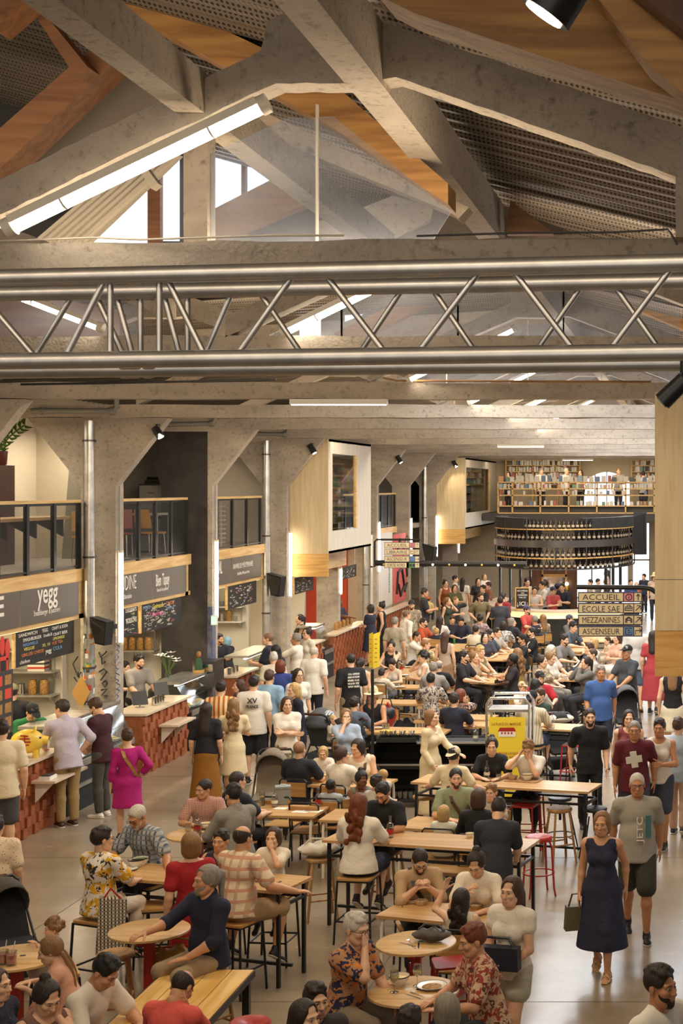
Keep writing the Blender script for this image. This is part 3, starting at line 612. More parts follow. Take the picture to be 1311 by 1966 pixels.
# ---------------- chalk menu boards
chalk = {k: mat('chalk_'+k, c, .9) for k, c in dict(white='#E4DED2', blue='#7FA6D0', yellow='#DCD06A', orange='#D8824A', green='#8CC07A', pink='#E06A98', red='#D0483A').items()}
BX = -10.2
def menu(px0, px1, ytop, ybot, lab, lines, seed, dense=0, frame=True):
    a, b = onX(px0, ytop, BX), onX(px1, ytop, BX); y0, y1 = a.y, b.y; zt_, zb_ = a.z, onX(px0, ybot, BX).z
    o = thing('menu_board', lab, 'sign', (BX, y0, zb_)); W, H = y1-y0, zt_-zb_
    mb = MB(); mb.box(-.02, 0, 0, W, 0, H); mb.build('board', M['slate'], o)
    mb = MB()
    for y_ in (.15, W-.15): mb.tube([(-.01, y_, H-.01), (-.01, y_, (2.86 if y0 < 36 else 3.45)-zb_)], .008, 5)
    mb.build('hanger', M['steel'], o)
    if frame: mb = MB(); mb.box(-.03, .008, -.05, 0, 0, H); mb.build('frame', M['pine'], o)
    for s, u, v, w, h, c in lines: text(s, chalk[c], (.004, u*W, v*H), w*W, h*H, '+X', o, .0)
    r = random.Random(seed); cs = list(chalk)
    if dense:
        mbs = {}
        for k in range(dense):
            u, v = r.uniform(.04, .8), r.uniform(.06, .9); c = cs[0] if r.random() < .7 else r.choice(cs); q = mbs.setdefault(c, MB()); n = r.randint(4, 9); y = u*W; z = v*H
            pts = [(.004, y+j*.022, z+r.uniform(-.016, .018)) for j in range(n) if y+j*.022 < W*.97]
            if len(pts) > 1: q.tube(pts, .0035, 4)
        for c, q in mbs.items(): q.build('chalk_marks', chalk[c], o)
menu(29, 142, 1216, 1283, 'chalk menu board headed SANDWICH under the rounded white letters', [('SANDWICH', .2, .9, .3, .1, 'white'), ('YEGG', .48, .9, .1, .11, 'white'), ('CRAFT & SODA', .74, .9, .28, .1, 'white'), ('SMASHBURGER', .27, .74, .3, .1, 'white'), ('NASHVILLE', .24, .6, .24, .09, 'blue'), ('VEGGIE', .22, .47, .17, .09, 'yellow'), ('GRILLED CHEESE', .28, .31, .36, .09, 'orange'), ('Double B', .53, .74, .14, .09, 'white'), ('XL 10', .5, .46, .13, .09, 'yellow'), ('CRAFT BEER', .75, .71, .25, .09, 'white'), ('LIMONADE', .72, .58, .2, .09, 'yellow'), ('ICE TEA', .7, .45, .18, .09, 'orange'), ('COLA', .7, .28, .16, .11, 'blue'), ('chicken', .15, .12, .16, .1, 'white'), ('yegg', .54, .22, .1, .14, 'white')], 1)
menu(222, 264.5, 1170, 1228, 'grey chalk menu board headed DESSERTS behind the lit tube', [('BOWLS', .2, .83, .3, .13, 'white'), ('DESSERTS', .68, .87, .5, .13, 'white'), ('BOISSONS', .7, .52, .48, .17, 'white')], 2, 34, False)
menu(271, 348, 1162, 1216, 'colourful chalk menu board with pink and yellow lettering', [('POKE', .12, .88, .16, .12, 'blue'), ('Gourmande', .4, .86, .26, .17, 'yellow'), ('Burritos', .4, .58, .26, .17, 'pink'), ('TACOS', .7, .86, .2, .14, 'orange'), ('MENU', .7, .68, .18, .1, 'blue')], 3, 90)
menu(436.5, 492, 1126, 1171, 'plain chalk menu board in the third stall', [], 4, 60)
menu(565, 602, 1110, 1142, 'chalk menu board under the nearer plywood cabin', [], 5, 46)
menu(654, 684, 1090, 1114, 'small grey menu board above the red wall', [], 6, 30, False)
# a lantern poster board at the left edge
o = thing('menu_board', 'dark menu board with painted red lanterns at the left edge', 'sign', onX(-30, 1236, BX)); W = onX(17,1230,BX).y-o.location.y
mb = MB(); mb.box(-.02, 0, 0, W, -.62, 0); mb.build('board', M['slate'], o)
for px_, py_ in ((4,1240),(14,1245)):
    p = onX(px_, py_, BX)-Vector(o.location); mb = MB(); mb.sphere((.004, p.y, p.z), .1, 12, 8, 0, (.08, .8, 1.5)); mb.build('painted_lantern', chalk['red'], o, True)
mb = MB(); p = onX(8, 1264, BX)-Vector(o.location); mb.box(0,.006,p.y-.2,p.y+.15,p.z-.03,p.z+.03); mb.box(0,.006,p.y-.2,p.y-.14,p.z-.3,p.z); mb.box(0,.006,p.y+.06,p.y+.12,p.z-.3,p.z); mb.build('painted_gate', chalk['red'], o)
o = thing('menu_board', 'upright photo menu with dark dishes at the left edge', 'sign', onX(-14, 1295, -9.75)); mb = MB(); mb.box(-.02, 0, 0, .62, -.9, 0); mb.build('board', M['darkgrey'], o)
for k in range(8):
    mb = MB(); u = .08+.28*(k % 2); v = -.2-.2*(k//2); mb.box(0,.005,u,u+.2,v,v+.14); mb.build('dish_photo', M['food'] if k % 3 else chalk['red'], o)
# ---------------- food counters
CFX = -9.42
def counter(y0, y1, lab, h=1.07, dp=.62):
    o = thing('food_counter', lab, 'counter', (CFX, y0, 0)); L = y1-y0
    mb = MB(); mb.box(-dp, .03, -.02, L+.02, h-.04, h); mb.build('countertop', M['marble'], o)
    mb = MB(); mb.box(.02-dp, -.05, 0, L, 0, h-.04); mb.build('body', M['terracotta'], o)
    mb = MB(); w, hh = .125, .145
    for j in range(7):
        for i in range(int(L/w)):
            d = .0 if (i+j*2) % 3 else .035
            mb.box(-.05, -.04+d, i*w+.004, (i+1)*w-.004, j*hh+.003, min((j+1)*hh-.003, h-.045))
    mb.build('brick_front', M['terracotta'], o); return o
counter(20.23, 22.3, 'terracotta brick counter under the rounded white letters'); counter(25.66, 27.95, 'terracotta brick counter tended by the man in grey'); counter(30.76, 32.3, 'terracotta brick counter beside the black column'); counter(36.4, 38.2, 'short terracotta brick counter under the nearer cabin'); counter(39.3, 43.4, 'terracotta brick counter in front of the red wall', dp=.31); counter(45.3, 50.6, 'terracotta brick counter under the red graffiti banner', dp=.31)
def wall_shelf(px, py, L, lab):
    p = onX(px, py, CFX+.02); o = thing('fold_down_shelf', lab, 'shelf', p); mb = MB(); mb.box(0, .34, 0, L, 0, .035); mb.build('board', M['marble'], o)
    for y in (.12, L-.16):
        mb = MB(); mb.prism([(0,y,0),(.28,y,0),(0,y,-.3)], (0,.03,0)); mb.build('bracket', M['white'], o)
    return o
s1 = wall_shelf(60, 1505, 1.15, 'pale bracket shelf with cutlery on the first brick counter'); s2 = wall_shelf(305, 1396, .95, 'empty pale bracket shelf on the second brick counter')
# refrigerated display cases
def case(y0, y1, lab, h=1.32, food=True):
    o = thing('display_case', lab, 'display case', (CFX, y0, 0)); L = y1-y0
    mb = MB(); mb.box(-.75, 0, 0, L, 0, .72); mb.build('base', M['black_matte'], o)
    mb = MB(); mb.box(0, .02, 0, L, .66, .76); mb.box(0, .03, 0, L, .36, .42); mb.build('bumper', M['steel'], o)
    mb = MB(); mb.prism([(0,0,.76),(.0,0,.8),(-.28,0,h),(-.30,0,h),(-.02,0,.76)], (0,L,0)); mb.build('front_glass', M['glass'], o)
    mb = MB(); mb.box(-.75, -.22, 0, L, h, h+.05); mb.build('top', M['steel'], o)
    mb = MB(); mb.box(-.7, -.1, .02, L-.02, .98, 1.0); mb.build('shelf', M['glass'], o)
    mb = MB(); mb.box(-.34, -.28, .03, L-.03, h-.03, h); mb.build('lit_strip', M['tube_dim'], o)
    for y in (.0, L-.02):
        mb = MB(); mb.prism([(-.75,y,.76),(-.02,y,.76),(-.3,y,h),(-.75,y,h)], (0,.012,0)); mb.build('end_glass', M['glass'], o)
    if food:
        n = int(L/.28)
        for i in range(n):
            mb = MB(); mb.lathe([(.0,0),(.11,0),(.13,.04),(.1,.045)], 14, (-.3,.18+i*.28,.73)); mb.sphere((-.3,.18+i*.28,.77), .09, 10, 6, 1, (1,1,.5)); mb.build('dish', [M['china'], M['food'] if i % 2 else M['soup']], o, True)
    return o
case(22.45, 24.15, 'lit refrigerated display case beside the man in maroon'); case(24.2, 25.12, 'glass display case with lemons on its shelf'); case(28.05, 29.7, 'glass display case below the lilies', 1.25); case(32.4, 34.6, 'glass display case behind the white polo shirt', 1.25); case(38.25, 39.2, 'black pastry display case near the old man in white', 1.35)
# ---------------- timber cabins cantilevered from the mezzanine
def cabin(Y0, Y1, X0, X1, wy0, wy1, wz0, wz1, lab, ztop=6.16):
    o = thing('timber_cabin', lab, 'cabin', (X1, Y0, 2.8)); T = Vector((X1, Y0, 2.8))
    def bx(nm, m_, *a):
        mb = MB(); mb.box(a[0]-T.x, a[1]-T.x, a[2]-T.y, a[3]-T.y, a[4]-T.z, a[5]-T.z); return mb.build(nm, m_, o)
    bx('end_panel', M['ply'], X0, X1, Y0, Y0+.06, 3.36, ztop); bx('fascia_board', M['pinex'], X0, X1, Y0, Y0+.06, 2.8, 3.36)
    mb = MB()
    for a in ((Y0+.06, wy0, 3.36, ztop), (wy1, Y1, 3.36, ztop), (wy0, wy1, 3.36, wz0), (wy0, wy1, wz1, ztop)): mb.box(-.08, 0, a[0]-T.y, a[1]-T.y, a[2]-T.z, a[3]-T.z)
    mb.box(X0-T.x, 0, .06, Y1-T.y, 3.36-T.z, 3.42-T.z); mb.box(X0-T.x, 0, .06, Y1-T.y, ztop-.06-T.z, ztop-T.z)
    mb.build('side_panel', M['white_ply'], o)
    bx('soffit_box', M['pine'], X0-.2, X1-.68, Y0+.06, Y1, 2.83, 3.36); bx('back_panel', M['darkgrey'], X0-.1, X0, Y0+.06, Y1, 3.36, ztop)
    w = MB(); w.box(-.05, -.04, wy0-T.y, wy1-T.y, wz0-T.z, wz1-T.z); wn = w.build('window', M['glass'], o)
    w = MB()
    for a in ((wy0, wy0+.05, wz0, wz1), (wy1-.1, wy1, wz0, wz1)): w.box(-.075, -.005, a[0]-T.y, a[1]-T.y, a[2]-T.z, a[3]-T.z)
    w.build('frame', M['pine'], wn)
    for z in np.arange(wz0+.1, wz1, .32): bx('shelf', M['pine'], X0+.05, X0+.4, Y0+.2, Y1-.1, z, z+.03)
    return o
cabin(36.2, 41.05, -9.95, -8.83, 36.62, 39.35, 3.9, 5.81, 'nearer plywood cabin cantilevered over the stalls')
cabin(56.9, 66.0, -9.77, -8.63, 57.2, 64.0, 3.98, 5.74, 'farther plywood cabin near the library shelves', 6.1)
for (yy0, yy1, x, zs) in ((36.9, 40.8, -9.75, (4.03, 4.35, 4.67, 4.99, 5.31)), (57.4, 65, -9.55, (4.11, 4.43, 4.75, 5.07))):
    r = random.Random(3); bm_ = {}
    for z in zs:
        y = yy0
        while y < yy1:
            w = r.uniform(.12, .3)
            if r.random() < .62:
                mb = MB(); mb.box(x, x+.22, y, y+w*.7, z, z+r.uniform(.12, .22)); tag(mb.build('storage_box', mat('box_tone', tuple(r.uniform(.04,.35) for _ in range(3)), .7)), 'small box on the shelves seen through the %s cabin window' % ('nearer' if x < -9.6 else 'farther'), 'box', 'boxes on the %s cabin shelves' % ('nearer' if x < -9.6 else 'farther'))
            y += w
# right-hand plywood cabin close to the camera
o = thing('timber_cabin', 'big plywood cabin cut off by the right edge of the photo', 'cabin', (-.41, 17.2, 2.8))
mb = MB(); mb.box(0, 5.9, 0, .06, .53, 3.3); mb.build('end_panel', M['ply'], o); mb = MB(); mb.box(0, 5.9, -.004, .06, 0, .525); mb.build('fascia_board', M['pinex'], o)
mb = MB(); mb.box(.02, 5.9, .06, 2.4, 0, 3.3); mb.build('body', M['white_ply'], o); mb = MB(); mb.box(0, 5.9, -.003, 0, 1.12, 1.125); mb.build('joint', M['darkgrey'], o)
# ---------------- library upstairs at the far end
LY, LZ = 61.5, 3.9
mb = MB(); mb.box(-8.6, 6.2, LY-.1, 66.6, 3.58, LZ); struct(mb.build('floor_library', M['darkgrey']))
lx = lambda px, Y=LY: (px-CX)/F*Y
lz = lambda py, Y=LY: CH-(py-CY)/F*Y
sh = thing('book_shelf', 'long open pine bookshelf along the library balcony', 'bookshelf', (0, LY, LZ))
vx = [lx(p) for p in (957, 984, 1037.5, 1092, 1146, 1201, 1256)]; hz = [lz(p) for p in (985, 971.5, 951, 938.5, 926)]
mb = MB()
for z in hz: mb.box(vx[0], vx[-1]+.3, -.15, .15, z-LZ-.025, z-LZ+.025)
mb.build('shelf_board', M['pine'], sh)
mb = MB()
for x in vx: mb.box(x-.03, x+.03, -.15, .15, 0, hz[-1]-LZ)
mb.build('upright', M['pine'], sh)
mb = MB(); mb.box(vx[0], vx[-1]+.3, .12, .14, .03, hz[1]-LZ-.02); mb.build('kick_panel', M['darkgrey'], sh)
bk = thing('book_shelf', 'tall pine bookcase on the back wall of the library', 'bookshelf', (0, 66.2, LZ)); mb = MB(); bz = [lz(p, 66) for p in (930, 918, 906, 894, 884)]
for z in bz: mb.box(-8.2, ax0-.1, -.15, .15, z-LZ-.02, z-LZ+.02); mb.box(ax1+.1, 0, -.15, .15, z-LZ-.02, z-LZ+.02)
mb.build('shelf_board', M['pine'], bk); mb = MB()
for x in (-8.2, -7.0, -5.9, ax0-.1, ax1+.1, -1.2): mb.box(x-.03, x+.03, -.15, .15, 0, bz[-1]-LZ)
mb.build('upright', M['pine'], bk)
mb = MB(); mb.box(-.5, .5, -.5, .5, 0, 1); bookmesh = None
objcol = bpy.data.materials.new('book_cover'); t, b = nt(objcol); oi = N(t, 'ShaderNodeObjectInfo'); t.links.new(oi.outputs['Color'], b.inputs['Base Color']); b.inputs['Roughness'].default_value = .5
bookmesh = mb.mesh('book', objcol)
r = random.Random(21)
def book(x, y, z, w, d, h, label, group):
    o = link('book', bookmesh, None, (x, y, z)); o.scale = (w, d, h)
    c = r.choice([(.66,.63,.57),(.7,.67,.62),(.6,.57,.5)]) if r.random() < .6 else r.choice([(.75,.72,.66),(.7,.66,.58),(.62,.6,.56),(.45,.1,.08),(.12,.2,.36),(.5,.4,.1),(.15,.3,.2),(.08,.08,.09),(.7,.35,.15),(.3,.45,.55),(.8,.78,.74),(.55,.3,.35)]); o.color = (*c, 1)
    return tag(o, label, 'book', group)
for row, z in enumerate(bz[:-1]):
    for xa, xb in ((-8.1, ax0-.2), (ax1+.2, -1.3)):
        x = xa+.1
        while x < xb:
            w = r.uniform(.07, .15)
            if r.random() < .8: book(x, 66.1, z+.021, w*.86, .18, r.uniform(.17, .24), 'book standing in the tall bookcase on the library back wall', 'books in the library bookcase')
            x += w
x = vx[0]+.1
while x < vx[-1]+.2:
    w = r.uniform(.14, .24); book(x, LY, hz[-1]+.026, w*.85, .04, r.uniform(.18, .27), 'book displayed face out on top of the balcony bookshelf', 'books on top of the balcony shelf'); x += w*1.15
for j, z in enumerate(hz[1:-1]):
    x = vx[0]+.1
    while x < vx[-1]+.2:
        w = r.uniform(.08, .18)
        if r.random() < (.6, .35, .8)[j] and min(abs(x-v) for v in vx) > .09: book(x, LY, z+.026, w*.8, .14, r.uniform(.14, .2), 'book standing in the lower rows of the balcony bookshelf', 'books in the balcony shelf rows')
        x += w
# ---------------- round bar with hanging bottle shelves
BCX, BCY, BRX, BRY = -4.25, 50.6, 2.36, 4.1
def ell(a, rx, ry): return (rx*math.cos(a), ry*math.sin(a))
def ering(mb, rx, ry, w, z0, z1, a0=PI*.96, a1=PI*2.04, n=48, mi=0):
    vs = []
    for k in range(n+1):
        a = a0+(a1-a0)*k/n
        for rr in (0, w):
            x, y = ell(a, rx-rr, ry-rr)
            for z in (z0, z1): vs.append((x, y, z))
    fs = []
    for k in range(n):
        i = 4*k; j = i+4
        fs += [(i, j, j+1, i+1), (i+1, j+1, j+3, i+3), (i+3, j+3, j+2, i+2), (i+2, j+2, j, i)]
    fs += [(0,1,3,2), (4*n, 4*n+2, 4*n+3, 4*n+1)]
    mb.add(vs, fs, mi)
bar = thing('bar_canopy', 'dark oval canopy of bottle shelves hanging over the bar', 'bar shelves', (BCX, BCY, 2.37))
rows = [(2.40, M['dark_steel']), (2.75, M['pinex']), (3.30, M['dark_steel']), (3.66, M['pinex'])]
for z, m_ in rows: mb = MB(); ering(mb, BRX, BRY, .32, z-2.37-.03, z-2.37); mb.build('shelf', m_, bar)
mb = MB(); ering(mb, BRX+.02, BRY+.02, .04, 3.08-2.37, 3.28-2.37); mb.build('steel_band', M['dark_steel'], bar, True)
mb = MB(); ering(mb, BRX, BRY, .03, 3.66-2.37, 4.0-2.37, PI*.98, PI*1.36); mb.build('top_panel', M['black_matte'], bar); mb = MB(); ering(mb, BRX, BRY, .03, 3.66-2.37, 4.0-2.37, PI*1.66, PI*2.03); mb.build('top_panel', M['black_matte'], bar); mb = MB(); ering(mb, BRX-.5, BRY-.5, .03, 2.45-2.37, 3.95-2.37, PI*1.02, PI*1.42, 20); mb.build('dark_backing', M['black_matte'], bar); mb = MB(); ering(mb, BRX-.5, BRY-.5, .03, 2.45-2.37, 3.95-2.37, PI*1.6, PI*1.98, 20); mb.build('dark_backing', M['black_matte'], bar)  # black inner panels added for the darkness behind the bottles
mb = MB(); ering(mb, BRX-.02, BRY-.02, .36, 3.97-2.37, 4.0-2.37, PI*.97, PI*1.36); ering(mb, BRX-.02, BRY-.02, .36, 3.97-2.37, 4.0-2.37, PI*1.62, PI*2.03); mb.build('top_board', M['black_matte'], bar)
for k in range(9):
    a = PI*.98+PI*1.05*k/8; x, y = ell(a, BRX-.02, BRY-.02); mb = MB(); mb.box(x-.02, x+.02, y-.02, y+.02, 0, 1.6); mb.build('upright', M['black'], bar)
mb = MB(); mb.box(BRX-.05, BRX+.4, .2, .3, .3, 1.75); mb.prism([(BRX-.05,-.5,.35),(BRX+.35,.2,.35),(BRX+.35,.2,1.7),(BRX-.05,-.5,1.6)], (.03,.05,0)); mb.build('end_panel', M['black_matte'], bar)
for k in range(7):
    mb = MB(); x = -2.2+.33*k; mb.box(x-.035, x+.035, -.3+.1*k, -.2+.1*k, -2.37, .1); mb.build('post', M['black'], bar)
for x in (1.35, 1.6, 1.85): mb = MB(); mb.box(x-.05, x+.05, .3, .4, -2.37, .1); mb.build('post', M['black'], bar)
# bottles on the canopy
def bottle_mesh(nm, h, r, mats, label_=True):
    mb = MB(); mb.lathe([(0,0),(r,.0),(r,h*.55),(r*.85,h*.63),(r*.35,h*.74),(r*.33,h*.95),(r*.4,h*.96),(r*.4,h),(0,h)], 10)
    if label_: mb.lathe([(r*1.02,h*.2),(r*1.02,h*.42)], 10, (0,0,0), 1, cap=False)
    return mb.mesh(nm, mats, True)
bm_bar = bottle_mesh('bottle', .315, .05, [M['brownglass'], mat('aged_label', srgb('#A89A84'), .8)])
for (z, n, row) in ((2.40, 40, 'lowest'), (2.75, 42, 'middle'), (3.30, 42, 'upper')):
    for k in range(n):
        a = PI*1.0+PI*(k+.5)/n; x, y = ell(a, BRX-.13, BRY-.13)
        if row == 'lowest' and r.random() < .06: continue
        tag(link('bottle', bm_bar, None, (BCX+x, BCY+y, z), r.uniform(0, 6)), 'dark bottle with a pale label on the %s bottle shelf over the bar' % row, 'bottle', 'bottles on the %s bar shelf' % row)
for k in range(16):
    a = PI*1.36+PI*.3*k/15; x, y = ell(a, BRX-.13, BRY-.13); tag(link('bottle', bm_bar, None, (BCX+x, BCY+y, 3.66), k), 'dark bottle standing on the open top shelf over the bar', 'bottle', 'bottles on the top bar shelf')
# bar counter
bc = thing('bar_counter', 'dark oval bar counter with a glowing strip under its top', 'bar', (BCX, BCY, 0))
mb = MB(); ering(mb, 2.62, 4.35, .55, 1.06, 1.12, PI*.9, PI*2.1); mb.build('countertop', M['marble'], bc)
mb = MB(); ering(mb, 2.45, 4.18, .06, 0, .86, PI*.9, PI*2.1); mb.build('front_panel', M['black_matte'], bc, True)
mb = MB(); ering(mb, 2.46, 4.19, .05, .86, 1.04, PI*.9, PI*2.1); mb.build('lit_strip', M['strip'], bc, True)
# mirror doorway of the bar core
mr_ = thing('mirror', 'tall wood framed mirror behind the bar between two bulbs', 'mirror', (at(1064,1145,49).x, 49, 0)); mb = MB()
w_ = .36; mb.box(-w_-.05,-w_,-.05,.05,.8,2.35); mb.box(w_,w_+.05,-.05,.05,.8,2.35); mb.box(-w_-.05,w_+.05,-.05,.05,2.02,2.1); mb.box(-w_,w_,-.05,.05,.95,1.1); mb.build('frame', M['glulam'], mr_); mb = MB(); mb.box(-w_,w_,.0,.02,1.1,2.02); mb.build('glass', mat('mirror_glass', (.8,.8,.8), .05, metal=1), mr_); mb = MB(); mb.box(-.75,2.2,.1,.2,0,1.0); mb.box(-.75,.75,.06,.1,2.1,2.4); mb.box(-.75,-.42,.06,.1,1,2.1); mb.box(.42,.75,.06,.1,1,2.1); mb.build('back_panel', M['brownwood'], mr_)
for x_, side in ((1041, 'left'), (1088, 'right')):
    p = at(x_, 1121, 48.8); o = thing('wall_lamp', 'small glowing bulb on the %s of the bar mirror' % side, 'lamp', p); mb = MB(); mb.sphere((0,0,0), .06, 10, 8); mb.build('bulb', M['bulb'], o, True); mb = MB(); mb.tube([(0,0,-.16),(0,0,-.05)], .02, 8); mb.box(-.03,.03,.02,.16,-.2,-.1); mb.build('holder', M['gold'], o)
ck = thing('chalk_sign', 'chalk sign ending in ICI standing on the bar counter', 'sign', (at(1002,1150,46.6).x, 46.75, 1.12)); mb = MB(); mb.box(-.2,.2,-.015,.015,.02,.68); mb.build('board', M['slate'], ck)
mb = MB(); mb.box(-.23,-.2,-.02,.02,0,.7); mb.box(.2,.23,-.02,.02,0,.7); mb.box(-.2,.2,-.02,.02,0,.03); mb.box(-.2,.2,-.02,.02,.67,.7); mb.build('frame', M['pinex'], ck)
for s, z, w, h in (('RÉCUPÉREZ', .6, .34, .055), ('VOS', .525, .1, .04), ('COMMANDES', .46, .3, .05), ('PAR ICI', .385, .2, .045), ('ICI', .19, .18, .13), ('↓', .15, .05, .16)): text(s, chalk['white'], (0 if s != '↓' else -.15, -.02, z), w, h, '-Y', ck, .01)
text('↓', chalk['white'], (.15, -.02, .15), .05, .16, '-Y', ck)
# ---------------- hanging direction signs
def dirsign(name_lab, Y, x0, x1, ys, rows_, arrow, tubepts):
    X0, X1 = at(x0, 0, Y).x, at(x1, 0, Y).x; W = X1-X0; zc = at(0, (ys[0][0]+ys[-1][1])/2, Y).z
    o = thing('direction_sign', name_lab, 'sign', (X0, Y, zc))
    mb = MB(); mb.tube([at(x, y, Y)-Vector(o.location) for x, y in tubepts], .028, 10); mb.build('support_tube', M['black'], o, True)
    for (ya, yb), (txt, sym, bg, ar) in zip(ys, rows_):
        z1, z0 = at(0, ya, Y).z-zc, at(0, yb, Y).z-zc; H = z1-z0; e = .012
        mb = MB(); mb.box(0, W, -.012, .012, z0, z1); pl = mb.build('panel', M['navy'], o)
        mb = MB(); mb.box(e, W*.70, -.016, -.012, z0+e, z1-e); mb.box(W*.875, W-e, -.016, -.012, z0+e, z1-e); mb.build('face', M['sign_cream'], pl)
        mb = MB(); mb.box(W*.715 if len(txt) < 11 else W*.63, W*.862, -.016, -.012, z0+e, z1-e); mb.build('symbol_field', bg, pl)
        text(txt, M['navy'], (W*.36 if len(txt) < 11 else W*.33, -.018, (z0+z1)/2), W*(.58 if len(txt) < 11 else .5), H*(.56 if txt[0] != 'É' else .70), '-Y', pl, -.006)
        cx_, cz = W*.79, (z0+z1)/2; q = H*.3; mb = MB()
        if sym == 'i': mb.tube([(cx_+q*math.cos(a), -.018, cz+q*math.sin(a)) for a in np.linspace(0, 2*PI, 17)], .005, 4); mb.box(cx_-.005, cx_+.005, -.02, -.016, cz-q*.5, cz+q*.15); mb.box(cx_-.005, cx_+.005, -.02, -.016, cz+q*.35, cz+q*.6)
        elif sym == 'bag': mb.tube([(cx_-q*1.2,-.018,cz-q*.7),(cx_+q*1.2,-.018,cz-q*.7),(cx_+q*1.2,-.018,cz+q*.4),(cx_-q*1.2,-.018,cz+q*.4),(cx_-q*1.2,-.018,cz-q*.7)], .005, 4); mb.tube([(cx_-q*.6,-.018,cz+q*.4),(cx_-q*.4,-.018,cz+q),(cx_+q*.4,-.018,cz+q),(cx_+q*.6,-.018,cz+q*.4)], .005, 4); mb.tube([(cx_-q*1.2,-.018,cz-q*.1),(cx_+q*1.2,-.018,cz-q*.1)], .005, 4)
        elif sym == 'house':
            for k in (1, .65): mb.tube([(cx_-q*k,-.018,cz-q*.9),(cx_-q*k,-.018,cz+q*.3*k),(cx_,-.018,cz+q*1.0*k),(cx_+q*k,-.018,cz+q*.3*k),(cx_+q*k,-.018,cz-q*.9)], .005, 4)
            mb.tube([(cx_-q*.6,-.018,cz-q*.1),(cx_+q*.6,-.018,cz-q*.1)], .005, 4)
        elif sym == 'lift':
            mb.tube([(cx_-q,-.018,cz-q),(cx_+q,-.018,cz-q),(cx_+q,-.018,cz+q),(cx_-q,-.018,cz+q),(cx_-q,-.018,cz-q)], .005, 4); mb.tube([(cx_-q*.4,-.018,cz+q*.15),(cx_,-.018,cz+q*.5),(cx_+q*.4,-.018,cz+q*.15)], .005, 4); mb.tube([(cx_-q*.4,-.018,cz-q*.15),(cx_,-.018,cz-q*.5),(cx_+q*.4,-.018,cz-q*.15)], .005, 4)
        elif sym == 'book': mb.tube([(cx_-q,-.018,cz+q*.7),(cx_-q,-.018,cz-q*.6),(cx_,-.018,cz-q*.9),(cx_+q,-.018,cz-q*.6),(cx_+q,-.018,cz+q*.7),(cx_,-.018,cz+q*.3),(cx_-q,-.018,cz+q*.7)], .006, 4)
        else: mb.box(cx_-q*1.6, cx_-q*.2, -.019, -.016, cz-q*.8, cz+q*.8); mb.box(cx_+q*.2, cx_+q*1.6, -.019, -.016, cz-q*.8, cz+q*.8)
        mb.build('symbol', M['navy'], pl)
        ax_ = W*.935; q = H*.3; mb = MB()
        if ar == 'up': mb.tube([(ax_,-.018,cz-q),(ax_,-.018,cz+q)], .005, 4); mb.tube([(ax_-q*.6,-.018,cz+q*.3),(ax_,-.018,cz+q),(ax_+q*.6,-.018,cz+q*.3)], .005, 4)
        elif ar == 'ne': mb.tube([(ax_-q*.8,-.018,cz-q*.8),(ax_+q*.8,-.018,cz+q*.8)], .005, 4); mb.tube([(ax_-q*.4,-.018,cz+q*.8),(ax_+q*.8,-.018,cz+q*.8),(ax_+q*.8,-.018,cz-q*.4)], .005, 4)
        elif ar == 'right': mb.tube([(ax_-q,-.018,cz),(ax_+q,-.018,cz)], .005, 4); mb.tube([(ax_+q*.2,-.018,cz+q*.6),(ax_+q,-.018,cz),(ax_+q*.2,-.018,cz-q*.6)], .005, 4)
        else: mb.tube([(ax_-q*.9,-.018,cz-q),(ax_-q*.9,-.018,cz+q*.3),(ax_+q,-.018,cz+q*.3)], .005, 4); mb.tube([(ax_+q*.4,-.018,cz+q*.9),(ax_+q,-.018,cz+q*.3),(ax_+q*.4,-.018,cz-q*.3)], .005, 4)
        mb.build('arrow', M['navy'], pl)
    return o
dirsign('large hanging direction sign listing ACCUEIL to ASCENSEUR at right', 17.4, 1109.5, 1233, [(1136.5,1156),(1157.5,1177.5),(1180,1200),(1202,1222)], [('ACCUEIL','i',M['pink'],'up'),('ÉCOLE SAE','bag',M['sign_cream'],'ne'),('MEZZANINES','house',M['sign_cream'],'ne'),('ASCENSEUR','lift',M['signblue'],'turn')], None, [(1107,1127),(1235,1128),(1250,1131),(1260,1138)])
dirsign('smaller hanging direction sign ending in SORTIE NORD', 41.03, 738, 805.5, [(1041,1052.5),(1054.5,1065.5),(1067.5,1079),(1079.8,1090.5)], [('ACCUEIL','i',M['pink'],'up'),('LIBRAIRIE','book',M['sign_cream'],'up'),('ASCENSEUR','lift',M['signblue'],'right'),('SORTIE NORD','exit',M['signgreen'],'up')], None, [(711,1088),(719,1088),(719,1040),(723,1036),(806,1036)])
o = thing('festoon_rail', 'long dark rail dotted with tiny bulbs in front of the bar', 'rail', at(719,1081,41.15)); q = at(1010,1083,41.15)-Vector(o.location)
mb = MB(); mb.tube([(0,0,0), q], .08, 10); mb.build('rail', M['black'], o, True)
for k in range(9): mb = MB(); p = q*((k+.6)/9.3); mb.sphere((p.x,-.085,p.z-.03), .03, 8, 6); mb.build('bulb', M['tube_dim'] if k % 2 else M['gold'], o, True)
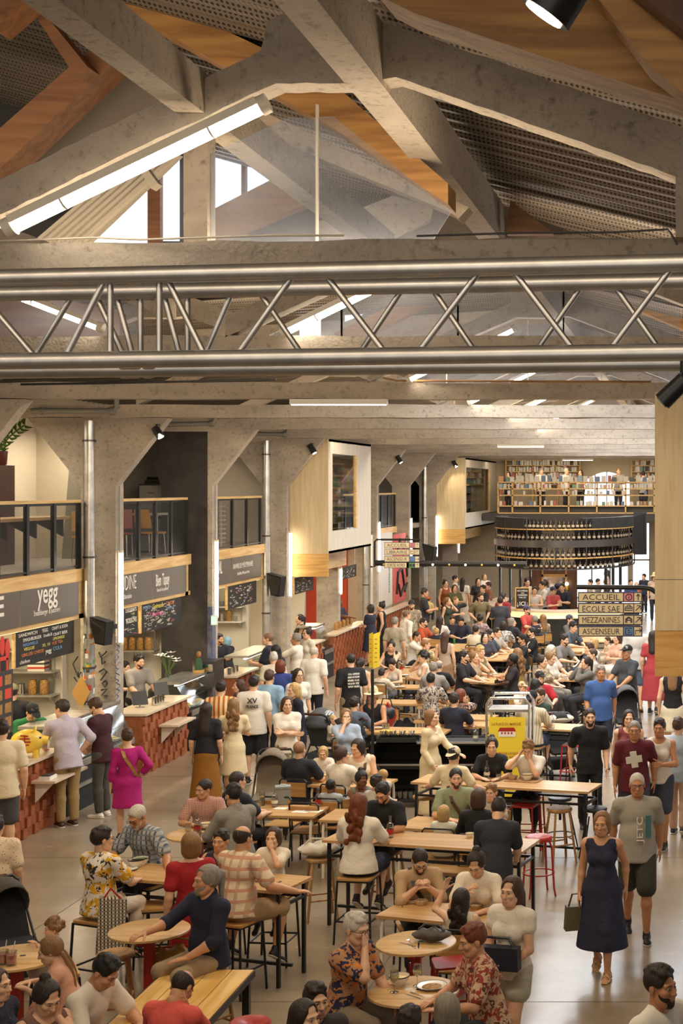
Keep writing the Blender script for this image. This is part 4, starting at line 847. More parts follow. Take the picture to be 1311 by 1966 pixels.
# ---------------- yellow two-panel sign on a pole
p0 = at(715, 1440, 23.0); o = thing('pole_sign', 'pair of yellow notice panels on a tall dark pole', 'sign', (p0.x, 23.0, 0)); mb = MB(); mb.tube([(0,0,0),(0,0,at(0,1285,23).z)], .024, 10); mb.lathe([(.16,0),(.16,.02),(.03,.04)], 20); mb.build('pole', M['black'], o, True)
za, zb_ = at(0,1214,23).z, at(0,1284,23).z
for (u0, u1, da) in ((-.065,.005,-.5),(.01,.1,.45)):
    mb = MB(); c = (u0+u1)/2; mb.add([(u0,0 if da>0 else .05,zb_),(u1,.05 if da>0 else 0,zb_+.03),(u1,.05 if da>0 else 0,za),(u0,0 if da>0 else .05,za-.03),(u0,.01 if da>0 else .06,zb_),(u1,.06 if da>0 else .01,zb_+.03),(u1,.06 if da>0 else .01,za),(u0,.01 if da>0 else .06,za-.03)], [(0,1,2,3),(7,6,5,4),(0,4,5,1),(1,5,6,2),(2,6,7,3),(3,7,4,0)]); pn = mb.build('panel', M['yellow'], o)
    mb = MB()
    for k in range(6): z = zb_+.1+k*.07; mb.box(c-.02, c+.02, -.012, -.006, z, z+.012)
    mb.build('printed_text', M['ink'], pn)
# ---------------- black condiment and glasses station
st = thing('service_station', 'black service station with trays of cutlery above and glasses below', 'station', (at(712,1500,23.1).x, 23.1, 0)); X1 = at(1000,1500,23.1).x-st.location.x
mb = MB(); mb.box(0, X1, 0, .6, .08, .12); mb.box(0, X1, .56, .6, .1, 1.02); mb.box(0, .03, 0, .6, .1, 1.0); mb.box(X1-.03, X1, 0, .6, .1, 1.0); mb.build('carcass', M['black_matte'], st)
mb = MB(); mb.box(0, X1, 0, .6, .6, .64); mb.build('shelf', M['black_matte'], st); mb = MB(); mb.box(0, X1, -.02, .6, .98, 1.0); mb.build('top', M['black_matte'], st)
mb = MB(); mb.box(0, X1, -.03, -.005, 1.0, 1.03); mb.box(0, X1, -.03, -.005, .66, .685); mb.build('steel_edge', M['steel'], st)
tr_ = thing('cutlery_tray', 'black tray of four cutlery wells on the service station', 'tray', (st.location.x+.1, 23.0, 1.002)); mb = MB(); mb.box(0, .62, 0, .3, 0, .03); mb.box(0,.62,0,.02,0,.1); mb.box(0,.62,.28,.3,0,.1); mb.build('tray', M['black'], tr_)
for k in range(4):
    mb = MB(); mb.lathe([(.05,0),(.06,.1),(.055,.1),(.045,.02)], 14, (.09+.145*k,.15,.03)); mb.build('well', M['black'], tr_, True)
    mb = MB()
    for j in range(7): a = j*.9; mb.tube([(.09+.145*k+.02*math.cos(a),.15+.02*math.sin(a),.05),(.09+.145*k+.045*math.cos(a),.15+.045*math.sin(a),.19)], .006, 5)
    mb.build('cutlery', M['chrome'], tr_, True)
# ---------------- yellow poster trolley
tz = thing('poster_trolley', 'chrome trolley carrying a yellow poster with a market stall drawing', 'trolley', (at(975,1555,23.0).x, 23.0, 0)); hw, D = .33, .55
for y in (0, D):
    mb = MB(); mb.tube([(-hw,y,.08),(-hw,y,1.62),(-hw+.06,y,1.72),(hw-.06,y,1.72),(hw,y,1.62),(hw,y,.08)], .022, 10); mb.build('hoop', M['chrome'], tz, True)
mb = MB()
for z in (.15, .85, 1.55):
    for x in (-hw, hw): mb.tube([(x,0,z),(x,D,z)], .015, 8)
mb.build('side_rail', M['chrome'], tz, True)
mb = MB(); mb.box(-hw+.02, hw-.02, .02, D-.02, 1.5, 1.54); mb.build('tray', M['steel'], tz)
for x in (-hw, hw):
    for y in (0, D): mb = MB(); mb.tube([(x-.012,y,.05),(x+.012,y,.05)], .05, 12); mb.build('wheel', M['rubber'], tz, True)
mb = MB(); mb.box(-hw+.04, hw-.06, -.035, -.02, .2, 1.43); pst = mb.build('poster', M['yellow'], tz)
text('LA PLACE DU MARCHÉ', M['ink'], (-.02,-.037,1.33), .45, .055, '-Y', pst, .006)
mb = MB(); mb.box(-.14,.12,-.042,-.036,1.13,1.22); mb.build('printed_stall', M['white'], pst); mb = MB(); mb.prism([(-.15,-.043,1.21),(.13,-.043,1.21),(.1,-.043,1.27),(-.12,-.043,1.27)], (0,.004,0))
for k in range(4): mb.box(-.1+k*.05, -.075+k*.05, -.046, -.042, 1.17, 1.2)
mb.build('printed_awning', M['red'], pst)
for k, (s, w, h) in enumerate([('COMMANDER SUR PLACE', .36, .04), ('COMMENT ÇA MARCHE', .34, .04), ('1', .02, .05), ('2', .03, .05), ('3', .03, .05)]): text(s, M['ink'], (-.02,-.037,.87-k*.06 if k < 2 else .86-k*.1), w, h, '-Y', pst, .004)
# ---------------- banners in the far stalls
o = thing('banner', 'white wall banner with vertical lettering in the fifth bay', 'banner', (-9.9, 45.9, 1.1)); mb = MB(); mb.box(0,.03,0,3.3,0,2.4); mb.build('panel', M['white_ply'], o); text('SOLDÀPRENDRE', M['navy'], (.035,2.75,.9), .95, .18, Matrix.Rotation(PI/2,4,'Z') @ Matrix.Rotation(PI/2,4,'X') @ Matrix.Rotation(PI/2,4,'Z'), o)
o = thing('banner', 'red graffiti banner with black strokes above a brick counter', 'banner', (-9.88, 49.4, 1.1)); mb = MB(); mb.box(0,.03,0,2.6,0,2.3); mb.build('panel', mat('banner_red', srgb('#C4564E'), .7), o)
mb = MB()
for pts_ in ([(.3,.3),(.5,1.0),(1.2,1.1),(1.6,.5),(1.0,.2),(.6,.6)],[(.2,1.3),(.8,1.2),(1.5,1.5),(2.3,1.2)],[(.4,1.7),(.9,2.1),(1.5,1.8),(2.2,2.2)],[(1.7,.3),(2.2,.6),(2.0,1.1),(2.5,1.0)]): mb.tube([(.04,y,z) for y, z in pts_], .055, 6)
mb.build('painted_strokes', M['black'], o)
# ================================================================ PEOPLE: bodies and clothes are smooth-blended volumes turned into surfaces
V3 = lambda *a: np.array(a, float)
class Vol:
    def __init__(s, lo, hi, v):
        s.v = v; s.o = np.asarray(lo, float)-2*v; s.n = np.maximum(np.ceil((np.asarray(hi)-s.o)/v).astype(int)+3, 4)
        s.d = np.full(s.n, 1.0, np.float32)
    def box(s, lo, hi, m):
        i0 = np.clip(np.floor((lo-m-s.o)/s.v).astype(int), 0, s.n-1); i1 = np.clip(np.ceil((hi+m-s.o)/s.v).astype(int)+1, 1, s.n)
        if (i1 <= i0).any(): return None
        ax = [s.o[k]+np.arange(i0[k], i1[k])*s.v for k in range(3)]
        return tuple(slice(i0[k], i1[k]) for k in range(3)), ax[0][:, None, None], ax[1][None, :, None], ax[2][None, None, :]
    def put(s, sl, d, k):
        a = s.d[sl]
        if k <= 0: s.d[sl] = np.minimum(a, d)
        else:
            h = np.clip(.5+.5*(a-d)/k, 0, 1); s.d[sl] = a*(1-h)+d*h-k*h*(1-h)
    def cap(s, a, b, ra, rb, k=.03, n=None, q=1.0):            # round cone; n,q flatten it along direction n
        a, b = np.asarray(a, float), np.asarray(b, float); R = max(ra, rb)
        bx = s.box(np.minimum(a, b)-R, np.maximum(a, b)+R, k+2*s.v)
        if bx is None: return
        sl, x, y, z = bx; d = b-a; L = max(d@d, 1e-9)
        px, py, pz = x-a[0], y-a[1], z-a[2]; t = np.clip((px*d[0]+py*d[1]+pz*d[2])/L, 0, 1)
        px, py, pz = px-t*d[0], py-t*d[1], pz-t*d[2]
        r2 = px*px+py*py+pz*pz
        if n is not None: c = px*n[0]+py*n[1]+pz*n[2]; r2 = r2+c*c*(1/q**2-1)
        s.put(sl, (np.sqrt(r2)-(ra+(rb-ra)*t)).astype(np.float32), k)
    def ell(s, c, r, B=None, k=.03, sub=False):                # ellipsoid with axes in rows of B
        c, r = np.asarray(c, float), np.asarray(r, float); R = max(r); bx = s.box(c-R, c+R, k+2*s.v)
        if bx is None: return
        sl, x, y, z = bx; px, py, pz = x-c[0], y-c[1], z-c[2]
        if B is None: u = (px, py, pz)
        else: u = tuple(px*B[i][0]+py*B[i][1]+pz*B[i][2] for i in range(3))
        k0 = np.sqrt((u[0]/r[0])**2+(u[1]/r[1])**2+(u[2]/r[2])**2); k1 = np.sqrt((u[0]/r[0]**2)**2+(u[1]/r[1]**2)**2+(u[2]/r[2]**2)**2)+1e-6
        d = (k0*(k0-1)/k1).astype(np.float32)
        if sub:
            a = s.d[sl]
            if k <= 0: s.d[sl] = np.maximum(a, -d)
            else: h = np.clip(.5-.5*(a+d)/k, 0, 1); s.d[sl] = a*(1-h)-d*h+k*h*(1-h)
        else: s.put(sl, d, k)
    def plane(s, p, n):                                         # keep the side n points away from
        ax = [s.o[k]+np.arange(s.n[k])*s.v for k in range(3)]
        d = (ax[0][:, None, None]-p[0])*n[0]+(ax[1][None, :, None]-p[1])*n[1]+(ax[2][None, None, :]-p[2])*n[2]
        s.d = np.maximum(s.d, d.astype(np.float32))
    def grid(s): return [s.o[k]+np.arange(s.n[k])*s.v for k in range(3)]
    def surf(s):                                                # naive surface nets
        d = s.d; g = d < 0
        c = np.zeros(tuple(n-1 for n in d.shape), np.int8)
        for i in (0,1):
            for j in (0,1):
                for k in (0,1): c += g[i:d.shape[0]-1+i, j:d.shape[1]-1+j, k:d.shape[2]-1+k]
        I = np.argwhere((c > 0) & (c < 8))
        if len(I) == 0: return np.zeros((0,3)), np.zeros((0,4), int)
        idx = np.full(c.shape, -1, np.int64); idx[I[:,0], I[:,1], I[:,2]] = np.arange(len(I))
        acc = np.zeros((len(I), 3)); cnt = np.zeros(len(I))
        for ax in range(3):
            o = [k for k in range(3) if k != ax]
            for u in (0,1):
                for w in (0,1):
                    A = I.copy(); A[:, o[0]] += u; A[:, o[1]] += w; Bq = A.copy(); Bq[:, ax] += 1
                    da = d[A[:,0],A[:,1],A[:,2]]; db = d[Bq[:,0],Bq[:,1],Bq[:,2]]; m = (da < 0) != (db < 0)
                    t = np.where(m, da/np.where(m, da-db, 1), 0); p = A.astype(float); p[:, ax] += t
                    acc += p*m[:, None]; cnt += m
        vs = s.o+acc/cnt[:, None]*s.v; fs = []
        for ax in range(3):
            o = [(ax+1) % 3, (ax+2) % 3]; sl0 = [slice(None)]*3; sl1 = [slice(None)]*3; sl0[ax] = slice(0, -1); sl1[ax] = slice(1, None)
            a, b_ = g[tuple(sl0)], g[tuple(sl1)]; E = np.argwhere(a != b_)
            ok = (E[:, o[0]] > 0) & (E[:, o[1]] > 0) & (E[:, o[0]] < d.shape[o[0]]-1) & (E[:, o[1]] < d.shape[o[1]]-1); E = E[ok]
            if len(E) == 0: continue
            q = []
            for u, w in ((0,0),(1,0),(1,1),(0,1)):
                C = E.copy(); C[:, o[0]] -= u; C[:, o[1]] -= w; q.append(idx[C[:,0], C[:,1], C[:,2]])
            q = np.stack(q, 1); fl = a[E[:,0],E[:,1],E[:,2]]; q[fl] = q[fl][:, ::-1]; fs.append(q[:, ::-1])
        return vs, np.concatenate(fs)
def np_mesh(name, pieces, mats, vcol=None):
    vs = np.concatenate([p[0] for p in pieces]); n = 0; fs = []; mi = []
    for p in pieces: fs.append(p[1]+n); n += len(p[0]); mi.append(np.full(len(p[1]), p[2] if len(p) > 2 else 0, np.int32))
    fs = np.concatenate(fs); mi = np.concatenate(mi); me = bpy.data.meshes.new(name); k = len(fs)
    me.vertices.add(len(vs)); me.vertices.foreach_set('co', vs.astype(np.float32).ravel())
    me.loops.add(k*4); me.loops.foreach_set('vertex_index', fs.astype(np.int32).ravel())
    me.polygons.add(k); me.polygons.foreach_set('loop_start', np.arange(0, k*4, 4, dtype=np.int32))
    for m in mats: me.materials.append(m)
    me.polygons.foreach_set('material_index', mi); me.polygons.foreach_set('use_smooth', np.ones(k, bool)); me.update(calc_edges=True)
    return me
# ---------------- materials that take their colour from the object they sit on
def objmat(name, rough, mul=(1,1,1), bump=0, bscale=80, var=.0, sheen=0, st=None):
    m = bpy.data.materials.new(name); t, b = nt(m); oi = N(t, 'ShaderNodeObjectInfo'); b.inputs['Roughness'].default_value = rough
    tc0 = N(t, 'ShaderNodeTexCoord'); tc = N(t, 'ShaderNodeMapping'); t.links.new(tc0.outputs['Object'], tc.inputs[0])
    if st: tc.inputs['Scale'].default_value = st
    mx = N(t, 'ShaderNodeMix', data_type='RGBA', blend_type='MULTIPLY'); mx.inputs[0].default_value = 1; mx.inputs[7].default_value = (*mul, 1); t.links.new(oi.outputs['Color'], mx.inputs[6]); last = mx.outputs[2]
    if var:
        ns = N(t, 'ShaderNodeTexNoise', i_Scale=9.0 if not st else 60.0, i_Detail=4.0); t.links.new(tc.outputs[0], ns.inputs['Vector']); mr = N(t, 'ShaderNodeMapRange', i_3=1-var, i_4=1+var*.4); t.links.new(ns.outputs['Fac'], mr.inputs[0])
        m2 = N(t, 'ShaderNodeMix', data_type='RGBA', blend_type='MULTIPLY'); m2.inputs[0].default_value = 1; t.links.new(last, m2.inputs[6]); t.links.new(mr.outputs[0], m2.inputs[7]); last = m2.outputs[2]
    t.links.new(last, b.inputs['Base Color'])
    if bump:
        n2 = N(t, 'ShaderNodeTexNoise', i_Scale=bscale, i_Detail=3.0, i_Distortion=.8); t.links.new(tc.outputs[0], n2.inputs['Vector'])
        bp = N(t, 'ShaderNodeBump', i_Strength=bump, i_Distance=.03); t.links.new(n2.outputs['Fac'], bp.inputs['Height']); t.links.new(bp.outputs[0], b.inputs['Normal'])
    if sheen: b.inputs['Sheen Weight'].default_value = sheen
    return m
SKIN = objmat('skin', .5, var=.12); LIPS = objmat('lips', .45, (.82,.5,.48)); EYEW = mat('eye_white', (.42,.38,.34), .5); IRIS = mat('iris', (.03,.02,.012), .2)
CLOTH = objmat('cloth', .85, bump=.55, bscale=7, var=.10); HAIRM = objmat('hair', .55, bump=.5, bscale=45, var=.45, st=(1,1,.12)); SHOEM = objmat('shoe', .55); SOLE = mat('sole', srgb('#D8D0C0'), .6)
_pat = {}
def pattern(kind, c1, c2, c3=None, sc=1.0):
    key = (kind, c1, c2, c3, sc)
    if key in _pat: return _pat[key]
    m = bpy.data.materials.new('cloth_'+kind); t, b = nt(m); b.inputs['Roughness'].default_value = .85; tc = N(t, 'ShaderNodeTexCoord'); L = t.links
    A, B_, C_ = [(*srgb(c), 1) if c else None for c in (c1, c2, c3 or c2)]
    def mixc(f, x, y):
        mx = N(t, 'ShaderNodeMix', data_type='RGBA'); L.new(f, mx.inputs[0])
        for s_, i in ((x, 6), (y, 7)):
            if isinstance(s_, tuple): mx.inputs[i].default_value = s_
            else: L.new(s_, mx.inputs[i])
        return mx.outputs[2]
    def wave(axis, s, lo):
        sp = N(t, 'ShaderNodeSeparateXYZ'); L.new(tc.outputs['Object'], sp.inputs[0]); k = N(t, 'ShaderNodeMath', operation='MULTIPLY'); L.new(sp.outputs[axis], k.inputs[0]); k.inputs[1].default_value = s
        f = N(t, 'ShaderNodeMath', operation='FRACT'); L.new(k.outputs[0], f.inputs[0]); g_ = N(t, 'ShaderNodeMath', operation='LESS_THAN'); L.new(f.outputs[0], g_.inputs[0]); g_.inputs[1].default_value = lo; return g_.outputs[0]
    def blob(s, lo, hi, seed=0, vor=False):
        mp = N(t, 'ShaderNodeMapping'); mp.inputs['Location'].default_value = (seed, seed*.7, 0); L.new(tc.outputs['Object'], mp.inputs[0])
        n_ = N(t, 'ShaderNodeTexVoronoi', i_Scale=s) if vor else N(t, 'ShaderNodeTexNoise', i_Scale=s, i_Detail=2.0, i_Distortion=1.2); L.new(mp.outputs[0], n_.inputs['Vector'])
        mr = N(t, 'ShaderNodeMapRange', i_1=lo, i_2=hi); L.new(n_.outputs['Distance' if vor else 'Fac'], mr.inputs[0]); return mr.outputs[0]
    if kind == 'stripes': c = mixc(wave('X', 22*sc, .45), A, B_)
    elif kind == 'plaid': c = mixc(wave('X', 14*sc, .32), A, B_); c = mixc(wave('Z', 14*sc, .3), c, C_); 
    elif kind == 'check': c = mixc(wave('X', 60*sc, .4), A, B_); c = mixc(wave('Z', 60*sc, .4), c, C_)
    elif kind == 'floral': c = mixc(blob(11*sc, .50, .54), A, B_); c = mixc(blob(13*sc, .58, .61, 5.2), c, C_)
    elif kind == 'dots': c = mixc(blob(38*sc, .22, .16, 0, True), A, B_)
    elif kind == 'leopard': c = mixc(blob(26*sc, .50, .54), A, B_)
    else: c = mixc(blob(20*sc, .45, .55), A, B_)
    L.new(c, b.inputs['Base Color']); n2 = N(t, 'ShaderNodeTexNoise', i_Scale=7.0, i_Detail=3.0, i_Distortion=.8); L.new(tc.outputs['Object'], n2.inputs['Vector'])
    bp = N(t, 'ShaderNodeBump', i_Strength=.5, i_Distance=.03); L.new(n2.outputs['Fac'], bp.inputs['Height']); L.new(bp.outputs[0], b.inputs['Normal'])
    _pat[key] = m; return m
# ---------------- head, hair, hand and shoe shapes, built once each
def mirror(f): f(1); f(-1)
def head_shape(v):
    q = Vol((-.1,-.14,-.22), (.1,.13,.14), v); k = .02
    q.ell((0,.015,.035), (.075,.095,.088), k=k); q.ell((0,-.028,-.035), (.060,.066,.078), k=.03); q.cap((0,-.066,-.094), (0,-.055,-.09), .024, .03, .03)
    q.cap((0,-.02,-.06), (0,.022,-.125), .052, .050, .03)
    for s in (1,-1):
        q.cap((s*.046,-.005,-.06), (s*.03,-.05,-.092), .022, .022, .03); q.ell((s*.04,-.066,-.022), (.024,.024,.022), k=.025)
        q.cap((s*.012,-.088,.024), (s*.045,-.074,.024), .011, .010, .02)
        q.ell((s*.031,-.104,.005), (.019,.019,.014), k=.012, sub=True)
    q.cap((0,-.088,.012), (0,-.112,-.03), .009, .0135, .012)
    for s in (1,-1): q.ell((s*.010,-.100,-.033), (.009,.011,.008), k=.008); q.ell((s*.079,.012,-.004), (.010,.020,.032), k=.012)
    q.cap((-.016,-.090,-.060), (.016,-.090,-.060), .009, .009, .012); q.cap((-.014,-.089,-.071), (.014,-.089,-.071), .009, .009, .012)
    P_ = [(*q.surf(), 0)]
    def ball(c, r, mi, sx=1):
        w = Vol(np.array(c)-r*1.4, np.array(c)+r*1.4, r/2.6); w.ell(c, (r*sx, r, r), k=0); P_.append((*w.surf(), mi))
    for s in (1,-1): ball((s*.031,-.0815,.006), .0118, 1); ball((s*.031,-.0905,.006), .0064, 2)
    w = Vol((-.03,-.11,-.085), (.03,-.07,-.045), max(v*.6, .003)); w.cap((-.019,-.0935,-.0605), (.019,-.0935,-.0605), .0068, .0068, .004); w.cap((-.015,-.093,-.0705), (.015,-.093,-.0705), .0075, .0075, .004); P_.append((*w.surf(), 3))
    return P_
def hair_shape(style, v):
    hi = {'afro': .2, 'bun': .2}.get(style, .16); lo = {'long': -.46, 'wavy': -.50, 'ponytail': -.34, 'braids': -.46, 'bob': -.17}.get(style, -.14)
    q = Vol((-.17,-.16,lo), (.17,.2,hi), v); base = dict(buzz=.005, short=.010, bald=.006, crew=.009).get(style, .014)
    q.ell((0,.017,.038), (.075+base+.002, .095+base, .088+base), k=0)
    if style == 'short':
        rr = random.Random(3)
        for i in range(26): a, e = rr.uniform(0, 2*PI), rr.uniform(.55, 1.5); q.ell((math.cos(a)*math.cos(e)*.076, .012+math.sin(a)*math.cos(e)*.096, .046+math.sin(e)*.084), (.026,.030,.018), k=.012)
    if style == 'afro':
        rr = random.Random(2)
        for i in range(46):
            a, e = rr.uniform(0, 2*PI), rr.uniform(-.25, 1.5); c = (math.cos(a)*math.cos(e)*.092, .02+math.sin(a)*math.cos(e)*.105, .045+math.sin(e)*.10); q.ell(c, (.034,)*3, k=.01)
    if style == 'curly':
        rr = random.Random(5)
        for i in range(34):
            a, e = rr.uniform(0, 2*PI), rr.uniform(.25, 1.5); q.ell((math.cos(a)*math.cos(e)*.078, .01+math.sin(a)*math.cos(e)*.095, .052+math.sin(e)*.092), (.024,)*3, k=.008)
    if style in ('bob', 'long', 'wavy', 'ponytail', 'bun', 'braids'): q.ell((0,.03,.02), (.093,.10,.105), k=.02)
    if style == 'bob': q.ell((0,.035,-.05), (.098,.082,.085), k=.03)
    if style in ('long', 'wavy'):
        q.ell((0,.045,-.06), (.098,.075,.10), k=.03); q.cap((0,.080,-.05), (0,.125,-.30 if style == 'long' else -.32), .095, .080, .03, V3(0,1,0), .45)
        if style == 'wavy':
            for i in range(26): rr = random.Random(i); q.ell((rr.uniform(-.1,.1), rr.uniform(.10,.17), rr.uniform(-.40,-.05)), (.026,.024,.04), k=.02)
    if style == 'ponytail': q.ell((0,.125,.045), (.026,.028,.03), k=.02); q.cap((0,.14,.03), (0,.135,-.20), .034, .02, .02)
    if style == 'bun': q.ell((0,.085,.125), (.042,.042,.04), k=.01)
    if style == 'braids':
        for i in range(16): t_ = i/15; q.ell((-.035-.03*math.sin(t_*2),.10+.03*math.sin(t_*3),-.06-.36*t_), (.022-.006*t_,)*3, k=.008); q.ell((.04+.01*math.sin(t_*2),.10+.03*math.sin(t_*3),-.06-.36*t_), (.022-.006*t_,)*3, k=.008)
    if style in ('bob', 'long', 'wavy', 'bun', 'ponytail', 'braids'):
        q.ell((0,-.108,-.035), (.083,.088,.118), k=.014, sub=True); q.ell((.012,-.075,.075), (.045,.05,.022), k=.02, sub=True)
        if style in ('bun', 'ponytail', 'braids'): q.ell((0,-.03,-.085), (.12,.085,.075), k=.02, sub=True)
    else: q.ell((0,-.100,-.020), (.072,.078,.098 if style not in ('bald',) else .11), k=.012, sub=True)
    X, Y, Z = q.grid()
    if style in ('short', 'buzz', 'bald', 'crew', 'afro', 'curly'): q.d = np.maximum(q.d, (-(Z[None,None,:]+.012+.55*Y[None,:,None])*.85+0*X[:,None,None]).astype(np.float32))
    if style == 'bald': q.d = np.maximum(q.d, ((Z[None,None,:]-.082-.25*(Y[None,:,None]-.05))+0*X[:,None,None]).astype(np.float32))
    if style in ('short', 'buzz', 'crew', 'curly'): 
        for s in (1,-1): q.ell((s*.085,-.01,-.02), (.022,.032,.042), k=.01, sub=True)
    P_ = [(*q.surf(), 0)]
    if style != 'none':
        w = Vol((-.06,-.11,.01), (.06,-.06,.05), v*.7)
        for s in (1,-1): w.cap((s*.014,-.0965,.027), (s*.046,-.083,.028), .0052, .004, 0)
        P_.append((*w.surf(), 0))
    return P_
def beard_shape(v):
    q = Vol((-.1,-.14,-.15), (.1,.05,.02), v); q.ell((0,-.030,-.045), (.066,.073,.082), k=.0); q.cap((0,-.07,-.098), (0,-.055,-.094), .032, .036, .02)
    q.ell((0,-.10,.0), (.075,.09,.056), k=.008, sub=True); q.ell((0,-.115,-.066), (.021,.03,.013), k=.006, sub=True); q.plane((0,.012,0), (0,1,0)); return [(*q.surf(), 0)]
def cap_shape(v):
    q = Vol((-.13,-.2,-.02), (.13,.15,.17), v); q.ell((0,.015,.045), (.093,.113,.105), k=0); q.plane((0,0,.035), (0,.18,-1)); q.cap((0,-.10,.045), (0,-.155,.035), .075, .06, .01, V3(0,-.25,.97), .10); return [(*q.surf(), 0)]
def hat_shape(v):
    q = Vol((-.2,-.22,.0), (.2,.24,.2), v); q.cap((0,.012,.06), (0,.012,.13), .098, .082, .02); q.ell((0,.012,.062), (.175,.19,.012), k=.01); return [(*q.surf(), 0)]
def glasses_shape():
    mb = MB()
    for s in (1,-1):
        mb.tube([(s*.033+.023*math.cos(a), -.106, .004+.018*math.sin(a)) for a in np.linspace(0, 2*PI, 15)], .0022, 5); mb.tube([(s*.055,-.104,.008),(s*.078,-.07,.01),(s*.084,.01,.008)], .0022, 5)
    mb.tube([(-.011,-.108,.008),(.011,-.108,.008)], .0022, 5); return mb.mesh('glasses', M['black'], True)
def hand_shape(v, curl):
    q = Vol((-.08,-.05,-.03), (.1,.12,.22), v); k = .008                      # wrist at origin, fingers along +Z, palm towards +Y, thumb at +X
    q.cap((0,0,-.02), (0,0,.02), .026, .028, .02, V3(0,1,0), .72); 
    for x in (-.028,-.009,.010,.028): q.cap((x*.7,0,.02), (x,0,.082), .0145, .0125, .012)
    for x, L in ((.029,.070),(.0095,.080),(-.0105,.074),(-.029,.058)):
        p = V3(x,0,.085); a = 0
        for j, (f_, r0) in enumerate(((.45,.0092),(.31,.0082),(.24,.0072))):
            a += curl*(.75 if j == 0 else 1.0); q2 = p+V3(x*.10, math.sin(a), math.cos(a))*L*f_; q.cap(p, q2, r0, r0-.0008, .005); p = q2
    p = V3(.026,.004,.022); a = .5+curl*.3
    for L, r0 in ((.042,.0125),(.032,.0098),(.026,.0085)):
        q2 = p+V3(math.sin(.85-curl*.5), math.sin(a)*.6, math.cos(.85-curl*.4))*L; q.cap(p, q2, r0, r0-.001, .006); p = q2; a += curl*.4
    return q.surf()
def shoe_shape(v, sandal=False):
    q = Vol((-.06,-.21,-.1), (.06,.09,.08), v)                                # ankle at origin, toes towards -Y, ground at z = -.085
    q.cap((0,.03,-.055), (0,-.13,-.062), .036, .032, .03, V3(0,0,1), .8); q.cap((0,.01,.01), (0,.0,-.03), .040, .042, .03); q.ell((0,-.14,-.06), (.042,.05,.028), k=.02)
    q.plane((0,0,-.073), (0,0,-1)); w = Vol((-.06,-.21,-.095), (.06,.09,-.06), v*.7); w.cap((0,.035,-.078), (0,-.145,-.078), .040, .044, 0, V3(0,0,1), .25); w.plane((0,0,-.085), (0,0,-1))
    return [(*q.surf(), 0), (*w.surf(), 1)]
def foot_shape(v):
    q = Vol((-.06,-.21,-.1), (.06,.09,.08), v); q.cap((0,.03,-.055), (0,-.11,-.066), .032, .022, .03); q.cap((0,0,.03), (0,.005,-.04), .036, .036, .03)
    for i, x in enumerate((-.028,-.013,.001,.014,.027)): q.cap((x*.8,-.11,-.07), (x,-.155+abs(i-1)*.006,-.074), .011, .010, .006)
    q.plane((0,0,-.079), (0,0,-1)); return q.surf()
def sandal_shape():
    mb = MB(); mb.prism([(-.04,.055,-.085),(.04,.055,-.085),(.046,-.1,-.085),(.03,-.175,-.085),(-.03,-.175,-.085),(-.046,-.1,-.085)], (0,0,.012)); 
    for y, z, r in ((-.09,-.04,.05),(-.03,-.012,.046),(.035,-.02,.042)): mb.tube([(-r,y,-.08),(-r*.75,y+.005,z),(0,y+.01,z+.018),(r*.75,y+.005,z),(r,y,-.08)], .006, 5)
    return mb.mesh('sandal', SHOEM, True)
HEADS = {0: head_shape(.0055), 1: head_shape(.009)}
_hair = {}; _hands = {}; _misc = {}
def hair_mesh(style, lod):
    k = (style, lod)
    if k not in _hair: _hair[k] = np_mesh('hair', hair_shape(style, (.008, .012)[lod]), [HAIRM])
    return _hair[k]
def misc(k, f):
    if k not in _misc: _misc[k] = f()
    return _misc[k]
def hand_pieces(lod, curl):
    k = (lod, curl)
    if k not in _hands: _hands[k] = hand_shape((.0038, .0055)[lod], curl)
    return _hands[k]
def rotm(axis, a):
    c, s = math.cos(a), math.sin(a)
    return np.array({'x': [[1,0,0],[0,c,-s],[0,s,c]], 'y': [[c,0,s],[0,1,0],[-s,0,c]], 'z': [[c,-s,0],[s,c,0],[0,0,1]]}[axis])
def unit(v): v = np.asarray(v, float); return v/max(np.linalg.norm(v), 1e-9)
PEOPLE = []
SKINS = dict(light=srgb('#DCAE8C'), mid=srgb('#C8946E'), tan=srgb('#B88058'), brown=srgb('#774A2E'), dark=srgb('#47291A'), pale=srgb('#DDB294'))
HAIRS = dict(dark=srgb('#2A1E16'), brown=srgb('#4A3020'), light=srgb('#8E6840'), blond=srgb('#C8A468'), grey=srgb('#8E877C'), silver=srgb('#CFC8BA'), white=srgb('#D8D2C4'), red=srgb('#74381C'), black=srgb('#15110F'))
def tocol(c): return srgb(c) if isinstance(c, str) else c
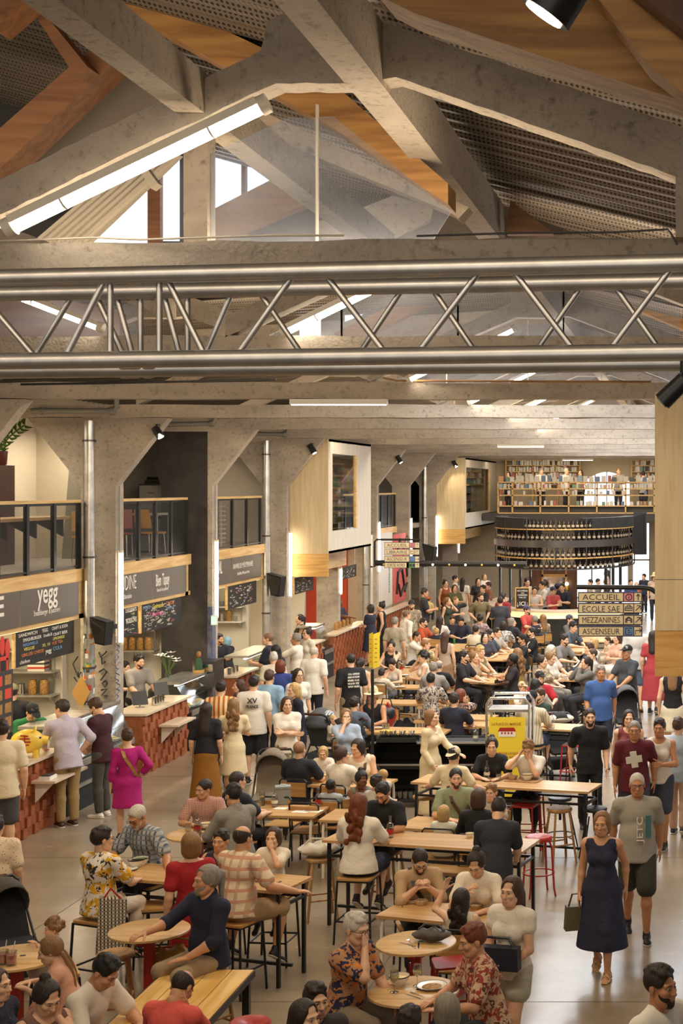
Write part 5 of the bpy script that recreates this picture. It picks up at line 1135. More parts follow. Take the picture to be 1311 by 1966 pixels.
def person(label, hx, hy, pose='stand', a=0, H=1.72, sex='m', fat=0.0, seat=None, lean=0, side=0, yaw=0, nod=0, L='down', R='down', top=('#888888', 'tee'), bottom=('#2A2A30', 'trousers'), hair=('short', 'dark'), skin='light', shoes='#2A2622', beard=None, cap=None, hat=None, glasses=False, Y=None, tz=None, step=0.0, short=None, seatkind=None, group=None, back=0.0, zoff=0.0, knees=None):
    s = H/1.75; child = H < 1.5; hs = s**.5 if child else s**.6; fem = sex == 'f'; A = math.radians(a); Rz = rotm('z', A)
    if seat is None: seat = {'chair': .46, 'bench': .46, 'stool': .72, 'wood': .715, 'red': .715, 'redsq': .71, 'child': .58, 'redlow': .465}.get(seatkind, .46)
    def skeleton(s):
        J = {}; f0, x0, u0 = V3(0,-1,0), V3(1,0,0), V3(0,0,1); le = math.radians(lean); sd = math.radians(side)
        B = rotm('y', sd) @ rotm('x', le); u = B @ u0; f = B @ f0; x = B @ x0
        sit = pose == 'sit'; P_ = V3(0, 0, (seat+.085*s+.01) if sit else .93*s)
        J.update(P=P_, u=u, f=f, x=x, C=P_+u*.34*s, N=P_+u*.535*s, sit=sit)
        sw = (.165 if fem else .185)*s
        for q, sg in (('R',-1),('L',1)):
            J['S'+q] = P_+u*.475*s+x*sg*sw+f*.01; J['H'+q] = P_+x0*sg*.092*s-u0*.01
            if sit:
                kx, kf, kz = knees or (.12, .40, 0); J['K'+q] = J['H'+q]+f0*kf*s+x0*sg*(kx-.08)*s+u0*(kz-.02*s)
                if seat > .55: J['A'+q] = J['K'+q]+V3(0,.10*s,-.40*s); J['A'+q][2] = max(J['A'+q][2], .1)
                else: J['A'+q] = J['K'+q]+f0*.03*s*(1 if q == 'L' else -1.5); J['A'+q][2] = .088
                if J['K'+q][2]-J['A'+q][2] > .44*s: J['A'+q][2] = J['K'+q][2]-.43*s
            else:
                st = step*(1 if q == 'L' else -1)*s; J['A'+q] = V3(sg*.09*s, 0, .088)+f0*st+(V3(0,0,.05) if st < -.05 else 0); mid = (J['H'+q]+J['A'+q])/2; J['K'+q] = mid+f0*(.03+abs(st)*.22)*s+u0*.02
        hb = rotm('z', math.radians(yaw)) ; hn = rotm('x', math.radians(nod)); J['HB'] = B @ hb @ hn if abs(lean) < 60 else hb @ hn
        J['HD'] = J['N']+u*.055*s+f*.012+(J['HB'] @ V3(0,-.012,.095))*hs
        return J
    # place the person so that the head falls where the photo shows it
    if Y is not None and pose == 'stand':
        want = CH-(hy-CY)/F*Y-zoff; s = s*want/skeleton(s)['HD'][2]; hs = s**.5 if child else s**.6
    if Y is not None and pose == 'sit':
        for _ in range(2): hz0 = skeleton(s)['HD'][2]; s *= (CH-(hy-CY)/F*Y-zoff-seat)/(hz0-seat); hs = s**.5 if child else s**.6
    J = skeleton(s); hz_ = J['HD'][2]+zoff; off = Rz @ J['HD']
    if Y is None: Yh = F*(CH-hz_)/(hy-CY)
    else: Yh = Y
    root = V3((hx-CX)/F*Yh, Yh, 0)-V3(off[0], off[1], 0)
    lod = 0 if Yh < 24 else 1; v = .011 if Yh < 14 else .0135 if Yh < 19 else .017 if Yh < 25 else .022 if Yh < 36 else .028
    g_ = thing('person', label, 'person', (root[0], root[1], zoff), A, group)
    sk = tocol(SKINS.get(skin, skin)); u, f, x, P_, N_, C_ = (J[k] for k in ('u','f','x','P','N','C')); B3 = (x, f, u)
    # arms: two-bone reach
    def target(q, sg, kind):
        S = J['S'+q]; hint = V3(sg*.5, .5, -1)
        if kind == 'down': return S+x*sg*.07*s+u*-.52*s+f*.03, V3(sg*.3,.8,-.2), 'in'
        if kind == 'fwd': return S+x*sg*.04*s+u*-.49*s+f*.14*s, V3(sg*.3,.8,-.3), 'in'
        if kind == 'bk': return S+x*sg*.07*s+u*-.49*s-f*.14*s, V3(sg*.3,.8,-.2), 'in'
        if kind == 'table':
            z_ = (tz if tz is not None else J['P'][2]+.22*s)+.03; T = V3(sg*.13*s, P_[1]-.36*s+.08*math.sin(lean*.01), z_); return T+V3(0, min(0, (S[1]-P_[1]))*.8, 0), V3(sg*.9,.25,-.7), 'down'
        if kind == 'eat': return J['HD']+f*.20*hs-u*.20*hs+x*sg*.045, V3(sg*.9,.2,-1), 'in'
        if kind == 'mouth': return J['HD']+(J['HB'] @ V3(sg*.035,-.135,-.10))*hs, V3(sg*.7,-.1,-1), 'face'
        if kind == 'cheek': return J['HD']+(J['HB'] @ V3(sg*.075,-.085,-.13))*hs, V3(sg*.6,-.4,-1), 'face'
        if kind == 'ear': return J['HD']+(J['HB'] @ V3(sg*.13,-.08,-.06))*hs, V3(sg*.8,-.3,-1), 'face'
        if kind == 'hip': return P_+x*sg*.185*s+f*.03*s+u*.07*s, V3(sg*1,.9,.1), 'in'
        if kind == 'cross': return P_+u*(.25 if sg > 0 else .21)*s+f*.19*s-x*sg*.09*s, V3(sg*1,.2,-.8), 'in'
        if kind == 'front': return P_+u*.07*s+f*.21*s+x*sg*.05*s, V3(sg*1,.5,-.6), 'in'
        if kind == 'hold': return P_+u*.24*s+f*.30*s+x*sg*.08*s, V3(sg*.9,.5,-1), 'in'
        if kind == 'reach': return S+f*.50*s-u*.16*s, V3(sg*.6,.3,-1), 'down'
        if kind == 'reachlow': return S+f*.38*s-u*.36*s, V3(sg*.6,.5,-1), 'down'
        if kind == 'out': return S+x*sg*.34*s+f*.22*s-u*.28*s, V3(sg*.3,.6,-1), 'down'
        if kind == 'lap': return P_+f*.30*s+x*sg*.11*s+u*.10*s, V3(sg*.9,.4,-.5), 'down'
        if kind == 'up': return S+f*.25*s+u*.28*s+x*sg*.1, V3(sg*.8,.1,-1), 'face'
        return np.asarray(kind, float), V3(sg*.8,.3,-1), 'down'
    hands = []
    for q, sg, kind in (('R',-1,R), ('L',1,L)):
        S = J['S'+q]; T, hint, pal = target(q, sg, kind); la, lb = .285*s, .255*s; d = T-S; D = np.linalg.norm(d)
        if D > (la+lb)*.985: T = S+d/D*(la+lb)*.985; d = T-S; D = np.linalg.norm(d)
        D = max(D, .08); d = d/max(np.linalg.norm(d), 1e-6); ca = np.clip((la*la+D*D-lb*lb)/(2*la*D), -1, 1); hp = unit(hint-d*(hint@d))
        J['E'+q] = S+d*la*ca+hp*la*math.sqrt(max(1-ca*ca, 0)); J['W'+q] = T; fd = unit(T-J['E'+q])
        pn = {'in': x*-sg, 'down': V3(0,0,-1), 'face': unit(J['HD']-T)}[pal]; hd = fd
        if pal == 'face': hd = unit(fd+V3(0,0,.4))
        if pal == 'down': hd = unit(fd*V3(1,1,.25))
        hands.append((q, sg, T, hd, pn, .12 if kind in ('table','down','lap','fwd','bk') else .30 if kind not in ('eat','hold','mouth') else .62))
    pts = np.array([J[k] for k in J if isinstance(J[k], np.ndarray) and J[k].shape == (3,) and k not in ('u','f','x')])
    lo, hi = pts.min(0)-.22*s, pts.max(0)+.22*s
    w_ = 1+fat
    def torso(q, g, hang=False):
        q.ell(P_+u*.37*s, V3((.148 if fem else .165)*s*(1+fat*.4)+g, .108*s*(1+fat*.5)+g, .19*s), B3, .03)
        q.ell(P_+u*.15*s+f*.012*fat*8*s, V3((.125 if fem else .142)*s*w_+g, .102*s*(1+fat*1.6)+g, .17*s), B3, .04)
        q.ell(P_+u*.02*s, V3((.168 if fem else .16)*s*(1+fat*.6)+g, .122*s*(1+fat*.7)+g, .13*s), B3, .04)
        q.cap(J['SR']-u*.005, J['SL']-u*.005, .056*s+g, .056*s+g, .04)
        for sg in (1,-1): q.cap(N_-u*.01, J['SR' if sg < 0 else 'SL'], .045*s+g, .045*s+g, .03)
        if fem and not child:
            for sg in (1,-1): q.ell(P_+u*.335*s+f*.085*s+x*sg*.07*s, V3(.066,.058,.068)*s+g, B3, .03)
    def arm(q, k, g, frac=2.0, flare=0.0):
        S, E, W = J['S'+k], J['E'+k], J['W'+k]; ra, rb, rc, rd = (.052,.040,.040,.026) if fem else (.058,.044,.045,.029)
        m_ = 1+fat*.3
        if frac <= 1: q.cap(S, S+(E-S)*frac, ra*s*m_+g, (ra+(rb-ra)*frac)*s*m_+g+flare, .03)
        else:
            q.cap(S, E, ra*s*m_+g, rb*s*m_+g, .03); t_ = min(frac-1, 1); e2 = E+(W-E)*t_
            q.cap(E, E+(W-E)*min(.3, t_), rb*s+g, rc*s+g, .02); q.cap(E+(W-E)*min(.3, t_), e2, rc*s+g, (rc+(rd-rc)*t_)*s+g+flare, .02)
    def leg(q, k, g, frac=2.0, flare=0.0):
        H_, K, An = J['H'+k], J['K'+k], J['A'+k]; m_ = 1+fat*.4
        if frac <= 1: q.cap(H_, H_+(K-H_)*frac, .090*s*m_+g, (.090-.030*frac)*s*m_+g+flare, .03)
        else:
            q.cap(H_, K, .090*s*m_+g, .056*s+g, .03); t_ = min(frac-1, 1); c = K+(An-K)*min(.32, t_); q.cap(K, c, .054*s+g, .058*s+g, .02)
            if t_ > .32: q.cap(c, K+(An-K)*t_, .058*s+g, (.058-.024*t_)*s+g+flare, .02)
    # body: one continuous skin surface with head and hands
    q = Vol(lo, hi, v); torso(q, 0)
    for k in 'RL': arm(q, k, 0); leg(q, k, 0)
    q.cap(N_-u*.03*s, J['HD']+(J['HB'] @ V3(0,.02,-.06))*hs, .056*s, .053*hs, .03)
    pc = [(*q.surf(), 0)]
    Mh = J['HB']*hs
    for p in HEADS[lod]: pc.append((p[0] @ Mh.T+J['HD'], p[1], p[2]))
    for k, sg, T, hd, pn, curl in hands:
        z_ = hd; y_ = unit(pn-z_*(pn@z_)); x_ = np.cross(y_, z_); hvs, hfs = hand_pieces(lod, curl); m_ = np.stack([x_, y_, z_], 1)*(s**.8)
        vv = hvs.copy(); ff = hfs
        # thumb towards the body's midline / up: mirror the left and right hands
        want = V3(0,0,1)*.7+f*.6-x*sg*.8
        if x_ @ want < 0: vv[:, 0] *= -1; ff = ff[:, ::-1]
        pc.append((vv @ m_.T+T, ff, 0))
    ftype, fcol = (shoes if isinstance(shoes, tuple) else ('shoe', shoes))
    Fm = rotm('z', 0)
    for k in 'RL':
        an = J['A'+k]; tilt = rotm('x', .55 if (J['sit'] and seat > .55) else (.5 if step and J['A'+k][2] > .1 else 0))
        J['F'+k] = (an, tilt)
        if ftype == 'sandal': fv, ff = misc(('foot', lod), lambda: foot_shape((.006, .011)[lod])); pc.append((fv*s @ tilt.T+an, ff, 0))
    link('body', np_mesh('body', pc, [SKIN, EYEW, IRIS, LIPS]), g_, color=sk)
    def piece(nm, vol, col, m=CLOTH):
        vs, fs = vol.surf()
        if len(fs): return link(nm, np_mesh(nm, [(vs, fs)], [m]), g_, color=tocol(col))
    # lower clothes
    bc, bk = bottom[0], bottom[1]; bm = bottom[2] if len(bottom) > 2 else CLOTH; bl = bottom[3] if len(bottom) > 3 else None
    g1 = .011; dress = bk in ('dress', 'skirt')
    if not dress:
        q = Vol(lo, hi, v); q.ell(P_+u*.02*s, V3((.168 if fem else .16)*s*(1+fat*.6)+g1, .124*s*(1+fat*.7)+g1, .14*s), B3, .04); q.ell(P_+u*.12*s, V3((.13 if fem else .145)*s*w_+g1, .105*s*(1+fat*1.4)+g1, .12*s), B3, .04)
        fr = bl if bl is not None else (.92 if bk == 'shorts' else .45 if bk == 'hot' else 1.93)
        for k in 'RL': leg(q, k, g1+(.008 if bk == 'shorts' else .003), fr, .022 if bk in ('shorts', 'hot') else .012)
        q.plane(P_+u*.115*s, u) if not J['sit'] else q.plane(P_+V3(0,0,.235*s), V3(0,0,1))
        if bk in ('shorts', 'hot'):
            pass
        piece('shorts' if bk in ('shorts','hot') else 'trousers', q, bc, bm)
    else:
        q = Vol(lo-V3(.12,.12,0), hi+V3(.12,.12,0), v); hem = bl if bl is not None else .48
        if not J['sit']:
            q.cap(P_+u*.12*s, P_-u*.02*s, .14*s*w_, .185*s*w_, .03, f, .78); bt = V3(P_[0], P_[1], hem*s)+f*V3(1,1,0)*0; q.cap(P_-u*.02*s, bt, .182*s*w_, (.20+.09*(P_[2]-hem*s))*s*w_, .03, f, .8); [leg(q, k, .03, 1.9, .02) for k in 'RL'] if hem < .7 and step else None; q.plane(bt, V3(0,0,-1))
        else:
            q.ell(P_+u*.02*s, V3(.18*s*w_, .14*s, .14*s), B3, .04)
            for k in 'RL': leg(q, k, .022, 1.25, .02)
            q.cap((J['HR']+J['HL'])/2, (J['KR']+J['KL'])/2, .12*s, .10*s, .05)
        if bk == 'dress': torso(q, .014)
        q.plane(N_+u*.0*s if bk == 'dress' else P_+u*.13*s, u)
        if bk == 'dress':
            q.ell(N_+f*.05*s+u*.02*s, V3(.08,.09,.10)*s, B3, .0, True)
            if not (len(bottom) > 4 and bottom[4]):
                for k, sg in (('R',-1),('L',1)): q.ell(J['S'+k]+x*sg*.03*s, V3(.05,.075,.085)*s, B3, .012, True)
        if bk == 'dress' and len(bottom) > 4 and bottom[4]:
            for k in 'RL': arm(q, k, .012, bottom[4], .012)
        piece('dress' if bk == 'dress' else 'skirt', q, bc, bm)
    # upper clothes
    if top and bk != 'dress':
        tc_, tk = top[0], top[1]; tm = top[2] if len(top) > 2 else CLOTH
        q = Vol(lo, hi, v); g2 = .017; torso(q, g2)
        q.cap(P_+u*.16*s, P_-u*(.16 if not J['sit'] else .05)*s, (.128 if fem else .142)*s*w_+g2, .186*s*(1+fat*.6)+g2, .04, f, .76*(1+fat*.5))
        fr = {'tee': .72, 'short': .5, 'shirt': 1.12, 'long': 1.93, 'tank': 0, 'cap': .3}[tk]
        if fr:
            for k in 'RL': arm(q, k, .013, fr, .014 if fr < 1.5 else .006)
        else:
            for k, sg in (('R',-1),('L',1)): q.ell(J['S'+k]+x*sg*.028*s+u*.005, V3(.05,.075,.085)*s, B3, .012, True)
        hem = {'tank': .06, 'tee': .12, 'shirt': .14, 'long': .12, 'short': .10, 'cap': .08}[tk]
        q.plane(P_-u*(hem*s if not J['sit'] else min(hem, .05)*s), -u)
        q.ell(N_+u*.05*s+f*.05*s, V3(.062,.062,.062)*s if tk != 'tank' else V3(.095,.10,.12)*s, B3, .006, True)
        if tk == 'shirt': pass
        piece('shirt' if tk in ('shirt','long') else 'top', q, tc_, tm)
        if tk == 'shirt':
            q = Vol(N_-.16, N_+.16, min(v, .014)); q.cap(N_-u*.025*s-f*.01, N_+u*.03*s-f*.012, .080*s, .066*s, 0); q.cap(N_-u*.06*s-f*.0, N_+u*.08*s-f*.01, .060*s, .056*s, 0) if False else None
            q.ell(N_+u*.03*s-f*.005, V3(.057,.06,.09)*s, B3, 0, True); q.ell(N_+f*.085*s+u*.01*s, V3(.03,.05,.06)*s, B3, .0, True); piece('collar', q, tc_, tm)
    # shoes
    for k in 'RL':
        an, tilt = J['F'+k]; me = misc(('shoe', lod), lambda: np_mesh('shoe', shoe_shape((.0065, .011)[lod]), [SHOEM, SOLE])) if ftype == 'shoe' else misc('sandal', sandal_shape)
        o = link('shoe' if ftype == 'shoe' else 'sandal', me, g_, color=tocol(fcol)); o.matrix_basis = Matrix.Translation(an.tolist()) @ Matrix(tilt.tolist()).to_4x4() @ Matrix.Scale(s, 4)
    # hair, beard, hats, glasses
    HM = Matrix.Translation(J['HD'].tolist()) @ Matrix(J['HB'].tolist()).to_4x4() @ Matrix.Scale(hs, 4)
    hc = tocol(HAIRS.get(hair[1], hair[1]))
    if hair[0]: o = link('hair', hair_mesh(hair[0], lod), g_, color=hc); o.matrix_basis = HM
    if beard: o = link('beard', misc(('beard', lod), lambda: np_mesh('beard', beard_shape((.007, .011)[lod]), [HAIRM])), g_, color=tocol(HAIRS.get(beard, beard))); o.matrix_basis = HM
    if cap: o = link('cap', misc(('cap', lod), lambda: np_mesh('cap', cap_shape((.006, .01)[lod]), [CLOTH])), g_, color=tocol(cap)); o.matrix_basis = HM @ Matrix.Translation((0,.006,.012)) @ Matrix.Rotation(-.12, 4, 'X') @ (Matrix.Rotation(PI, 4, 'Z') if back else Matrix())
    if hat: o = link('hat', misc(('hat', lod), lambda: np_mesh('hat', hat_shape((.008, .012)[lod]), [CLOTH])), g_, color=tocol(hat)); o.matrix_basis = HM
    if glasses: o = link('glasses', misc('glasses', glasses_shape), g_); o.matrix_basis = HM
    info = dict(o=g_, root=root, J=J, Rz=Rz, A=A, seat=seat, kind=seatkind, short=short or label, s=s, pose=pose)
    info['w'] = lambda k, d=V3(0,0,0): (lambda p: Vector((p[0]+root[0], p[1]+root[1], p[2]+zoff)))(Rz @ (J[k]+d))
    PEOPLE.append(info); return info
# ================================================================ SEATS, TABLES, TABLEWARE (each kind built once, then copied with its parts)
class Kit:
    """one kind of thing: list of (part name, mesh); each use makes a thing with its own part objects sharing the mesh data"""
    def __init__(s, name, cat, parts): s.name, s.cat, s.parts, s.first = name, cat, parts, None
    def put(s, label, loc, rz=0, group=None, scale=None):
        o = thing(s.name, label, s.cat, loc, rz, group)
        if scale: o.scale = (scale,)*3 if not isinstance(scale, tuple) else scale
        if s.first is None:
            s.first = [link(nm, me, o) for nm, me in s.parts]
        else:
            for p in s.first:
                c = p.copy(); COL.objects.link(c); c.parent = o
        return o
def leg4(w, d, h, r, m, splay=0.0, n=8, top=None):
    out = []
    for sx in (-1, 1):
        for sy in (-1, 1):
            mb = MB(); mb.tube([(sx*w, sy*d, h), (sx*(w+splay), sy*(d+splay), 0)], r, n); out.append(('leg', mb.mesh('leg', m, True)))
    return out
def bx(nm, m, *a): mb = MB(); mb.box(*a); return (nm, mb.mesh(nm, m))
def tb(nm, m, r, *paths):
    mb = MB()
    for p in paths: mb.tube(p, r, 8)
    return (nm, mb.mesh(nm, m, True))
def disc(nm, m, r, z0, z1, n=28, rr=.01):
    mb = MB(); mb.lathe([(r-rr, z0), (r, z0+rr), (r, z1-rr), (r-rr, z1)], n); return (nm, mb.mesh(nm, m, True))
def panel_rounded(nm, m, w, d, z0, z1, dish=.0):
    mb = MB(); P_ = []
    for cx, cy, a0 in ((w-.04,d-.04,0),(-w+.04,d-.04,PI/2),(-w+.04,-d+.04,PI),(w-.04,-d+.04,1.5*PI)):
        for k in range(5): a = a0+k*PI/8; P_.append((cx+.04*math.cos(a), cy+.04*math.sin(a), z0))
    mb.prism(P_[::-1], (0,0,z1-z0)); return (nm, mb.mesh(nm, m))
# local front of every seat is -Y, as for the people
KITS = {}
mb = MB(); mb.prism([(-.19,.17,.60),(.19,.17,.60),(.19,.175,.80),(-.19,.175,.80)], (0,.012,0)); back_me = mb.mesh('backrest', M['plywood_seat'])
KITS['chair'] = Kit('school_chair', 'chair', [panel_rounded('seat', M['plywood_seat'], .2, .2, .445, .46), ('backrest', back_me), tb('back_frame', M['black'], .012, [(-.2,.16,.44),(-.2,.19,.82),(-.17,.195,.85),(.17,.195,.85),(.2,.19,.82),(.2,.16,.44)]), tb('seat_frame', M['black'], .011, [(-.19,-.18,.437),(.19,-.18,.437),(.19,.17,.437),(-.19,.17,.437),(-.19,-.18,.437)])]+leg4(.19,.17,.44,.012,M['black'],.02))
KITS['stool'] = Kit('bar_stool', 'stool', [panel_rounded('seat', M['plywood_seat'], .19, .18, .695, .72), tb('seat_frame', M['black'], .012, [(-.18,-.17,.685),(.18,-.17,.685),(.18,.17,.685),(-.18,.17,.685),(-.18,-.17,.685)]), tb('footrest', M['black'], .011, [(-.195,-.185,.25),(.195,-.185,.25),(.195,.185,.25),(-.195,.185,.25),(-.195,-.185,.25)])]+leg4(.18,.17,.69,.013,M['black'],.03))
mb = MB(); mb.lathe([(0,.665),(.155,.665),(.17,.68),(.17,.70),(.155,.715),(.10,.708),(0,.705)], 28); ws = mb.mesh('seat', M['stool_wood'], True)
KITS['wood'] = Kit('wooden_stool', 'stool', [('seat', ws), tb('stretcher', M['stool_wood'], .012, [(-.145,-.145,.24),(.145,-.145,.24)], [(-.145,.145,.24),(.145,.145,.24)], [(-.14,-.14,.30),(-.14,.14,.30)], [(.14,-.14,.30),(.14,.14,.30)])]+leg4(.10,.10,.67,.017,M['stool_wood'],.07))
mb = MB(); mb.lathe([(0,.70),(.04,.70),(.06,.712),(.15,.718),(.168,.70),(.165,.67),(.155,.67)], 28); rs = mb.mesh('seat', M['red'], True)
rl = []
for sx in (-1,1):
    for sy in (-1,1): mb = MB(); mb.tube([(sx*.10,sy*.10,.68),(sx*.125,sy*.125,.60),(sx*.15,sy*.15,.1),(sx*.165,sy*.165,0)], .013, 8); rl.append(('leg', mb.mesh('leg', M['red'], True)))
ring = [(.19*math.cos(a), .19*math.sin(a), .27) for a in np.linspace(0, 2*PI, 25)]
KITS['red'] = Kit('red_metal_stool', 'stool', [('seat', rs), tb('footrest', M['red'], .01, ring)]+rl)
KITS['redsq'] = Kit('red_square_stool', 'stool', [panel_rounded('seat', M['red'], .17, .17, .69, .71), tb('footrest', M['red'], .01, [(-.185,-.185,.28),(.185,-.185,.28),(.185,.185,.28),(-.185,.185,.28),(-.185,-.185,.28)])]+leg4(.155,.155,.69,.013,M['red'],.03))
mb = MB(); mb.lathe([(0,.70),(.05,.70),(.155,.715),(.165,.70),(.16,.675),(0,.675)], 28); bs = mb.mesh('seat', M['black'], True)
KITS['blackround'] = Kit('black_round_stool', 'stool', [('seat', bs), tb('spindle', M['black'], .02, [(0,0,.68),(0,0,.40)]), tb('footrest', M['black'], .009, [(p[0],p[1],.2) for p in ring])]+leg4(.09,.09,.62,.011,M['black'],.10))
KITS['redlow'] = Kit('red_metal_chair', 'chair', [panel_rounded('seat', M['red'], .2, .2, .445, .465), tb('back_frame', M['red'], .013, [(-.19,.17,.45),(-.19,.2,.75),(.19,.2,.75),(.19,.17,.45)])]+leg4(.18,.17,.45,.014,M['red'],.02))
KITS['bench'] = Kit('short_bench', 'bench', [bx('seat', M['oak'], -.3,.3,-.17,.17,.42,.46)]+leg4(.26,.13,.42,.014,M['white_metal'],.0))
KITS['child'] = Kit('high_stool', 'stool', [panel_rounded('seat', M['plywood_seat'], .17, .17, .56, .58)]+leg4(.15,.15,.56,.012,M['black'],.03))
def seat_at(kind, X, Y, rz, label, group=None): return KITS[kind].put(label, (X, Y, 0), rz, group)
# ---------------- tables
TAB = {}
def table(key, c, L, W, h, rot, style, label, topm=None):
    rz = math.radians(rot); o = thing('table' if style != 'picnic' else 'picnic_table', label, 'table', (c[0], c[1], 0), rz); TAB[key] = (o, h, c, L, W, rz)
    tm = topm or M['oak']; l, w = L/2, W/2
    if style == 'picnic':
        for k in range(4): mb = MB(); x0 = -l+L*k/4; mb.box(x0+.004, x0+L/4-.004, -w, w, h-.045, h); mb.build('plank', M['picnic'], o)
        mb = MB(); mb.box(-l-.012,-l,-w,w,h-.06,h-.002); mb.box(l,l+.012,-w,w,h-.06,h-.002); mb.box(-l,l,-w-.012,-w,h-.06,h-.002); mb.box(-l,l,w,w+.012,h-.06,h-.002); mb.build('edge_frame', M['black'], o)
        for sx in (-1,1):
            for sy in (-1,1): mb = MB(); mb.box(sx*(l-.05)-.03, sx*(l-.05)+.03, sy*(w-.06)-.03, sy*(w-.06)+.03, 0, h-.045); mb.build('leg', M['black'], o)
        return o
    mb = MB(); mb.box(-l, l, -w, w, h-.03, h); mb.build('top', tm, o)
    if style == 'white':
        for sx in (-1,1):
            mb = MB(); x = sx*(l-.05); mb.tube([(x,-w+.04,0),(x,-w+.04,h-.12),(x,-w+.06,h-.06),(x,-w+.1,h-.045),(x,w-.1,h-.045),(x,w-.06,h-.06),(x,w-.04,h-.12),(x,w-.04,0)], .018, 10); mb.build('leg', M['white_metal'], o, True)
        mb = MB(); mb.tube([(-l+.05,-w+.1,h-.045),(l-.05,-w+.1,h-.045)], .013, 8); mb.tube([(-l+.05,w-.1,h-.045),(l-.05,w-.1,h-.045)], .013, 8); mb.build('rail', M['white_metal'], o, True)
    else:
        for sx in (-1,1):
            for sy in (-1,1): mb = MB(); mb.box(sx*(l-.06)-.017, sx*(l-.06)+.017, sy*(w-.06)-.017, sy*(w-.06)+.017, 0, h-.03); mb.build('leg', M['black'], o)
        mb = MB(); z = h-.20; mb.box(-l+.06,l-.06,-w+.045,-w+.075,z,z+.03); mb.box(-l+.06,l-.06,w-.075,w-.045,z,z+.03); mb.box(-l+.045,-l+.075,-w+.06,w-.06,z,z+.03); mb.box(l-.075,l-.045,-w+.06,w-.06,z,z+.03)
        mb.box(-l+.05,l-.05,-.015,.015,.14,.17); mb.build('rail', M['black'], o)
    return o
def rtable(key, px, py, d, h, label):
    p = on(px, py, h); o = thing('round_table', label, 'table', (p.x, p.y, 0)); TAB[key] = (o, h, (p.x, p.y), d, d, 0); r_ = d/2
    mb = MB(); mb.lathe([(r_-.012,h-.03),(r_,h-.024),(r_,h-.006),(r_-.008,h),(0,h)], 48); mb.build('top', M['oak_round'], o, True)
    mb = MB(); mb.box(-.04,.04,-.04,.04,.02,h-.03); mb.build('pedestal', M['red'], o)
    mb = MB(); mb.box(-.26,.26,-.025,.025,h-.075,h-.03); mb.box(-.025,.025,-.26,.26,h-.075,h-.03); mb.build('top_support', M['red'], o)
    mb = MB(); mb.box(-.28,.28,-.04,.04,0,.04); mb.box(-.04,.04,-.28,.28,0,.04); mb.build('base', M['red'], o)
    mb = MB(); mb.cbox((.04,.02,h+.002), .045, .03, .003, .2); mb.build('table_tag', M['black'], o)
    return o
table('T1', (-4.98,15.3), 2.08, .60, .98, -16, 'bar', 'long high table shared by the grey bearded man and the girl with a drink')
rtable('T2', 287, 1784, .71, .98, 'empty round table on a red pedestal behind the tan satchel')
table('T3', (-4.22,12.33), .77, 1.45, .75, 0, 'picnic', 'yellow pine plank table in front of the man in coral')
rtable('T5', 382, 1600, .72, .98, 'round table crowded with plates between the two men in shirts')
table('T6', (-5.32,19.5), 1.0, .66, .75, -6, 'white', 'low white legged table with a water bottle and open papers')
table('T6b', (-4.4,19.22), .62, .66, .75, -6, 'white', 'low white legged table beside the small boy in grey')
table('T7', (-2.95,16.9), 2.4, .60, .98, -13, 'bar', 'long high table in front of the curly haired woman in white')
table('T8', (-2.45,14.82), 1.22, .60, .75, -17, 'white', 'low white legged table where the couple and girl eat')
rtable('T9', 799, 1808, .70, .98, 'round table holding a dark handbag and loose cutlery')
rtable('T10', 794, 1901, .72, .98, 'nearest round table with two wine glasses and a bowl')
table('T11', (-2.50,20.15), 2.55, .58, .98, -15, 'bar', 'long high table in front of the yellow poster trolley')
table('T12', (-3.05,18.68), 1.15, .66, .75, -15, 'white', 'low white legged table of the man in green polo')
table('T13', (-4.85,21.35), 1.1, .66, .75, -10, 'white', 'low family table in front of the woman in white vest')
table('T14', (-4.95,25.9), 1.5, .62, .75, -6, 'white', 'low table with glasses and a yellow purse by the red backpack')
table('T15', (-5.5,29.3), 1.5, .60, .75, -5, 'white', 'narrow low table behind the straw hat')
table('T16', (-5.45,31.5), 1.5, .60, .75, -5, 'bar', 'narrow low table behind the boy in green')
table('T17', (-4.15,27.4), 1.1, .6, .75, -8, 'white', 'white low table left of the poster trolley')
table('T18', (-4.05,26.58), 1.1, .6, .75, -8, 'white', 'nearer white low table left of the poster trolley')
table('T19', (-2.7,25.0), 1.7, .62, .98, -14, 'bar', 'high table behind the poster trolley with a striped shirt man')
table('T20', (-4.15,31.2), .6, 1.6, .98, -10, 'bar', 'high dark legged table of the man in black with glasses')
table('T21', (-2.5,31.4), .85, 1.2, .98, -10, 'bar', 'busy table of trays beside the woman in grey long sleeves')
table('T22', (-2.95,36.4), .9, 1.6, .98, -8, 'bar', 'wooden table beyond the man in the grey tee')
table('T23', (-6.2,39.3), 1.0, 1.7, .75, -8, 'bar', 'wooden table with a green can in the far crowd')
table('T24', (-6.35,33.8), .95, 2.2, .75, -8, 'bar', 'pine table of the woman with curly black hair')
table('T25', (-4.6,37.6), .7, 2.6, .75, -8, 'bar', 'long crowded table in the middle distance')
table('T26', (-2.6,41.5), .9, 1.6, .75, -8, 'bar', 'wooden table near the large direction sign')
# left round table at the frame edge
rtable('T27', 33, 1836, .74, .98, 'round table with pink drinks at the left edge')
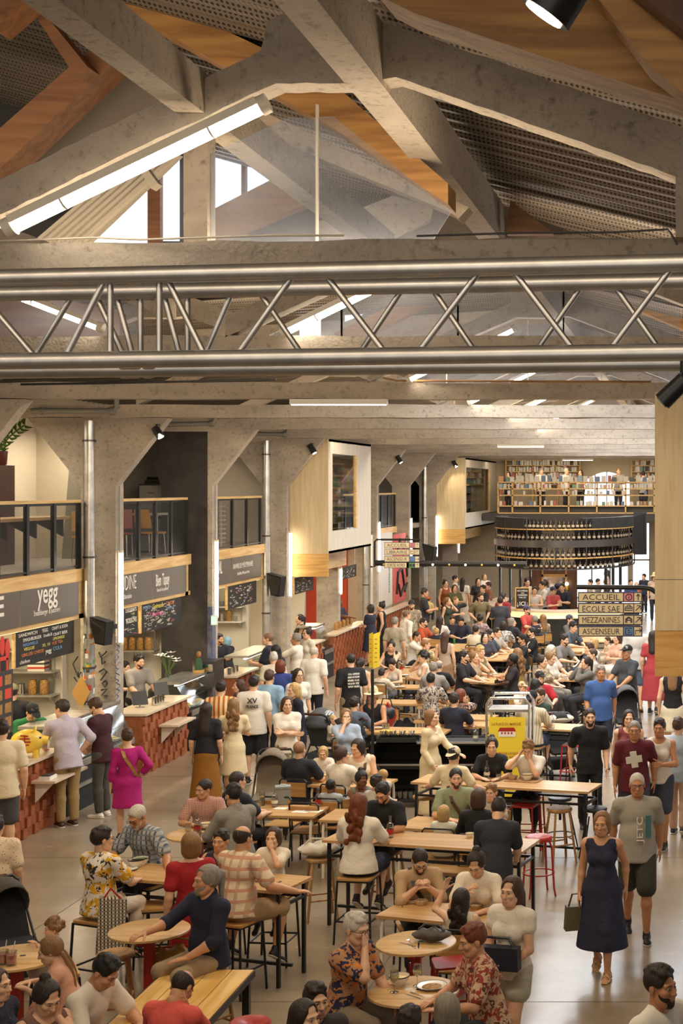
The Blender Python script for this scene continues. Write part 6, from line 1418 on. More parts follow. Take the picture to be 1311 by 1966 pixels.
# ---------------- tableware
def lathe_me(nm, prof, mats, n=18, mi2=None):
    mb = MB(); mb.lathe(prof, n)
    if mi2: mb.lathe(mi2, n, (0,0,0), 1, cap=False)
    return mb.mesh(nm, mats, True)
wb_me = lathe_me('bottle', [(0,0),(.038,0),(.041,.01),(.041,.13),(.036,.155),(.014,.18),(.014,.235),(.016,.237),(.016,.25),(0,.25)], [M['bottleglass'], M['red']], 18, [(.0416,.04),(.0416,.10)])
wb2_me = lathe_me('bottle', [(0,0),(.038,0),(.041,.01),(.041,.13),(.036,.155),(.014,.18),(.014,.235),(.016,.237),(.016,.25),(0,.25)], [M['bottleglass'], M['paper']], 18, [(.0416,.05),(.0416,.09)])
tum = lathe_me('tumbler', [(0,.004),(.03,.004),(.030,0),(.033,.005),(.036,.095),(.034,.095),(.031,.01),(0,.01)], [M['bottleglass']])
wg_bowl = lathe_me('bowl', [(.006,.075),(.03,.095),(.038,.125),(.030,.175),(.028,.175),(.036,.125),(.028,.098),(0,.08)], [M['bottleglass']]); wg_stem = lathe_me('stem', [(.034,0),(.034,.003),(.005,.008),(.004,.075),(.006,.08)], [M['bottleglass']]); wg_wine = lathe_me('wine', [(0,.082),(.027,.099),(.034,.118),(.034,.120),(0,.120)], [M['wine']])
bowl_me = lathe_me('bowl', [(0,.0),(.045,0),(.05,.008),(.082,.06),(.085,.078),(.081,.078),(.078,.06),(.046,.014),(0,.012)], [M['china'], M['navyrim']], 24, [(.0855,.072),(.0855,.08),(.081,.08)])
def fill(nm, m, z, r): return (nm, lathe_me(nm, [(0,z+.012),(r*.6,z+.010),(r,z)], [m]))
plate_me = lathe_me('plate', [(0,.004),(.07,.004),(.08,0),(.12,.016),(.125,.02),(.118,.02),(.08,.008),(0,.008)], [M['china'], M['navyrim']], 28, [(.1255,.018),(.1255,.022),(.12,.022)])
mbf = MB(); mbf.box(-.004,.004,-.09,.03,0,.003); mbf.box(-.011,.011,.03,.045,0,.003)
for x in (-.009,-.003,.003,.009): mbf.box(x-.0015,x+.0015,.045,.09,0,.003)
mbk = MB(); mbk.box(-.006,.006,-.10,0,0,.004); mbk.prism([(-.006,0,0),(.009,0,0),(.009,.09,0),(-.002,.11,0)], (0,0,.003))
mbs = MB(); mbs.box(-.004,.004,-.09,.04,0,.003); mbs.sphere((0,.062,.003), .02, 10, 6, 0, (.8,1.2,.2))
def brick(nm, m, x, y, z): return [bx(nm, m, -x/2, x/2, -y/2, y/2, 0, z)]
WARE = dict(
 bottle=Kit('water_bottle','bottle',[('glass', wb_me)]), bottle2=Kit('water_bottle','bottle',[('glass', wb2_me)]), tumbler=Kit('drinking_glass','glass',[('glass', tum)]), wine=Kit('wine_glass','glass',[('bowl', wg_bowl),('stem', wg_stem),('wine', wg_wine)]),
 soup=Kit('bowl','bowl',[('bowl', bowl_me), fill('soup', M['soup'], .055, .076)]), salad=Kit('bowl','bowl',[('bowl', bowl_me), fill('salad', M['salad'], .062, .078)]), dates=Kit('bowl','bowl',[('bowl', bowl_me), fill('food', M['brownwood'], .062, .078)]),
 plate=Kit('plate','plate',[('plate', plate_me), fill('food', M['food'], .01, .08)]), plain=Kit('plate','plate',[('plate', plate_me)]),
 fork=Kit('fork','fork',[('fork', mbf.mesh('fork', M['chrome']))]), knife=Kit('knife','knife',[('knife', mbk.mesh('knife', M['chrome']))]), spoon=Kit('spoon','spoon',[('spoon', mbs.mesh('spoon', M['chrome']))]),
 phone=Kit('phone','phone',[panel_rounded('body', M['black'], .04, .075, 0, .008)]), paper=Kit('paper_sheet','paper',brick('sheet', M['paper'], .15, .21, .002)), napkin=Kit('paper_sheet','paper',brick('sheet', M['paper'], .1, .1, .003)),
 can=Kit('drink_can','can',[('can', lathe_me('can', [(0,0),(.028,0),(.032,.008),(.032,.14),(.026,.15),(0,.15)], [mat('can_print', srgb('#B9A8A0'), .3, metal=.5, col2=srgb('#A8443A'), scale=30)]))]), greencan=Kit('drink_can','can',[('can', lathe_me('can', [(0,0),(.028,0),(.032,.008),(.032,.13),(.026,.14),(0,.14)], [mat('green_can', srgb('#2E7A3A'), .3, metal=.4)]))]),
 tray=Kit('tray','tray',[panel_rounded('board', M['stool_wood'], .24, .15, 0, .012)]), redcup=Kit('drinking_glass','glass',[('glass', tum), ('drink', lathe_me('drink', [(0,.012),(.031,.012),(.034,.07),(0,.07)], [mat('pink_drink', srgb('#C8746A'), .2)])), tb('straw', M['paper'], .003, [(0,0,.02),(.02,.01,.16)])]),
 boat=Kit('paper_boat','food tray',[('boat', lathe_me('boat', [(0,.0),(.05,0),(.075,.045),(.072,.045),(.048,.005),(0,.005)], [mat('kraft', srgb('#C8A878'), .8)], 6)), fill('salad', mat('slaw', srgb('#C8B890'), .7, col2=srgb('#5A3048'), scale=60), .035, .06)]),
 basket=Kit('bread_basket','basket',[('basket', lathe_me('basket', [(0,0),(.08,0),(.11,.05),(.105,.05),(.075,.008),(0,.008)], [mat('wicker', srgb('#A07A48'), .8, bump=.5)], 14)), fill('bread', M['food'], .04, .09)]),
 jar=Kit('jar','jar',[('jar', lathe_me('jar', [(0,0),(.05,0),(.055,.01),(.055,.16),(.045,.18),(.045,.2),(0,.2)], [M['food']]))]), steelcup=Kit('steel_cup','cup',[('cup', lathe_me('cup', [(0,0),(.04,0),(.045,.005),(.045,.14),(.042,.14),(.04,.01),(0,.01)], [M['chrome']]))]),
)
def ware(kind, px, py, z, label, group=None, rz=0.0, scale=None):
    p = on(px, py, z); best = None
    for o, h, c, L, W, a in TAB.values():                       # keep it on the table it stands on
        if abs(h-z) > .02: continue
        dx, dy = p.x-c[0], p.y-c[1]; u, v = dx*math.cos(a)+dy*math.sin(a), -dx*math.sin(a)+dy*math.cos(a); m_ = .09
        if o.name.startswith('round'): rr = math.hypot(u, v); k = min(1, (L/2-m_)/max(rr, 1e-6)); u2, v2 = u*k, v*k
        else: u2, v2 = max(-L/2+m_, min(L/2-m_, u)), max(-W/2+m_, min(W/2-m_, v))
        e = math.hypot(u2-u, v2-v)
        if best is None or e < best[0]: best = (e, c[0]+u2*math.cos(a)-v2*math.sin(a), c[1]+u2*math.sin(a)+v2*math.cos(a))
    if best and best[0] < 1.2: p = Vector((best[1], best[2], z))
    return WARE[kind].put(label, p, rz, group, scale)
W_ = ware
# high table T1
W_('salad', 232, 1655, .98, 'white bowl of green salad before the grey bearded man'); W_('dates', 249, 1663, .98, 'white bowl of dark dates on the long high table'); W_('plain', 222, 1668, .98, 'plate at the end of the long high table by the floral blouse', scale=.8); W_('napkin', 515, 1690, .98, 'white card on the high table in front of the girl', rz=.3, scale=.6)
W_('fork', 531, 1697, .98, 'fork lying near the girl with the drink', rz=-.15); W_('spoon', 536, 1696, .98, 'spoon lying beside a fork near the girl with the drink', rz=.1)
# T5
for k, (kind, x, y, lab) in enumerate([('bottle', 379, 1602, 'water bottle with red label on the round table of the two men'), ('tumbler', 361, 1597, 'tumbler left of the bottle on the round table of the two men'), ('tumbler', 381, 1608, 'tumbler in front of the bottle on the round table of the two men'), ('plate', 396, 1587, 'plate of bread pieces on the round table of the two men'), ('soup', 405, 1583, 'small bowl of yellow sauce on the round table of the two men'), ('phone', 400, 1602, 'phone lying on the round table of the two men'), ('plate', 421, 1586, 'plate at the right of the round table of the two men')]): W_(kind, x, y, .98, lab, scale=.8 if kind == 'soup' else None, rz=1.2 if kind == 'phone' else 0)
# T6
W_('bottle2', 527, 1549, .75, 'clear water bottle beside the grey cool bag'); W_('wine', 486, 1530, .75, 'glass of white wine at the left end of the low table'); W_('paper', 539, 1552, .75, 'white sheet in front of the clear water bottle', rz=1.4, scale=.8); W_('paper', 578, 1558, .75, 'open booklet page on the low table by the boy', rz=1.4); W_('paper', 603, 1557, .75, 'open booklet facing page nearer the boy', rz=1.3)
for k, (x, y) in enumerate(((498,1541),(505,1545),(493,1550))): W_('tumbler', x, y, .75, 'small tumbler among the cutlery by the grey cool bag', 'tumblers by the cool bag')
W_('bottle', 617, 1545, .75, 'water bottle with red label beside the boy in grey')
b_ = thing('cool_bag', 'square grey cool bag on the low table', 'bag', on(543,1543,.751), .3); mb = MB(); mb.box(-.10,.10,-.08,.08,0,.24); mb.build('body', mat('coolbag', srgb('#8A9090'), .7), b_); mb = MB(); mb.box(-.102,.102,-.082,.082,.2,.215); mb.build('zip', M['greyfabric'], b_); mb = MB(); mb.tube([(-.05,0,.24),(-.03,0,.26),(.03,0,.26),(.05,0,.24)], .006, 6); mb.build('handle', M['white'], b_)
# T7
W_('bottle', 749, 1608, .98, 'water bottle with red label on the high table of the man in black tee'); W_('tumbler', 735, 1611, .98, 'tumbler beside the red labelled bottle of the man in black tee'); W_('soup', 905, 1605, .98, 'small bowl by the elbow of the man leaning in dark tee', scale=.6)
# T8
W_('boat', 808, 1737, .75, 'paper boat of slaw before the man in beige'); W_('fork', 767, 1738, .75, 'fork at the corner of the couple\'s low table', rz=.2); W_('knife', 787, 1729, .75, 'dark knife behind the paper boat', rz=1.5); W_('boat', 918, 1741, .75, 'dark paper boat before the woman in eyelet blouse', scale=.9)
# T9
W_('knife', 783, 1814, .98, 'knife lying left of the dark handbag', rz=.95); W_('spoon', 786, 1808, .98, 'spoon crossing a knife on the handbag table', rz=.4); W_('fork', 790, 1817, .98, 'fork beside the spoon on the handbag table', rz=.6); W_('knife', 803, 1815, .98, 'knife under the edge of the dark handbag', rz=.2)
# T10
W_('wine', 757, 1905, .98, 'wine glass nearest the woman in orange floral shirt'); W_('wine', 801, 1893, .98, 'wine glass by the hand of the woman in orange floral shirt'); W_('soup', 766, 1891, .98, 'white enamel bowl of soup between the wine glasses'); W_('plate', 829, 1896, .98, 'plate of food before the woman in red floral shirt'); W_('fork', 839, 1905, .98, 'fork resting on the rim of the plate of food', rz=.3); W_('knife', 795, 1914, .98, 'long knife on the nearest round table', rz=.9); W_('fork', 801, 1910, .98, 'fork beside the long knife on the nearest round table', rz=.85); W_('knife', 745, 1891, .98, 'knife left of the white enamel bowl', rz=1.4); W_('napkin', 784, 1899, .98, 'folded paper behind the long knife', rz=.5, scale=.6)
# T11
W_('can', 926, 1485, .98, 'printed drink can before the woman in black tee'); W_('bottle2', 940, 1492, .98, 'clear water bottle before the woman in black tee'); W_('tray', 1008, 1497, .98, 'wooden tray with soup and wraps before the curly haired man', rz=-.25); W_('soup', 1014, 1496, .993, 'bowl of yellow soup on the wooden tray'); W_('boat', 993, 1491, .993, 'wrapped bread on the wooden tray'); W_('paper', 968, 1495, .98, 'white paper left of the wooden tray', rz=1.2, scale=.7); W_('tumbler', 957, 1499, .98, 'empty tumbler beside the white paper'); W_('phone', 934, 1500, .98, 'phone at the edge of the long high table', rz=1.2)
for k, x in enumerate((1.6, 1.95, 2.1)): WARE['bottle2'].put('clear water bottle standing at the right end of the service station', (st.location.x+x, 23.3, 1.002), 0, 'bottles on the service station')
# T13 - T26
W_('soup', 618, 1490, .75, 'white bowl before the toddler'); W_('soup', 612, 1497, .75, 'white bowl nearer the man in navy tee'); W_('tumbler', 625, 1484, .75, 'glass of pink drink before the toddler')
W_('tumbler', 737, 1398, .75, 'tumbler standing beside the yellow purse', 'tumblers by the yellow purse'); W_('tumbler', 744, 1399, .75, 'tumbler standing beside the yellow purse', 'tumblers by the yellow purse'); W_('plate', 724, 1399, .75, 'plate left of the yellow purse')
pb = thing('purse', 'small yellow purse lying on a low table', 'bag', on(744,1406,.751), -.3); mb = MB(); mb.box(-.12,.12,-.06,.06,0,.03); mb.build('body', M['gold'], pb); mb = MB(); mb.box(-.12,.12,-.061,-.055,.012,.018); mb.build('zip', M['black'], pb)
W_('plate', 748, 1320, .75, 'yellow rimmed plate before the boy in green'); W_('plate', 780, 1273, .75, 'plate on the pine table of the curly haired woman'); W_('plain', 779, 1297, .75, 'empty plate at the near end of the pine table'); W_('bottle', 771, 1288, .75, 'red labelled bottle on the pine table')
W_('greencan', 875, 1235, .75, 'green drink can on a far wooden table'); W_('soup', 951, 1300, .98, 'white bowl before the woman with black braids'); W_('redcup', 938, 1301, .98, 'glass of red drink on the high dark legged table'); W_('plate', 921, 1303, .98, 'plate before the man in black with glasses')
for k, (x, y) in enumerate(((1063,1308),(1077,1308))): W_('soup', x, y, .98, 'white bowl at the near edge of the busy table', 'bowls on the busy table')
W_('wine', 1093, 1288, .98, 'wine glass on the busy table of trays', 'wine glasses on the busy table'); W_('wine', 1106, 1286, .98, 'wine glass on the busy table of trays', 'wine glasses on the busy table'); W_('plate', 1104, 1312, .98, 'plate before the woman in grey long sleeves')
W_('basket', 1114, 1258, .98, 'wicker basket on the far table at right'); W_('paper', 1090, 1265, .98, 'white menu sheet on the far table at right')
for k, (x, y, kind) in enumerate(((940,1235,'tumbler'),(948,1242,'plate'),(958,1232,'bottle2'),(965,1246,'tumbler'),(935,1247,'plate'),(952,1226,'plate'),(972,1228,'tumbler'))): W_(kind, x, y, .75, {'tumbler': 'tumbler on the long crowded table', 'plate': 'plate on the long crowded table', 'bottle2': 'clear bottle on the long crowded table'}[kind], {'tumbler': 'tumblers on the crowded table', 'plate': 'plates on the crowded table'}.get(kind))
W_('bottle2', 1050, 1390, .98, 'clear bottle behind the poster trolley', rz=0); W_('bottle2', 1060, 1398, .98, 'clear bottle beside the striped shirt man')
W_('bottle', 865, 1363, .75, 'red labelled bottle before the man in navy polo')
W_('redcup', 6, 1851, .98, 'tall glass of pink drink at left held by the girl', None, 0, 1.25); W_('redcup', 22, 1853, .98, 'second glass of pink drink beside the girl\'s hands', None, 0, 1.25)
# glasses stored on the lower shelf of the station
for j in range(3):
    for k in range(14): WARE['tumbler'].put('clear tumbler stored upside down on the lower shelf of the service station', (st.location.x+.1+k*.085, 23.16+j*.1, .121), 0, 'tumblers on the station shelf', 1.3)
# counters: cups, jars, plates
for k in range(4): p = onX(296+k*5, 1328-k*2.5, -9.62); WARE['steelcup'].put('steel cup in a row on the counter of the man in grey', (p.x, p.y, 1.071), 0, 'steel cups on the counter')
for k in range(5): p = onX(645+k*7, 1213-k*4, -9.7); WARE['jar'].put('jar in the row on the counter by the red wall', (p.x, p.y, 1.071), 0, 'jars by the red wall')
for k in range(3): WARE['steelcup'].put('steel cup on the counter beside the black column', (-9.6, 30.9+k*.25, 1.071), 0, 'steel cups beside the black column')
for k in range(2): WARE['tumbler'].put('glass jar packed with cutlery on the bracket shelf', (s1.location.x+.14, s1.location.y+.62+k*.12, s1.location.z+.036), 0, 'cutlery jars', 1.6)
for k in range(12): WARE['fork'].put('fork standing in a cutlery jar on the bracket shelf', (s1.location.x+.14+.02*math.cos(k), s1.location.y+.62+(k % 2)*.12+.02*math.sin(k), s1.location.z+.14), k*.7, 'forks in the cutlery jars').rotation_euler = (1.45+.1*math.sin(k*2), .12*math.cos(k*3), k*.7)
for k, dy in enumerate((.18, .95)): o = thing('napkin_box', ('white napkin box at the near end of the bracket shelf', 'white napkin box at the far end of the bracket shelf')[k], 'box', (s1.location.x+.16, s1.location.y+dy, s1.location.z+.036)); mb = MB(); mb.box(-.08,.08,-.12,.12,0,.05); mb.build('box', M['white'], o); mb = MB(); mb.box(-.06,.06,-.09,.09,.05,.065); mb.build('napkins', M['darkgrey'], o)
# piggy bank on the first counter
pg = thing('piggy_bank', 'big yellow ceramic piggy bank with red painting on the counter', 'piggy bank', (-9.62, 21.55, 1.071), -1.25); pg.scale = (1.15,)*3
mb = MB(); mb.sphere((0,0,.20), .16, 20, 14, 0, (.85,1.25,.95)); mb.sphere((.0,-.0,.2), .1, 8, 6); mb.build('body', M['gold'], pg, True)
mb = MB(); mb.tube([(0,.17,.21),(0,.24,.20)], [.06,.05], 14); mb.build('snout', M['gold'], pg, True)
for sx in (-1,1):
    mb = MB(); mb.add([(sx*.04,.10,.33),(sx*.10,.06,.31),(sx*.09,.10,.41),(sx*.05,.07,.32)], [(0,1,2),(1,3,2),(3,0,2),(0,3,1)]); mb.build('ear', M['gold'], pg)
    mb = MB(); mb.sphere((sx*.075,.155,.25), .014, 8, 6); mb.build('eye', M['black'], pg, True)
    for sy in (-.09,.1): mb = MB(); mb.tube([(sx*.07,sy,.0),(sx*.07,sy,.1)], .035, 10); mb.build('foot', M['gold'], pg, True)
mb = MB()
for pts_ in ([(.1,-.07,.29),(.125,.02,.28)],[(.118,-.08,.25),(.135,.04,.25)],[(.13,-.02,.30),(.136,-.02,.17)],[(.13,-.08,.21),(.137,.05,.21)],[(.128,-.07,.17),(.132,.03,.17)]): mb.tube(pts_, .009, 6)
mb.build('painted_mark', M['red'], pg)
# loose seats seen empty
def es(kind, px, py, z, lab, rz=0, grp=None): p = on(px, py, z); return seat_at(kind, p.x, p.y, rz, lab, grp)
es('wood', 222, 1829, .71, 'round wooden stool beside the empty round table', .3); es('wood', 1074, 1551, .71, 'round wooden stool under the right end of the long high table', .5); es('wood', 816, 1527, .71, 'round wooden stool behind the man in green polo', .2)
es('red', 1034, 1606, .71, 'round red metal stool at the end of the high table', .4); es('redsq', 1008, 1545, .70, 'square red stool in front of the curly haired man', -.25); es('redsq', 1101, 1430, .70, 'square red stool by the parked stroller', -.2)
es('blackround', 1142, 1551, .71, 'round black stool right of the long high table', .2); es('blackround', 1075, 1531, .71, 'round black stool behind the wooden one', .5); es('stool', 291, 1737, .72, 'black framed stool behind the empty round table', .2)
es('wood', 615, 1645, .71, 'wooden stool holding the cream tote bag', .4); es('redlow', 338, 1890, .46, 'red metal chair under the tan satchel', .3); es('redsq', 868, 1848, .70, 'square red stool behind the handbag table', .3); es('bench', 860, 1645, .46, 'low white legged bench behind the couple', -.25); es('bench', 862, 1668, .46, 'low white legged bench nearest the couple', -.25)
es('chair', 543, 1580, .46, 'school chair in front of the low table with papers', 3.0); es('chair', 594, 1592, .46, 'school chair beside the boy in grey', 3.0); es('chair', 583, 1545, .46, 'school chair behind the low table with papers', 0); es('redlow', 845, 1905, .46, 'red chair beside the nearest round table', 1.2)
es('red', 480, 1962, .71, 'round red stool at the bottom edge of the photo', .2); es('bench', 770, 1372, .46, 'low bench in front of the narrow tables', -.1); es('chair', 742, 1400, .46, 'school chair with a red backpack on it', 0)
# ---------------- bags, strollers
def softbag(name, lab, p, sx, sy, sz, m, rz=0, strap=True, flap=None):
    o = thing(name, lab, 'bag', p, rz); mb = MB(); mb.sphere((0,0,sz*.5), .5, 18, 12, 0, (sx,sy,sz))
    mb.v = [(x*(1+.10*math.sin(9*z/sz+x*20)), y*(1+.12*math.sin(13*x/sx)), max(z*(1+.12*math.sin(17*x/sx+5*y/sy)), 0)) for x, y, z in mb.v]; mb.build('body', m, o, True)
    if strap: mb = MB(); mb.tube([(-sx*.35,0,sz*.85),(-sx*.2,.02,sz*1.25),(sx*.2,.02,sz*1.2),(sx*.35,0,sz*.85)], .012, 6); mb.build('strap', flap or m, o, True)
    if flap: mb = MB(); mb.sphere((0,-.02,sz*.62), .5, 14, 8, 0, (sx*1.02,sy*1.02,sz*.7)); mb.v = [v for v in mb.v]; mb.build('flap', flap, o, True)
    return o
softbag('satchel', 'tan leather satchel on the red chair', on(338,1880,.47), .52, .22, .30, M['leather'], .2, True, M['leather']); softbag('handbag', 'dark grey handbag on the round table', on(828,1806,.985), .34, .19, .11, mat('bag_dark', srgb('#4A443E'), .6), -.2)
softbag('tote_bag', 'cream cloth tote bag on the wooden stool', on(612,1643,.716), .46, .34, .16, M['plaster'], .2); softbag('backpack', 'red backpack on a chair by the low table', on(742,1400,.462), .34, .24, .46, M['red'], .1, True, M['black']); softbag('backpack', 'black backpack behind the red one', on(778,1420,0), .5, .3, .40, M['blackfabric'], .2)
softbag('backpack', 'black backpack on the floor by the man in black with glasses', on(917,1385,0), .4, .3, .5, M['blackfabric'], 0)
def stroller(lab, X, Y, rz, hoodm, seatm, framem=None, blanket=None, s=1.0):
    o = thing('stroller', lab, 'stroller', (X, Y, 0), rz); o.scale = (s, s, s); fm = framem or M['black']
    mb = MB()
    for sx in (-.24,.24): mb.tube([(sx,-.40,.12),(sx,.0,.50),(sx,.38,.98)], .014, 8); mb.tube([(sx,.32,.12),(sx,-.02,.50)], .014, 8)
    mb.tube([(-.24,.38,.98),(-.2,.44,1.02),(.2,.44,1.02),(.24,.38,.98)], .018, 8); mb.build('frame', fm, o, True)
    mb = MB(); mb.tube([(-.14,.445,1.025),(.14,.445,1.025)], .023, 10); mb.build('handle', M['brownwood'], o, True)
    for sx in (-.27,.27):
        for sy, r_ in ((-.42,.10),(.34,.13)): mb = MB(); mb.tube([(sx-.022,sy,r_),(sx+.022,sy,r_)], r_, 18); mb.build('wheel', M['rubber'], o, True)
    mb = MB(); mb.prism([(-.21,-.34,.46),(-.21,-.30,.42),(-.21,.08,.40),(-.21,.30,.92),(-.21,.24,.95),(-.21,.02,.50)], (.42,0,0)); mb.build('seat', seatm, o)
    mb = MB(); vs = []; fs = []; n = 8; m_ = 10
    for i in range(n+1):
        t_ = -1.45+2.05*i/n
        for j in range(m_+1): a = PI*j/m_; c, sn = math.cos(a), math.sin(a); vs.append((.235*c, .12-.36*sn*math.sin(t_)*(.95) , .74+.36*sn*math.cos(t_)))
    fs = [(i*(m_+1)+j, i*(m_+1)+j+1, (i+1)*(m_+1)+j+1, (i+1)*(m_+1)+j) for i in range(n) for j in range(m_)]
    mb.add(vs, fs); h_ = mb.build('hood', hoodm, o, True); md_ = h_.modifiers.new('thickness', 'SOLIDIFY'); md_.thickness = .012
    mb = MB(); mb.box(-.2,.2,-.25,.25,.16,.30); mb.build('basket', seatm, o)
    if blanket: mb = MB(); mb.sphere((0,.1,.98), .22, 14, 8, 0, (1.1,.8,.35)); mb.build('blanket', blanket, o, True)
    return o
taupe = mat('taupe_fabric', srgb('#7C7060'), .9); dgrey = mat('dark_grey_fabric', srgb('#4C4E50'), .9)
p = on(520,1590,0); stroller('taupe stroller with a big hood behind the cool bag', p.x, p.y, .1, taupe, taupe, s=1.05)
p = on(622,1475,0); stroller('grey stroller with striped cloth and brown handle', p.x, p.y, 2.9, dgrey, dgrey, None, pattern('stripes', '#C8C4BC', '#5A6A80', None, 1.2))
p = on(650,1500,0); stroller('black stroller holding the blond baby', p.x, p.y, -1.2, M['blackfabric'], M['blackfabric'])
p = on(1078,1490,0); stroller('black stroller with a beige blanket behind the high table', p.x, p.y, .3, M['blackfabric'], M['blackfabric'], None, M['plaster'])
p = on(1204,1430,0); stroller('black stroller pushed by the man in dark polo', p.x, p.y, .2, mat('hood_grey', srgb('#5A5A5C'), .8), M['blackfabric'], s=1.05)
p = on(18,1900,0); stroller('black and grey stroller at the left edge', p.x, p.y, .8, mat('hood_soft', srgb('#4E4A44'), .9), M['blackfabric'])
kb = thing('cardboard_diamond', 'square kraft sheet hung as a diamond beside the sticker pipe', 'cardboard', at(155,1330,24.6)); mb = MB(); mb.prism([(0,0,.28),(.15,0,0),(0,0,-.28),(-.15,0,0)], (0,.02,0)); mb.build('sheet', mat('kraft_sheet', srgb('#A9803F'), .7), kb); mb = MB(); mb.tube([(0,.01,.28),(0,.02,.33)], .004, 5); mb.build('hook', M['steel'], kb)
# ---------------- inside the stalls
def shelf_unit(lab, y, x0, x1, zs, m=None):
    o = thing('wall_shelf', lab, 'shelf', (x0, y, 0)); L = x1-x0
    for z in zs: mb = MB(); mb.box(0, L, -.33, 0, z, z+.03); mb.build('board', m or M['steel'], o)
    for x in (.1, L-.1): mb = MB(); mb.prism([(x,0,zs[0]-.16),(x,0,zs[0]),(x,-.26,zs[0])], (.02,0,0)); mb.box(x, x+.02, -.03, 0, zs[0], zs[-1]); mb.build('bracket', M['steel'], o)
    return o
shelf_unit('steel kitchen shelves behind the nearest stall', 25.34, -12.3, -10.76, (1.45, 1.85, 2.2)); shelf_unit('steel shelves behind the man in grey', 30.28, -12.3, -10.82, (1.66, 2.08)); shelf_unit('shelves of glassware behind the third stall', 36.04, -12.3, -10.8, (1.72, 2.08), M['white'])
rg = random.Random(8)
def stock(y, x0, x1, z, n, where):
    for k in range(n):
        c = rg.choice(['jar','steelcup','tumbler','jar','plate']); nm = {'jar': 'jar', 'steelcup': 'steel cup', 'tumbler': 'clear glass', 'plate': 'plate'}[c]
        WARE[c].put(nm+' on the '+where, (x0+(x1-x0)*(k+.5)/n, y, z), 0, nm+'s on the '+where, 1.0 if c == 'plate' else 1.25)
stock(25.16, -12.2, -10.85, 1.481, 7, 'lower kitchen shelf of the nearest stall'); stock(25.16, -12.2, -11.5, 2.231, 3, 'upper kitchen shelf of the nearest stall'); stock(30.1, -12.2, -10.9, 1.691, 8, 'lower shelf behind the man in grey'); stock(35.86, -12.2, -10.9, 1.751, 8, 'lower glassware shelf of the third stall'); stock(35.86, -12.2, -10.9, 2.111, 8, 'upper glassware shelf of the third stall')
for k in range(7):
    tag((lambda mb: (mb.box(-.14,.14,-.1,.1,0,.035), mb)[1])(MB()).build('book', mat('bookcol', [srgb('#D8D2C4'), srgb('#B83A2A'), srgb('#E0D8C8'), srgb('#3A3A3A')][k % 4], .6), None, loc=(-11.05, 25.17, 1.881+k*.0355)), 'book in the stack on the middle shelf of the nearest stall', 'book', 'stacked books in the nearest stall')
o = thing('radio', 'cream retro radio with green display on the kitchen shelf', 'radio', (-11.1, 30.25, 2.111), -PI/2); mb = MB(); mb.box(-.2,.0,-.3,.3,0,.45); mb.build('case', M['plaster'], o); mb = MB(); mb.box(0,.01,-.25,.25,.05,.4); mb.build('front', M['gold'], o); mb = MB(); mb.box(.01,.015,-.14,.14,.08,.13); mb.build('display', M['screen'], o)
for y in (-.2,.2): mb = MB(); mb.tube([(.01,y,.1),(.03,y,.1)], .035, 12); mb.build('dial', M['black'], o, True)
o = thing('speaker_box', 'vintage black amplifier on the top kitchen shelf', 'speaker', (-11.05, 25.1, 2.231), -PI/2); mb = MB(); mb.box(-.2,0,-.24,.24,0,.34); mb.build('case', M['black_matte'], o); mb = MB(); mb.box(0,.008,-.21,.21,.03,.31); mb.build('grille', M['darkgrey'], o)
for (x, y, z, lab) in ((-9.75, 26.35, 1.071, 'tablet till on the counter of the man in grey'), (-9.8, 22.0, 1.071, 'tablet held over the first counter'), (-9.8, 27.55, 1.071, 'second tablet till at the far end of that counter')):
    o = thing('tablet', lab, 'tablet', (x, y, z), .6); mb = MB(); mb.prism([(-.13,0,.05),(.13,0,.05),(.13,.14,.28),(-.13,.14,.28)], (0,.012,0)); mb.build('screen', M['black'], o); mb = MB(); mb.box(-.06,.06,0,.14,0,.015); mb.box(-.015,.015,.07,.09,0,.12); mb.build('stand', M['steel'], o)
o = thing('vase', 'white lilies in a vase by the black column', 'flowers', (-9.95, 28.3, 1.3)); mb = MB(); mb.lathe([(0,0),(.05,0),(.06,.1),(.04,.2),(.038,.2),(.05,.1),(0,.02)], 14); mb.build('vase', M['glass'], o, True)
mb = MB()
for k in range(7): a = k*.9; mb.tube([(0,0,.05),(.05*math.cos(a),.05*math.sin(a),.22),(.15*math.cos(a),.15*math.sin(a),.34+.03*k)], .006, 5)
mb.build('stem', M['leaf'], o, True); mb = MB()
for k in range(7):
    a = k*.9; c = Vector((.17*math.cos(a),.17*math.sin(a),.36+.03*k))
    for j in range(6): b_ = j*PI/3; d = Vector((math.cos(b_)*.11, math.sin(b_)*.11, .03)); mb.add([c, c+d*.5+Vector((-d.y,d.x,0))*.25, c+d, c+d*.5-Vector((-d.y,d.x,0))*.25], [(0,1,2,3)])
mb.build('petals', M['white'], o)
o = thing('figurine', 'green robed figurine in a small basket on the display case', 'figurine', (-9.75, 29.45, 1.305)); mb = MB(); mb.lathe([(0,0),(.1,0),(.11,.06),(.1,.06),(.09,.01),(0,.01)], 14); mb.build('basket', M['pinex'], o, True); mb = MB(); mb.lathe([(.07,.02),(.075,.15),(.05,.28),(.02,.3)], 14); mb.build('robe', mat('robe_green', srgb('#2C4A30'), .7), o, True); mb = MB(); mb.sphere((0,0,.34), .045, 10, 8); mb.build('head', M['terracotta'], o, True); mb = MB(); mb.lathe([(.05,.36),(.04,.41),(0,.43)], 12); mb.build('turban', M['glulam'], o, True)
